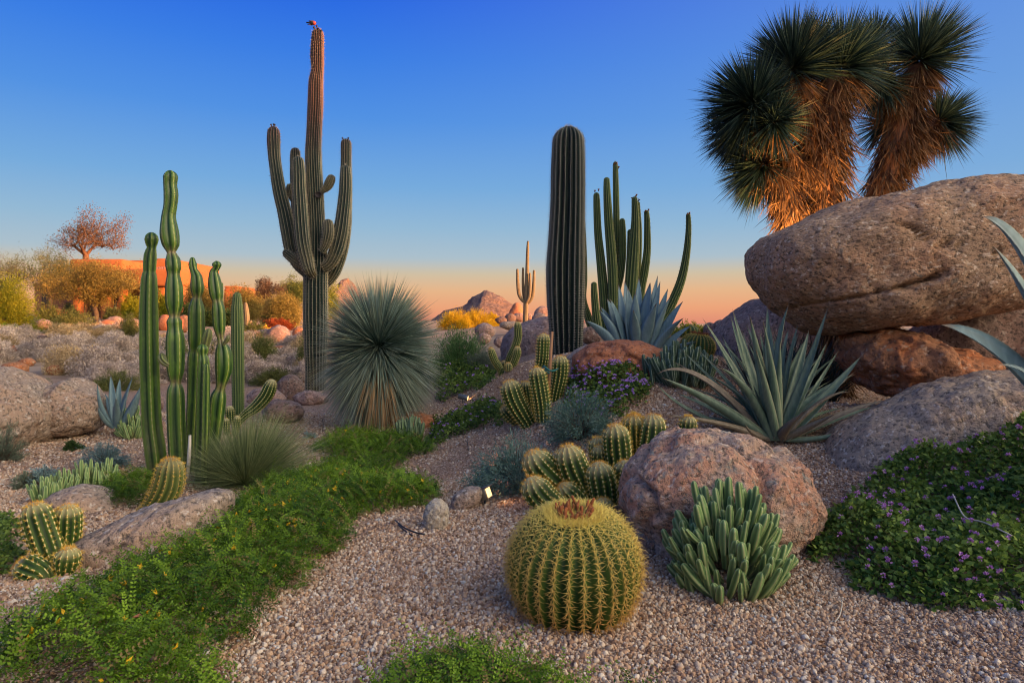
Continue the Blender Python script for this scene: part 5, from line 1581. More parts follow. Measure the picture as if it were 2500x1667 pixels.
# tree yuccas at the right
def tree_yucca(label, base, d, trunks, heads, seed):
    root = thing('yucca_tree', label, 'tree yucca', base)
    r_ = np.random.default_rng(seed)
    for tr, dens in trunks:
        rows = rows_px(tr, d)
        R = resample(rows, 0.06)
        V, Q, T3 = tube(R[:, :3], R[:, 3] * 0.68, 14)
        to = obj('trunk', Geo().add(V, Q, T3), M['bark_red'], root)
        s = np.concatenate([[0], np.cumsum(np.linalg.norm(np.diff(R[:, :3], axis=0), axis=1))])
        n = int(dens * 1.5 * s[-1])
        u = r_.uniform(0, s[-1], n)
        a0 = r_.uniform(0, 2 * math.pi, n)
        c = np.stack([np.interp(u, s, R[:, k]) for k in range(3)], -1)
        rad = np.interp(u, s, R[:, 3]) * (0.92 + 0.35 * vnoise(np.stack([a0 * 1.2, u * 5, u * 0], -1), seed))
        a = a0
        o = np.stack([np.cos(a), np.sin(a), np.zeros(n)], -1)
        A = c + o * (rad * r_.uniform(0.45, 0.85, n))[:, None]
        Dn = unit(o * r_.uniform(0.15, 0.75, n)[:, None] + np.array([0, 0, -1.0]) * r_.uniform(0.5, 1.2, n)[:, None] + r_.normal(0, 0.22, (n, 3)))
        gk = blades(A, Dn, r_.uniform(0.15, 0.36, n), r_.uniform(0.004, 0.0085, n), r_.uniform(-0.05, 0.15, n), np.clip(r_.uniform(0, 1, n) ** 1.3 * 0.7 + 0.45 * fbm(A * 4, seed, 2), 0, 1), 3, r_)
        obj('dead_leaf_skirt', gk, M['straw'], to, kind='stuff', smooth=False)
    for (cx, cy, rp, ax, n, dd) in heads:
        c = P(cx, cy, d + dd)
        ax = unit(np.array(ax, float))
        D = rand_dirs(n * 3, r_)
        co = D @ ax
        D = D[(co > -0.35) & (r_.uniform(0, 1, len(D)) < 0.35 + 0.65 * np.clip(co, 0, 1))][:n]
        co = D @ ax
        lob = fbm(D * 1.7, seed + int(cx), 2)
        L = rp * (d + dd) / FPX * (0.80 + 0.17 * np.clip(co, 0, 1) + 0.07 * r_.normal(size=len(D)) + 0.16 * lob)
        gk = blades(c + D * 0.04, D, L, 0.0070, 0.04 + 0.10 * np.abs(r_.normal(size=len(D))), np.clip(0.28 + 0.28 * r_.normal(size=len(D)) + 0.25 * D[:, 2], 0, 1), 3, r_)
        obj('leaf_rosette', gk, M['yucca_green'], root, kind='stuff', smooth=False)
        nd = n // 3
        Dd = rand_dirs(nd * 6, r_)
        cd = Dd @ ax
        Dd = Dd[(cd < -0.05)][:nd]
        Dd = unit(Dd + np.array([0, 0, -0.7]))
        gk = blades(c + Dd * 0.05, Dd, rp * (d + dd) / FPX * r_.uniform(0.45, 0.85, len(Dd)), 0.0065, 0.05, r_.uniform(0, 1, len(Dd)), 3, r_)
        obj('dead_leaves', gk, M['straw'], root, kind='stuff', smooth=False)
    return root
bA = hit(2030, 1000)
tree_yucca('left tree yucca with five leaf heads and shaggy glowing trunk', P(2030, 990, 7.0), 7.0, [
    ([(2045, 180, 34), (2030, 250, 48), (2020, 330, 52), (2018, 400, 50), (2015, 460, 46), (2020, 560, 42), (2030, 700, 40), (2040, 850, 38), (2040, 1010, 40)], 1150),
    ([(1850, 290, 28), (1880, 330, 34), (1915, 370, 34), (1950, 400, 32), (1985, 430, 30)], 1000),
    ([(1940, 190, 28), (1958, 250, 34), (1975, 310, 38), (1995, 370, 40), (2010, 430, 38)], 1000),
    ([(1878, 415, 26), (1910, 440, 36), (1930, 480, 40), (1938, 540, 36), (1950, 620, 34), (1990, 750, 34)], 1100)],
    [(1935, 175, 152, (-0.15, -0.15, 1), 1250, 0), (2055, 168, 150, (0.15, -0.1, 1), 1250, 0.1), (1840, 262, 148, (-0.75, -0.35, 0.35), 1250, -0.15), (1865, 405, 118, (-0.8, 0.1, -0.45), 1000, 0.1), (1822, 320, 112, (-1, 0.0, -0.15), 700, 0.15), (1890, 300, 100, (-0.3, -0.8, 0.1), 500, -0.3), (1990, 130, 110, (0, 0.5, 1), 500, 0.35), (1850, 300, 130, (-0.9, 0.3, -0.1), 600, 0.2)], 11)
tree_yucca('right tree yucca with three leaf heads above the huge boulder', P(2150, 900, 8.2), 8.2, [
    ([(2240, 165, 30), (2225, 220, 38), (2210, 290, 50), (2195, 360, 52), (2175, 420, 46), (2155, 480, 40), (2145, 560, 42), (2150, 720, 40), (2150, 930, 40)], 1250),
    ([(2290, 300, 30), (2260, 320, 44), (2230, 350, 44), (2205, 380, 36)], 1100),
    ([(2150, 205, 28), (2170, 240, 36), (2190, 280, 36)], 900)],
    [(2245, 150, 152, (0.1, -0.1, 1), 1350, 0), (2290, 300, 105, (0.9, -0.1, 0.15), 900, 0), (2152, 200, 96, (-0.6, -0.3, -0.35), 700, -0.1), (2135, 110, 95, (-0.4, 0.4, 0.8), 500, 0.4), (2165, 300, 90, (-0.8, 0.2, -0.4), 350, 0.25)], 12)

# fine grass clump
r_ = np.random.default_rng(8)
gb = hit(600, 1180)
gr = thing('grass_clump', 'wide clump of fine arching grass blades right of the cereus group', 'ornamental grass', gb)
n = 5200
a = r_.uniform(0, 2 * math.pi, n)
el = np.clip(np.abs(r_.normal(0.75, 0.45, n)), 0.05, 1.5)
D = np.stack([np.cos(a) * np.cos(el), np.sin(a) * np.cos(el), np.sin(el)], -1)
L = r_.uniform(0.40, 0.66, n) * (1 + 0.15 * np.cos(a))
A = gb + np.stack([np.cos(a), np.sin(a), 0 * a], -1) * r_.uniform(0, 0.09, n)[:, None]
obj('blades', blades(A, D, L, 0.0014, r_.uniform(0.02, 0.20, n), np.clip(r_.normal(0.4, 0.3, n), 0, 1), 4, r_), M['grass'], gr, kind='stuff', smooth=False)

# ------------------------------------------------------------------ ground covers
def edge_field(poly, n_est, dens):
    """points on the ground whose place in the photo lies inside poly, with distance to its edge (0..1)"""
    pl = np.array(poly, float)
    corners = np.array([hit(a, max(b, 800)) for a, b in pl])
    x0, x1 = corners[:, 0].min(), corners[:, 0].max()
    y0, y1 = corners[:, 1].min(), corners[:, 1].max()
    n = int(dens * (x1 - x0) * (y1 - y0))
    x = rng.uniform(x0, x1, n)
    y = rng.uniform(y0, y1, n)
    z = gbase(x, y)
    px, py = proj(x, y, z)
    wob = 9 * vnoise(np.stack([x * 5, y * 5, 0 * x], -1), 3) + 6 * vnoise(np.stack([x * 17, y * 17, 0 * x], -1), 4)
    k = inpoly(px + wob, py + wob * 0.6, pl)
    x, y, z, px, py = x[k], y[k], z[k], px[k], py[k]
    # distance to the nearest polygon edge in metres on the ground
    dm = np.full(x.shape, 9.0)
    for i in range(len(corners)):
        a, b = corners[i][:2], corners[(i + 1) % len(corners)][:2]
        ab = b - a
        s_ = np.clip(((x - a[0]) * ab[0] + (y - a[1]) * ab[1]) / (ab @ ab + 1e-9), 0, 1)
        dm = np.minimum(dm, np.hypot(x - a[0] - s_ * ab[0], y - a[1] - s_ * ab[1]))
    return x, y, z, dm
def fern_cover(name, label, cat, poly, dens, H, seed, mat='fern', llen=0.014, flowers=0, flen=(0.10, 0.21), pairs=11):
    r_ = np.random.default_rng(seed)
    x, y, z, dm = edge_field(poly, 0, dens)
    gp = fbm(np.stack([x * 4.5, y * 4.5, 0 * x], -1), seed + 9, 3)
    kk = (gp > -0.55) & ((dm > 0.07) | (gp > -0.15))
    x, y, z, dm = x[kk], y[kk], z[kk], dm[kk]
    n = len(x)
    hh = H * np.clip(dm / 0.16, 0, 1) ** 0.6 * (0.65 + 0.45 * fbm(np.stack([x * 3.2, y * 3.2, 0 * x], -1), seed, 3))
    zz = z + hh * np.clip(r_.beta(3.0, 1.0, n), 0.1, 1)
    A = np.stack([x, y, zz], -1)
    a = r_.uniform(0, 2 * math.pi, n)
    el = r_.normal(0.22, 0.30, n)
    D = unit(np.stack([np.cos(a) * np.cos(el), np.sin(a) * np.cos(el), np.sin(el)], -1))
    L = r_.uniform(*flen, n)
    A = A - D * (L * 0.5)[:, None] * np.array([1, 1, 0.2])
    A[:, 2] = np.maximum(A[:, 2], z + 0.005)
    sd = unit(np.cross(D, np.array([0, 0, 1.0]) + r_.normal(0, 0.35, (n, 3))))
    nm = np.cross(sd, D)
    tb = np.clip(0.38 + 0.22 * r_.normal(size=n) + 0.25 * (zz - z) / H - 0.1 + 0.25 * fbm(np.stack([x * 2, y * 2, 0 * x], -1), seed + 5, 2), 0, 1)
    dd_ = (r_.uniform(0, 1, n) < 0.05) * 1.0
    g = Geo()
    for k in range(pairs):
        t = 0.12 + 0.88 * k / (pairs - 1)
        c = A + D * (L * t)[:, None] + nm * (0.10 * L * math.sin(t * 3.0))[:, None]
        for sg in (-1, 1):
            ld = unit(sd * sg + D * 0.75 + nm * 0.25 + r_.normal(0, 0.22, (n, 3)))
            l = llen * (1.15 - 0.5 * t) * r_.uniform(0.8, 1.2, n)
            ww = unit(np.cross(ld, nm)) * (l * 0.30)[:, None]
            V = np.stack([c, c + ld * (l * 0.5)[:, None] + ww, c + ld * l[:, None], c + ld * (l * 0.5)[:, None] - ww], 1)
            g.add(V.reshape(-1, 3), np.arange(4 * n).reshape(-1, 4), tint=np.repeat(np.clip(tb + 0.25 * (t - 0.5), 0, 1), 4), tip=np.repeat(dd_, 4))
    o = obj(name, g, M[mat], origin=(float(x.mean()), float(y.mean()), float(z.mean())), smooth=False)
    tag(o, label, cat, kind='stuff')
    k = r_.integers(0, n, n // 3)
    gs = Geo()
    V = np.stack([A[k] - sd[k] * 0.0012, A[k] + sd[k] * 0.0012, A[k] + D[k] * L[k][:, None]], 1)
    gs.add(V.reshape(-1, 3), None, np.arange(3 * len(k)).reshape(-1, 3))
    obj('stems', gs, M['fern_stem'], o, kind='stuff')
    if flowers:
        k = r_.integers(0, n, flowers)
        proto = None
        for q in k:
            p_ = np.array([x[q], y[q], z[q] + hh[q] + 0.012])
            if proto is None:
                V = np.array([[0, 0, 0], [0.004, 0.002, 0.004], [0.0, 0.004, 0.016], [-0.004, -0.002, 0.005], [0.008, -0.003, 0.013], [-0.007, 0.003, 0.011], [0.003, -0.006, 0.008]])
                gm = Geo().add(V, [[0, 1, 2, 3], [0, 4, 1, 6], [0, 3, 5, 6]], tint=0.5).mesh('flower')
                gm.materials.append(M['yellow'])
                proto = gm
            f = bpy.data.objects.new('flower', proto)
            COL.objects.link(f)
            f.parent = o
            f.location = tuple(p_ - np.array(o.location))
            f.rotation_euler = (r_.normal(0, 0.6), r_.normal(0, 0.6), r_.uniform(0, 6.28))
            s_ = r_.uniform(0.9, 1.6) * (1 + 0.08 * y[q])
            f.scale = (s_, s_, s_)
    return o
fern_cover('ground_cover', 'bright green feathery ground cover with tiny yellow flowers, lower left', 'ground cover',
           [(-60, 1590), (-60, 1760), (525, 1760), (555, 1600), (635, 1500), (690, 1440), (765, 1425), (790, 1370), (845, 1315), (865, 1270), (950, 1255), (1075, 1225), (1060, 1195), (1010, 1190), (930, 1165), (860, 1155), (800, 1140), (740, 1185), (640, 1205), (560, 1262), (524, 1305), (450, 1382), (370, 1412), (320, 1440), (225, 1485), (90, 1550)],
           3000, 0.21, 1, flowers=170)
fern_cover('ground_cover', 'bright green feathery mound at the foot of the blue yucca', 'ground cover',
           [(800, 1130), (760, 1100), (800, 1072), (860, 1062), (960, 1072), (1040, 1082), (1060, 1105), (1010, 1125), (1000, 1148), (930, 1155), (860, 1150)], 2000, 0.13, 2, llen=0.014, flowers=6)
fern_cover('ground_cover', 'bright green fronds cut by the bottom frame edge', 'ground cover',
           [(880, 1760), (930, 1690), (985, 1640), (1060, 1610), (1150, 1600), (1230, 1630), (1330, 1650), (1480, 1690), (1620, 1760)], 3300, 0.10, 3, llen=0.013)
fern_cover('ground_cover', 'dark green feathery patch left of the leaning torch column', 'ground cover',
           [(215, 1215), (260, 1200), (300, 1180), (345, 1165), (385, 1180), (380, 1225), (330, 1245), (280, 1240)], 3200, 0.15, 4, llen=0.013, mat='fern')
def lantana(label, poly, dens, H, seed, nf, pet='violet', lsz=0.022, mat='lantana', fs=1.0, pick_hi=False):
    r_ = np.random.default_rng(seed)
    x, y, z, dm = edge_field(poly, 0, dens)
    gp = fbm(np.stack([x * 5.5, y * 5.5, 0 * x], -1), seed + 9, 3)
    kk = (gp > -0.50) & ((dm > 0.08) | (gp > -0.12))
    x, y, z, dm = x[kk], y[kk], z[kk], dm[kk]
    n = len(x)
    hh = H * np.clip(dm / 0.20, 0, 1) ** 0.6 * (0.75 + 0.75 * fbm(np.stack([x * 3.5, y * 3.5, 0 * x], -1), seed, 3))
    A = np.stack([x, y, z + hh * r_.beta(2.6, 1.0, n)], -1)
    a = r_.uniform(0, 2 * math.pi, n)
    D = unit(np.stack([np.cos(a), np.sin(a), r_.normal(0.25, 0.45, n)], -1))
    tint = np.clip(0.35 + 0.25 * r_.normal(size=n) + 0.35 * fbm(A * 4, seed + 3, 2), 0, 1)
    g = leaves(A, D, lsz * 1.25 * r_.uniform(0.6, 1.25, n), lsz * 0.38, tint, r_)
    o = obj('lantana_bed', g, M[mat], origin=(float(x.mean()), float(y.mean()), float(z.mean())), smooth=False)
    tag(o, label, 'lantana', kind='stuff')
    k = r_.integers(0, n, n // 40)
    B = A[k]
    Db = unit(r_.normal(size=(len(k), 3)) * np.array([1, 1, 0.5]))
    V = np.stack([B, B + np.array([0.0015, 0, 0.001]), B + Db * 0.12], 1)
    obj('stems', Geo().add(V.reshape(-1, 3), None, np.arange(3 * len(k)).reshape(-1, 3)), M['fern_stem'], o, kind='stuff')
    # one flower head mesh: a small dome of petals
    q = 16
    u_ = unit(np.stack([r_.normal(size=q), r_.normal(size=q), np.abs(r_.normal(size=q)) + 0.15], -1))
    gm = leaves(u_ * 0.003, unit(u_ + r_.normal(0, 0.3, u_.shape)), 0.009, 0.0032, r_.uniform(0, 1, q), r_).mesh('flower_head')
    gm.materials.append(M[pet])
    for q_ in r_.integers(0, n, nf):
        f = bpy.data.objects.new('flower_head', gm)
        COL.objects.link(f)
        f.parent = o
        f.location = tuple(np.array([x[q_], y[q_], z[q_] + hh[q_] + 0.008]) - np.array(o.location))
        f.rotation_euler = (r_.normal(0.3, 0.3), r_.normal(0, 0.3), r_.uniform(0, 6.28))
        s_ = fs * r_.uniform(0.7, 1.3)
        f.scale = (s_, s_, s_)
    return o
lantana('dense green lantana dotted with violet flowers at the lower right', [(1975, 1365), (1990, 1300), (2040, 1250), (2110, 1185), (2190, 1145), (2290, 1130), (2410, 1090), (2560, 1030), (2640, 1300), (2600, 1500), (2480, 1490), (2330, 1495), (2200, 1470), (2090, 1440), (2070, 1390), (2010, 1380)], 13500, 0.19, 21, 200, 'violet_pink', 0.026, fs=1.2)
lantana('lantana in full violet bloom below the red brown boulder', [(1380, 985), (1385, 935), (1430, 925), (1500, 925), (1590, 935), (1615, 965), (1600, 1010), (1540, 1020), (1480, 1025), (1430, 1020)], 15000, 0.29, 22, 170, 'violet', 0.024, fs=1.4)
lantana('long dark lantana strip on the gravel right of the blue yucca', [(1040, 1075), (1065, 1040), (1110, 1015), (1160, 995), (1215, 980), (1245, 1000), (1250, 1030), (1200, 1050), (1150, 1062), (1100, 1075), (1060, 1092)], 9000, 0.22, 23, 75, 'violet', 0.024, mat='lantana', fs=1.3)
lantana('lantana patch with few pale blooms behind the blue yucca', [(1060, 975), (1060, 935), (1100, 905), (1150, 895), (1200, 905), (1212, 925), (1180, 945), (1130, 965), (1085, 985)], 7000, 0.30, 24, 60, 'violet', 0.028, fs=1.5)
lantana('dark leafy mound at the left frame edge beside the torch cactus', [(-60, 1290), (0, 1270), (50, 1275), (75, 1310), (60, 1370), (20, 1400), (-60, 1415)], 14000, 0.16, 25, 0, 'violet', 0.020)

# ------------------------------------------------------------------ shrubs
def shrub(name, label, cat, base, rx, ry, rz, stems, per, llen, lw, mat, seed, stem_mat='bark', tips=None, lie=0.0, up=0.15, group=None, twigs=True, inner=0.35, dn=0.0, stem_r=0.003):
    r_ = np.random.default_rng(seed)
    root = thing(name, label, cat, base, group)
    base = np.asarray(base, float)
    U = rand_dirs(stems * 2, r_)
    U = U[U[:, 2] > -0.05 - dn][:stems]
    E = base + U * np.array([rx, ry, rz]) * (r_.uniform(0.72, 1.08, len(U)) + 0.42 * fbm(U * 2.0, seed, 3))[:, None]
    B = base + r_.normal(0, 0.05, (len(U), 3)) * np.array([rx, ry, 0])
    mid = B + (E - B) * 0.5 + np.array([0, 0, rz * 0.12])
    n = len(U) * per
    k = np.repeat(np.arange(len(U)), per)
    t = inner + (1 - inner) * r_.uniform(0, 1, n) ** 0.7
    c = ((1 - t) ** 2)[:, None] * B[k] + (2 * t * (1 - t))[:, None] * mid[k] + (t ** 2)[:, None] * E[k]
    jit = 0.06 * (rx + rz) * 0.5
    c = c + r_.normal(0, jit, (n, 3))
    D = unit(unit(E[k] - mid[k]) + r_.normal(0, 0.55, (n, 3)) + np.array([0, 0, up]))
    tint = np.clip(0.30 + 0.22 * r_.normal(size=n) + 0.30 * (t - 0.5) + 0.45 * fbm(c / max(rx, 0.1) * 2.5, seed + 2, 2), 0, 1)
    obj('foliage', leaves(c, D, llen * r_.uniform(0.6, 1.3, n), lw, tint, r_), M[mat], root, kind='stuff', smooth=False)
    if twigs:
        g = Geo()
        for i in range(min(len(U), 70)):
            V, Q, T3 = tube([B[i], mid[i] * 0.9 + E[i] * 0.1, E[i]], [stem_r, stem_r * 0.7, stem_r * 0.3], 4)
            g.add(V, Q, T3)
        obj('stems', g, M[stem_mat], root, kind='stuff')
    if tips:
        tm, nt_, tl = tips
        q = r_.integers(0, len(U), nt_)
        nn = nt_ * 14
        A = np.repeat(E[q], 14, 0) + r_.normal(0, tl * 0.6, (nn, 3))
        obj('flowers', leaves(A, unit(r_.normal(size=(nn, 3)) + np.array([0, 0, 0.5])), tl, tl * 0.3, r_.uniform(0, 1, nn), r_), M[tm], root, kind='stuff', smooth=False)
    return root
def at(px, py):
    return hit(px, py)
def wpx(px, p):
    return px * p[1] / FPX
p = P(1415, 1078, 4.75); p[2] = float(gz(p[0], p[1]))
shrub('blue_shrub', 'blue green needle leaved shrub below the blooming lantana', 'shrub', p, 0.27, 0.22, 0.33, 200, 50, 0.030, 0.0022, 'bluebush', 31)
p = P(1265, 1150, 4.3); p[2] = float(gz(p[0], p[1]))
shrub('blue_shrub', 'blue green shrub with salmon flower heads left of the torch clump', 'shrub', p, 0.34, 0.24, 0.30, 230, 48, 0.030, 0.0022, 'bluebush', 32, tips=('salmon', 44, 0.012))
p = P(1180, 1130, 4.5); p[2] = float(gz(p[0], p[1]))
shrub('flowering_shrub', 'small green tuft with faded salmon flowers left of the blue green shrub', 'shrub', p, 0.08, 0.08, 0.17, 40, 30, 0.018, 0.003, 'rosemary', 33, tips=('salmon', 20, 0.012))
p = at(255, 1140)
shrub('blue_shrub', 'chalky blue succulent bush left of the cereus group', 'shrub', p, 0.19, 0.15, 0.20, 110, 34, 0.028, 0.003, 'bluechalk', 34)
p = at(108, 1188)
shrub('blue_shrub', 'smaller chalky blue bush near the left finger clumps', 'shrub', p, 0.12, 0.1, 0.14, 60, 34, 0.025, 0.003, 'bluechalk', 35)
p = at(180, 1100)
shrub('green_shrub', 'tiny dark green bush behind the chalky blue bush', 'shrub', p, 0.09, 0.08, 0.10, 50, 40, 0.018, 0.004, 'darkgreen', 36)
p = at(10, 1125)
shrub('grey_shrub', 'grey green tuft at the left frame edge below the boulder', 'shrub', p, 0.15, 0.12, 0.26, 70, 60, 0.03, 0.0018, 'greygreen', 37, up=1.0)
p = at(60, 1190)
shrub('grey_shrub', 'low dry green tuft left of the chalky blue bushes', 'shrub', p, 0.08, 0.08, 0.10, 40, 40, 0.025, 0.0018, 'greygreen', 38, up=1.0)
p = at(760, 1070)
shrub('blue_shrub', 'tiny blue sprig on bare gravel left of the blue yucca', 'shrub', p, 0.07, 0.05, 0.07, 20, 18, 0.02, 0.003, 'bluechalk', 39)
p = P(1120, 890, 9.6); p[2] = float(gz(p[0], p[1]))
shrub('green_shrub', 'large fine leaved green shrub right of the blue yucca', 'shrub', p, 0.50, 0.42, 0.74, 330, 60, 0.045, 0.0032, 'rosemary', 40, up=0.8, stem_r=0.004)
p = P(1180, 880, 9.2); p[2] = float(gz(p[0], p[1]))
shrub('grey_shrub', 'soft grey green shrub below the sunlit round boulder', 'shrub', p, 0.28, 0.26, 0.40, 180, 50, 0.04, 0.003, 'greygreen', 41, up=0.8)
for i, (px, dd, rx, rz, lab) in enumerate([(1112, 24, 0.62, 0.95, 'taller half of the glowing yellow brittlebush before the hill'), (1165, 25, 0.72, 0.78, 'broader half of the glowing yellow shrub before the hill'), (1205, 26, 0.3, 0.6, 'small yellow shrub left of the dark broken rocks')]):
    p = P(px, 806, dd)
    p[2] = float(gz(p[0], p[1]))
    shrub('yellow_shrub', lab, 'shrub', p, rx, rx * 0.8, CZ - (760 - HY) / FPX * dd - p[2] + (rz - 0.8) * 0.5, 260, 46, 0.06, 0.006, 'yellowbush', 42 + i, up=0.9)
for i, (px, py, dd, rx, rz, m, lab) in enumerate([(1668, 830, 8.6, 0.16, 0.22, 'goldgreen', 'yellow green tuft left behind the farther golden barrel'), (1708, 828, 8.8, 0.17, 0.20, 'goldgreen', 'yellow green tuft right behind the farther golden barrel')]):
    p = P(px, py, dd)
    shrub('yellow_shrub', lab, 'shrub', p, rx, rx, rz, 70, 40, 0.03, 0.004, m, 48 + i)
# dead tangle and dark blades behind the aloe
p = P(1960, 1000, 5.8); p[2] = float(gz(p[0], p[1]))
r_ = np.random.default_rng(77)
n = 900
a = r_.uniform(0, 2 * math.pi, n)
el = r_.uniform(0.5, 1.4, n)
D = np.stack([np.cos(a) * np.cos(el), np.sin(a) * np.cos(el), np.sin(el)], -1)
bl = thing('dark_grass', 'dark narrow leaved tuft in the shade behind the aloe', 'ornamental grass', p)
A = p + np.stack([r_.uniform(-0.42, 0.25, n), r_.uniform(-0.15, 0.15, n), 0 * a], -1)
obj('blades', blades(A, D, r_.uniform(0.35, 0.75, n), 0.005, r_.uniform(0, 0.2, n), np.clip(r_.normal(0.1, 0.2, n), 0, 1), 4, r_), M['yucca_green'], bl, kind='stuff', smooth=False)

# ------------------------------------------------------------------ trees
def tree(name, label, cat, base, crown_c, crown_r, n_att, leaf_n, llen, lw, mat, bark, seed, trunk_r=0.12, leaf_spread=0.25, droop=0.0, group=None, up=0.0, minr=0.006, zcut=-1.0):
    r_ = np.random.default_rng(seed)
    root = thing(name, label, cat, base, group)
    base = np.asarray(base, float)
    cc, cr = np.asarray(crown_c, float), np.asarray(crown_r, float)
    u = rand_dirs(n_att * 2, r_)
    u = u[u[:, 2] > zcut][:n_att]
    att = cc + u * cr * (r_.uniform(0.12, 1.0, len(u)) ** 0.45)[:, None] * (0.86 + 0.95 * fbm(u * 1.9, seed, 3))[:, None]
    fork = base + (cc - base) * 0.5 + r_.normal(0, 0.05, 3) * cr
    nodes = [base, base + (fork - base) * 0.5 + r_.normal(0, 0.04, 3) * cr, fork]
    par = [-1, 0, 1]
    order = np.argsort(np.linalg.norm(att - fork, axis=1))
    for i in order:
        a = att[i]
        nd = np.array(nodes[2:])
        dist = np.linalg.norm(nd - a, axis=1) + 0.55 * np.linalg.norm(nd - fork, axis=1)
        j = int(np.argmin(dist)) + 2
        q = nodes[j]
        seg = a - q
        m1 = q + seg * 0.5 + r_.normal(0, 0.09, 3) * np.linalg.norm(seg)
        nodes.append(m1); par.append(j)
        nodes.append(a); par.append(len(nodes) - 2)
    nodes = np.array(nodes)
    cnt = np.ones(len(nodes))
    for i in range(len(nodes) - 1, 0, -1):
        cnt[par[i]] += cnt[i]
    rad = np.maximum(minr * 0.55, 0.8 * trunk_r * (cnt / cnt[0]) ** 0.62)
    g, gb_ = Geo(), Geo()
    th = np.arange(5) / 5 * 2 * math.pi
    for i in range(1, len(nodes)):
        a, b = nodes[par[i]], nodes[i]
        T = unit(b - a)
        U_ = unit(np.cross(T, [0.3, 0.9, 0.1]))
        B_ = np.cross(T, U_)
        ra, rb = min(rad[par[i]], rad[i] * 1.5), rad[i]
        ring = np.cos(th)[:, None] * U_ + np.sin(th)[:, None] * B_
        V = np.vstack([a + ring * ra, b + ring * rb])
        k = np.arange(5)
        (g if i <= 2 else gb_).add(V, np.stack([k, (k + 1) % 5, (k + 1) % 5 + 5, k + 5], -1))
    obj('trunk', g, M[bark], root)
    obj('branches', gb_, M[bark], root, kind='stuff')
    k = r_.integers(3, len(nodes), leaf_n)
    c = nodes[k] + r_.normal(0, 1, (leaf_n, 3)) * leaf_spread * cr.min() * 0.5
    D = unit(r_.normal(size=(leaf_n, 3)) + np.array([0, 0, up - droop * 2]))
    c[:, 2] -= droop * r_.uniform(0, 1, leaf_n) * cr[2] * 0.3
    tint = np.clip(0.35 + 0.25 * r_.normal(size=leaf_n) + 0.5 * fbm(c / cr.mean() * 2, seed + 1, 2), 0, 1)
    obj('crown', leaves(c, D, llen * r_.uniform(0.5, 1.4, leaf_n), lw, tint, r_), M[mat], root, kind='stuff', smooth=False)
    return root
def tree_px(name, label, cat, d, basepx, cxy, rxy, n_att, leaf_n, llen, lw, mat, bark, seed, **kw):
    leaf_n, llen, lw = int(leaf_n * 2.3), llen * 1.15, lw * 1.25
    b = P(basepx[0], basepx[1], d)
    b[2] = float(gz(b[0], b[1])) - 0.1
    c = P(cxy[0], cxy[1], d)
    r = (rxy[0] * d / FPX, rxy[0] * d / FPX * 0.8, rxy[1] * d / FPX)
    return tree(name, label, cat, b, c, r, n_att, leaf_n, llen, lw, mat, bark, seed, **kw)
tree_px('tree', 'tall sparse reddish tree rising behind the adobe house', 'tree', 41, (212, 770), (222, 582), (86, 72), 460, 3600, 0.10, 0.014, 'mesqred', 'bark_red', 201, trunk_r=0.22, leaf_spread=0.2, zcut=-0.5, minr=0.012)
tree_px('tree', 'bushy orange lit mesquite in front of the adobe house', 'tree', 34, (232, 775), (232, 690), (108, 52), 260, 12000, 0.09, 0.013, 'mesq', 'bark', 202, trunk_r=0.16, leaf_spread=0.35, minr=0.010)
tree_px('tree', 'thinly leafed palo verde just left of the adobe house', 'tree', 38, (125, 775), (128, 668), (68, 66), 340, 5200, 0.09, 0.010, 'palo', 'bark', 203, trunk_r=0.16, minr=0.012)
tree_px('tree', 'nearly bare dark tree at the far left skyline', 'tree', 42, (30, 775), (22, 668), (70, 56), 420, 2600, 0.09, 0.010, 'palo', 'bark', 204, trunk_r=0.18, minr=0.014)
tree_px('tree', 'tan mesquite right behind the slim dark green column cactus', 'tree', 34, (598, 800), (592, 748), (54, 52), 220, 6000, 0.09, 0.013, 'mesq', 'bark', 205, trunk_r=0.13, leaf_spread=0.3, minr=0.010)
tree_px('tree', 'reddish topped mesquite between the slim column cactus and saguaro', 'tree', 36, (640, 805), (648, 738), (38, 62), 200, 7000, 0.08, 0.012, 'mesqred', 'bark_pale', 206, trunk_r=0.13, leaf_spread=0.3, minr=0.010)
tree_px('tree', 'golden tan mesquite left of the saguaro trunk', 'tree', 33, (700, 805), (694, 762), (48, 46), 220, 11000, 0.08, 0.012, 'mesq', 'bark_pale', 207, trunk_r=0.12, leaf_spread=0.4, minr=0.010)
tree_px('tree', 'taller feathery green tree just left of the saguaro trunk', 'tree', 40, (715, 800), (722, 712), (44, 46), 200, 7000, 0.10, 0.012, 'weep', 'bark', 208, trunk_r=0.14, droop=0.4, leaf_spread=0.3, minr=0.010)
tree_px('tree', 'yellow green tree between the saguaro trunk and blue yucca', 'tree', 40, (800, 800), (800, 740), (34, 52), 160, 5000, 0.10, 0.014, 'goldgreen', 'bark', 209, trunk_r=0.1, leaf_spread=0.35, minr=0.010)
tree_px('tree', 'slim olive tree behind the shortest cereus column', 'tree', 36, (500, 795), (492, 738), (46, 46), 200, 7000, 0.09, 0.012, 'mesq', 'bark', 210, trunk_r=0.12, leaf_spread=0.35, minr=0.010)
tree_px('tree', 'hazy bare topped tree behind the cereus and adobe wall', 'tree', 48, (500, 790), (500, 700), (34, 44), 200, 1500, 0.09, 0.010, 'mesqred', 'bark_pale', 211, trunk_r=0.1, minr=0.012)

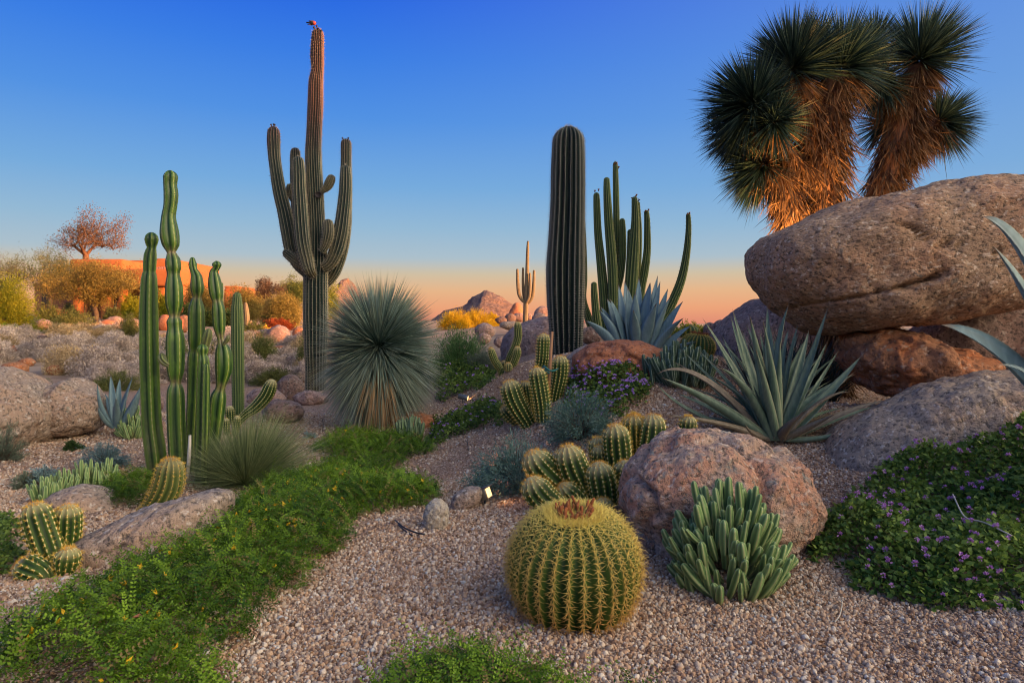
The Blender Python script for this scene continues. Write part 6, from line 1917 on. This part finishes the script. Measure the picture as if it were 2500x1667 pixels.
def bush_px(name, label, d, x0, y0, x1, y1, mat, seed, n=200, per=50, ll=0.06, lw=0.010, cat='bush', **kw):
    b = P((x0 + x1) / 2, y1, d)
    b[2] = min(b[2], float(gz(b[0], b[1])) + 0.3)
    rx = (x1 - x0) / 2 * d / FPX
    top = CZ - (y0 - HY) / FPX * d
    return shrub(name, label, cat, b, rx, rx * 0.8, top - b[2], n, per, ll, lw, mat, seed, **kw)
bush_px('bush', 'big yellow green bush glowing at the left frame edge', 26, -60, 668, 88, 815, 'goldgreen', 301, 520, 60, 0.075, 0.014)
bush_px('bush', 'low vivid green plant under the yellow green bush', 22, -30, 795, 52, 850, 'fern', 302, 160, 50, 0.06, 0.012)
bush_px('bush', 'round green bush before the adobe house, yellow at its tips', 26, 108, 752, 245, 835, 'creo', 303, 420, 50, 0.06, 0.010)
bush_px('bush', 'low olive bush right of the round green bush', 25, 175, 805, 250, 845, 'creo', 304, 160, 50, 0.05, 0.009)
bush_px('bush', 'golden bush beside the adobe house columns', 35, 292, 722, 352, 775, 'goldgreen', 305, 200, 50, 0.08, 0.016)
bush_px('bush', 'golden bush at the house wall between the two tallest cereus columns', 36, 380, 718, 412, 775, 'goldgreen', 306, 140, 50, 0.08, 0.016)
bush_px('bush', 'dark green bush behind the pinched cereus joints', 34, 440, 745, 480, 785, 'darkgreen', 307, 140, 50, 0.08, 0.016)
bush_px('bush', 'grey green creosote left of the tallest cereus column', 22, 282, 765, 345, 836, 'creo', 308, 220, 40, 0.05, 0.007)
bush_px('bush', 'olive creosote bush right of the slim column cactus', 15, 600, 815, 678, 905, 'creo', 309, 320, 46, 0.04, 0.006)
bush_px('bush', 'low green weeds below the domed boulder', 12.5, 610, 895, 720, 940, 'creo', 310, 160, 40, 0.04, 0.005)
bush_px('bush', 'grey olive bush hugging the left side of the saguaro', 13.5, 722, 820, 760, 925, 'creo', 311, 180, 46, 0.035, 0.005)
bush_px('bush', 'green weeds behind the small blue agave', 11.5, 215, 900, 345, 965, 'creo', 312, 200, 40, 0.035, 0.005)
bush_px('bush', 'dull green weeds above the left granite boulder', 10.5, 60, 930, 135, 985, 'creo', 313, 140, 40, 0.035, 0.005)
bush_px('bush', 'olive bush seen between the cereus columns', 15, 395, 815, 470, 925, 'creo', 314, 260, 46, 0.04, 0.006)
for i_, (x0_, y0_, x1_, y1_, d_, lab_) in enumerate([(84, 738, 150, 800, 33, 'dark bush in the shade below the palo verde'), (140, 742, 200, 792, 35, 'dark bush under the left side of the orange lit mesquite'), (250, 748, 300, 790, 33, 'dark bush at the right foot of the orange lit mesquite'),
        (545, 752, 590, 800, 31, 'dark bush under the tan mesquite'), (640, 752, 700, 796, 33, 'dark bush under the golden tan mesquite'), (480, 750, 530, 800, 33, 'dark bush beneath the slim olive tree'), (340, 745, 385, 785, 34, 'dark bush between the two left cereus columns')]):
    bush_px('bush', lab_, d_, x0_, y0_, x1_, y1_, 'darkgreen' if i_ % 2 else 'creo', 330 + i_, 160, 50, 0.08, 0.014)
bush_px('bush', 'olive bush between the right cereus column and slim cactus', 15, 500, 820, 570, 920, 'creo', 315, 240, 46, 0.04, 0.006)
bush_px('flower_bush', 'red and orange flowering bush behind the domed boulder', 30, 640, 775, 720, 806, 'red', 316, 200, 46, 0.06, 0.014, cat='flowering bush')
bush_px('flower_bush', 'yellow flowering plant left of the domed boulder', 27, 600, 795, 665, 812, 'yellow', 317, 90, 30, 0.05, 0.012, cat='flowering bush')
bush_px('bush', 'green leafy plant at the foot of the tan stump cactus', 25, 590, 785, 650, 818, 'creo', 318, 140, 46, 0.05, 0.01)
bush_px('bush', 'low orange lit hedge under the trees behind the cereus', 33, 540, 760, 600, 792, 'mesq', 319, 160, 46, 0.07, 0.014)
bush_px('bush', 'golden bush right of the saguaro foot behind the yucca', 30, 745, 740, 800, 800, 'goldgreen', 320, 160, 46, 0.07, 0.014)
cactus('stump_cactus', 'pale tan column cactus stump beyond the slim dark green cactus', 'cactus', hit(602, 802), [('stem', [(599, 738, 3.5), (601, 755, 6), (603, 780, 6.5), (603, 806, 6.5)], 26), ('arm', [(614, 782, 3), (608, 790, 4), (603, 795, 4)], 26)], M['farsag'], None, ribs=9, depth=0.15, per=4)

# dry brush in the wash: four shrubs, copied
def brush_proto(seed, mat, label):
    r_ = np.random.default_rng(seed)
    root = thing('dry_brush', label, 'dry shrub', (0, 0, -50))
    n = 11000
    U = rand_dirs(n * 3, r_)
    U = U[U[:, 2] > 0.0][:n]
    bump_ = 0.78 + 0.55 * fbm(U * 2.0, seed, 3)
    E = U * np.array([0.50, 0.45, 0.46]) * bump_[:, None] * (r_.uniform(0, 1, n)[:, None] ** 0.25) + np.array([0, 0, -50.0])
    D = unit(U * 0.8 + r_.normal(0, 0.9, (n, 3)))
    tint = np.clip(0.45 + 0.28 * r_.normal(size=n) + 0.5 * fbm(U * 3, seed + 2, 2), 0, 1)
    obj('twigs', blades(E, D, r_.uniform(0.02, 0.055, n), 0.0055, 0.0, tint, 1, r_), M[mat], root, kind='stuff', smooth=False)
    V, Q, T3 = tube([np.array([0, 0, -50.1]), np.array([0.02, 0, -49.9]), np.array([0.0, 0.03, -49.75])], [0.03, 0.02, 0.006], 5)
    obj('stem', Geo().add(V, Q, T3), M['bark'], root)
    return root
protos = [brush_proto(400, 'brush', ''), brush_proto(401, 'brush', ''), brush_proto(402, 'brushgold', ''), brush_proto(403, 'brush', '')]
r_ = np.random.default_rng(99)
spots = []
for (x0, y0, x1, y1, n) in ((-50, 826, 350, 915, 120), (330, 835, 600, 930, 46), (585, 838, 770, 930, 46), (-40, 826, 350, 850, 50), (90, 905, 350, 940, 14), (735, 850, 770, 930, 4)):
    tries = 0
    got = 0
    while got < n and tries < 2500:
        tries += 1
        px, py = r_.uniform(x0, x1), r_.uniform(y0, y1)
        if any(a - 8 < px < c_ + 8 and b - 2 < py < d_ + 15 for a, b, c_, d_ in ROCKS):
            continue
        h = hit(px, py)
        if all((h[0] - q[0]) ** 2 + (h[1] - q[1]) ** 2 > 0.30 for q in spots):
            spots.append(h)
            got += 1
for i, h in enumerate(spots):
    pr_ = protos[int(r_.integers(0, 4))]
    gold = pr_ is protos[2]
    side = 'left of the cereus columns' if h[0] / h[1] * FPX + CX < 345 else 'right of the tallest cereus columns'
    lab = ('straw coloured dry shrub mound in the wash ' if gold else 'grey brown dry shrub mound in the wash ') + side
    s_ = r_.uniform(0.75, 1.5)
    copy_thing(pr_, (h[0], h[1], float(gz(h[0], h[1]))), r_.uniform(0, 6.28), (s_, s_, s_ * r_.uniform(0.75, 1.15)), lab,
               ('straw dry shrubs ' if gold else 'grey dry shrubs ') + side)
for pr_ in protos:
    for ch in list(pr_.children):
        bpy.data.objects.remove(ch)
    bpy.data.objects.remove(pr_)

# ------------------------------------------------------------------ the adobe house
dH = 40.0
hb = P(300, 770, dH)
house = thing('adobe_house', 'orange lit adobe house with flat roofs behind the trees', 'house', hb)
def hbox(name, x0, y0, x1, y1, d0, d1, mat, parent=house, bev=0.06):
    a = P(x0, y0, d0)
    b = P(x1, y1, d0)
    X0, X1, Z1, Z0 = a[0], b[0], a[2], b[2]
    V = np.array([[X0, d0, Z0], [X1, d0, Z0], [X1, d1, Z0], [X0, d1, Z0], [X0, d0, Z1], [X1, d0, Z1], [X1, d1, Z1], [X0, d1, Z1]])
    Q = [[0, 1, 5, 4], [1, 2, 6, 5], [2, 3, 7, 6], [3, 0, 4, 7], [4, 5, 6, 7], [3, 2, 1, 0]]
    o = obj(name, Geo().add(V, Q), mat, parent, smooth=False)
    if bev:
        md = o.modifiers.new('soft', 'BEVEL')
        md.width = bev
        md.segments = 3
    return o
hbox('upper_wall', 168, 632, 300, 700, 39.0, 47.0, M['stucco'], bev=0.15)
hbox('upper_wall', 296, 635, 442, 700, 41.5, 47.0, M['stucco'], bev=0.15)
hbox('parapet', 284, 656, 441, 699, 38.2, 41.4, M['stucco'], bev=0.15)
hbox('back_wall', 150, 699, 470, 785, 41.6, 46.0, M['stucco2'], bev=0.0)
hbox('wing_wall', 82, 692, 168, 785, 42.5, 47.0, M['stucco2'], bev=0.12)
for (a, b) in ((244, 264), (288, 300), (384, 401), (436, 447), (176, 190)):
    hbox('column', a, 698, b, 785, 38.5, 39.1, M['stucco'], bev=0.08)
ch = hbox('chimney', 381, 631, 405, 660, 42.8, 43.8, M['stucco'], bev=0.08)
for k in range(4):
    hbox('roof_tile', 380 + k * 6, 652 - k * 0.5, 385.4 + k * 6, 660, 41.0, 41.45, M['rooftile'], bev=0.03)
hbox('door', 266, 722, 284, 785, 41.45, 41.58, M['glass'], bev=0.0)
for (a, b, c_, d_) in ((196, 722, 236, 760), (304, 718, 340, 760), (346, 718, 380, 760), (405, 718, 432, 760), (100, 715, 122, 745)):
    w_ = hbox('window', a, b, c_, d_, 41.5 if a > 150 else 42.38, 41.59 if a > 150 else 42.49, M['wood'], bev=0.0)
    p0, p1 = P(a + 2, b + 2, 41.48 if a > 150 else 42.36), P(c_ - 2, d_ - 2, 41.48 if a > 150 else 42.36)
    V = np.array([[p0[0], p0[1], p1[2]], [p1[0], p0[1], p1[2]], [p1[0], p0[1], p0[2]], [p0[0], p0[1], p0[2]]])
    V = np.vstack([V, V + np.array([0, 0.015, 0])])
    obj('pane', Geo().add(V, [[0, 1, 2, 3], [4, 5, 6, 7]]), M['glass'], w_, smooth=False)
# curved corner wing
cc_ = P(438, 700, 42.0)
th = np.linspace(-math.pi * 0.55, math.pi * 0.5, 18)
R_ = 0.78
zt, zb = P(438, 653, 42.0)[2], P(438, 785, 42.0)[2]
V = []
for z_ in (zb, zt - 0.25, zt):
    for t_i in th:
        V.append([cc_[0] + 0.0 + R_ * math.cos(t_i), cc_[1] + 1.2 + 2.0 * math.sin(t_i), z_])
V = np.array(V)
nn_ = len(th)
Q = [[k + r * nn_, k + 1 + r * nn_, k + 1 + (r + 1) * nn_, k + (r + 1) * nn_] for r in range(2) for k in range(nn_ - 1)]
T_ = [[2 * nn_, 2 * nn_ + k, 2 * nn_ + k + 1] for k in range(1, nn_ - 1)]
obj('curved_wall', Geo().add(V, Q, T_), M['stucco'], house)
hbox('lower_wing', 545, 702, 582, 790, 46.0, 50.0, M['stucco'], bev=0.2)
hbox('roof_parapet', 547, 698, 580, 703, 46.4, 49.6, M['stucco'], bev=0.1)

# ------------------------------------------------------------------ lamps and small things
def spot_light(root, loc, target, watts, ang, col=(1.0, 0.50, 0.16), size=0.03, blend=0.6):
    ld = bpy.data.lights.new('lamp_light', 'SPOT')
    ld.energy = watts
    ld.spot_size = math.radians(ang)
    ld.spot_blend = blend
    ld.color = col
    ld.shadow_soft_size = size
    lo = bpy.data.objects.new('lamp_light', ld)
    COL.objects.link(lo)
    lo.parent = root
    rl = root_loc(root)
    lo.location = Vector(loc) - rl
    lo.rotation_euler = (Vector(target) - Vector(loc)).to_track_quat('-Z', 'Y').to_euler()
    return lo
def bullet_lamp(label, loc, target, watts, ang, mat='steelgrey', r=0.028, L=0.11, **kw):
    loc, target = np.asarray(loc, float), np.asarray(target, float)
    root = thing('garden_spotlight', label, 'spotlight', loc)
    a = unit(target - loc)
    V, Q, T3 = tube([loc - a * L, loc - a * L * 0.95, loc - a * 0.02, loc], [r * 0.6, r, r, r * 1.12], 16)
    obj('housing', Geo().add(V, Q, T3), M[mat], root)
    V, Q, T3 = tube([loc + a * 0.001, loc + a * 0.004], [r * 0.9, r * 0.9], 16)
    obj('lens', Geo().add(V, Q, T3), M['lens'], root)
    V, Q, T3 = tube([loc - a * L * 0.5 - np.array([0, 0, r]), loc - a * L * 0.5 - np.array([0, 0, r + 0.12])], [0.006, 0.004], 6)
    obj('stake', Geo().add(V, Q, T3), M['tube'], root)
    spot_light(root, loc + a * 0.012, target, watts, ang, **kw)
    return root
# small round lamp by the lantana strip
l1 = hit(1134, 982) + np.array([0, 0, 0.045])
bullet_lamp('small grey round spotlight on the gravel between two lantana patches', l1 + np.array([0.035, 0, 0]), l1 + np.array([0.5, -0.06, -0.10]), 1.2, 95)
# box spotlight by the pale stones
bl_ = P(1181, 1205, 4.05)
root = thing('garden_spotlight', 'box shaped bronze spotlight with glowing lens beside the flat pale stone', 'spotlight', bl_)
ax_ = unit(np.array([0.86, -0.30, 0.34]))
sx_ = unit(np.cross(ax_, [0, 0, 1.0]))
uz_ = np.cross(sx_, ax_)
def obox(c, hx, hy, hz):
    V = np.array([c + ax_ * i * hx + sx_ * j * hy + uz_ * k * hz for i in (-1, 1) for j in (-1, 1) for k in (-1, 1)])
    return V, [[0, 1, 3, 2], [4, 6, 7, 5], [0, 4, 5, 1], [2, 3, 7, 6], [0, 2, 6, 4], [1, 5, 7, 3]]
o = obj('housing', Geo().add(*obox(bl_ - ax_ * 0.005, 0.036, 0.038, 0.034)), M['steel'], root, smooth=False)
md = o.modifiers.new('soft', 'BEVEL'); md.width = 0.004; md.segments = 2
obj('hood', Geo().add(*obox(bl_ + ax_ * 0.035 + uz_ * 0.036, 0.034, 0.040, 0.0022)), M['steel'], root, smooth=False)
obj('lens', Geo().add(*obox(bl_ + ax_ * 0.034, 0.002, 0.030, 0.027)), M['lens'], root, smooth=False)
V, Q, T3 = tube([bl_ - uz_ * 0.03, bl_ - np.array([0, 0, 0.09])], [0.007, 0.005], 6)
obj('stake', Geo().add(V, Q, T3), M['tube'], root)
spot_light(root, bl_ + ax_ * 0.045, bl_ + ax_ * 0.3 + np.array([0.05, 0, -0.14]), 0.9, 110)
# uplights hidden behind the boulders for the tree yuccas and at the saguaro foot
p = P(1975, 640, 6.25); p[2] = float(gz(p[0], p[1])) + 0.9
bullet_lamp('uplight behind the huge boulder aimed at the left yucca trunk', (p[0] - 0.02, 6.35, 1.55), P(1965, 390, 7.0), 260, 80, size=0.05)
bullet_lamp('uplight behind the huge boulder aimed at the right yucca trunk', (P(2160, 640, 7.3)[0], 7.3, 1.7), P(2180, 330, 8.1), 60, 80, size=0.05)
sg_ = hit(735, 958)
bullet_lamp('low uplight at the left foot of the saguaro', (sg_[0] - 0.05, sg_[1] + 0.25, sg_[2] + 0.08), P(757, 870, 11.5), 45, 45, size=0.03)
# drip tubing, twigs, sticks
def rod(name, label, cat, pts, r, mat, n=7):
    pts = [np.asarray(q, float) for q in pts]
    R = resample(np.array([[*q, r] for q in pts]), 0.02)
    V, Q, T3 = tube(R[:, :3], R[:, 3], n)
    return tag(obj(name, Geo().add(V, Q, T3), mat, origin=pts[0]), label, cat)
h = lambda px, py, dz=0.012: hit(px, py) + np.array([0, 0, dz])
rod('drip_tube', 'longer black drip tube lying on the gravel left of the upright stone', 'tube', [h(964, 1283, 0.03), h(985, 1297, 0.02), h(1010, 1304), h(1037, 1311)], 0.004, M['tube'])
rod('drip_tube', 'shorter black drip tube branching off onto the gravel', 'tube', [h(972, 1290, 0.02), h(990, 1303), h(1006, 1313)], 0.004, M['tube'])
rod('dry_twig', 'pale bent twig lying on the right hand lantana', 'twig', [h(2326, 1296, 0.17), h(2356, 1354, 0.16), h(2400, 1368, 0.16), h(2470, 1397, 0.15)], 0.0032, M['twig'])
rod('dry_twig', 'short curled pale twig on the gravel at the lower right', 'twig', [h(2049, 1468), h(2056, 1485, 0.02), h(2050, 1510), h(2038, 1528)], 0.0022, M['twig'])
rod('stick', 'thin dark stick upright in the gravel above the lantana strip', 'stick', [h(1144, 1102, 0), h(1141, 1090, 0.03), hit(1144, 1102) + np.array([-0.025, 0, 0.085])], 0.003, M['tube'])
rod('stick', 'thin dark twig standing in the gravel left of the blue yucca', 'stick', [hit(788, 1052), hit(788, 1052) + np.array([0.005, 0, 0.05]), hit(788, 1052) + np.array([0.0, 0, 0.12])], 0.0035, M['tube'])
for (px, py, lab) in ((717, 1417, 'curled tan leaf fallen at the ground cover edge'), (745, 1393, 'brown fallen leaf at the ground cover edge'), (335, 1622, 'reddish fallen leaf lying on the bright green ground cover')):
    q = h(px, py, 0.02 if px > 500 else 0.15)
    V = np.array([[-0.018, 0, 0], [0, -0.012, 0.006], [0.02, 0, 0.004], [0, 0.013, 0.008], [0, 0, -0.002]]) + q
    V = np.vstack([V, V + np.array([0, 0, 0.0012])])
    tag(obj('fallen_leaf', Geo().add(V, None, [[0, 1, 4], [1, 2, 4], [2, 3, 4], [3, 0, 4], [5, 9, 6], [6, 9, 7], [7, 9, 8], [8, 9, 5]]), M['dryleaf'], origin=q), lab, 'leaf')

r_ = np.random.default_rng(123)
lx, ly = [], []
for (px, py, sp_, n) in ((1400, 1500, 0.35, 90), (1780, 1420, 0.35, 110), (1980, 1180, 0.45, 160), (2100, 1420, 0.5, 110), (900, 1330, 0.6, 120), (600, 1560, 0.5, 120), (1000, 1080, 0.7, 120), (1300, 1180, 0.6, 130), (300, 1300, 0.6, 120), (1950, 1050, 0.6, 160), (160, 1150, 0.8, 120), (1250, 1030, 0.7, 120)):
    c_ = hit(px, py)
    lx.append(c_[0] + r_.normal(0, sp_, n))
    ly.append(c_[1] + r_.normal(0, sp_, n))
lx, ly = np.concatenate(lx), np.concatenate(ly)
k = ly > 1.8
lx, ly = lx[k], ly[k]
A = np.stack([lx, ly, gz(lx, ly) + 0.010], -1)
D = unit(np.stack([r_.normal(size=len(lx)), r_.normal(size=len(lx)), r_.normal(0, 0.25, len(lx))], -1))
tag(obj('leaf_litter', leaves(A, D, r_.uniform(0.008, 0.028, len(lx)), r_.uniform(0.0012, 0.005, len(lx)), r_.uniform(0, 1, len(lx)), r_), M['straw'], origin=(0, 3, 0), smooth=False), 'scattered dry leaves and bits of straw on the gravel', 'leaf litter', kind='stuff')
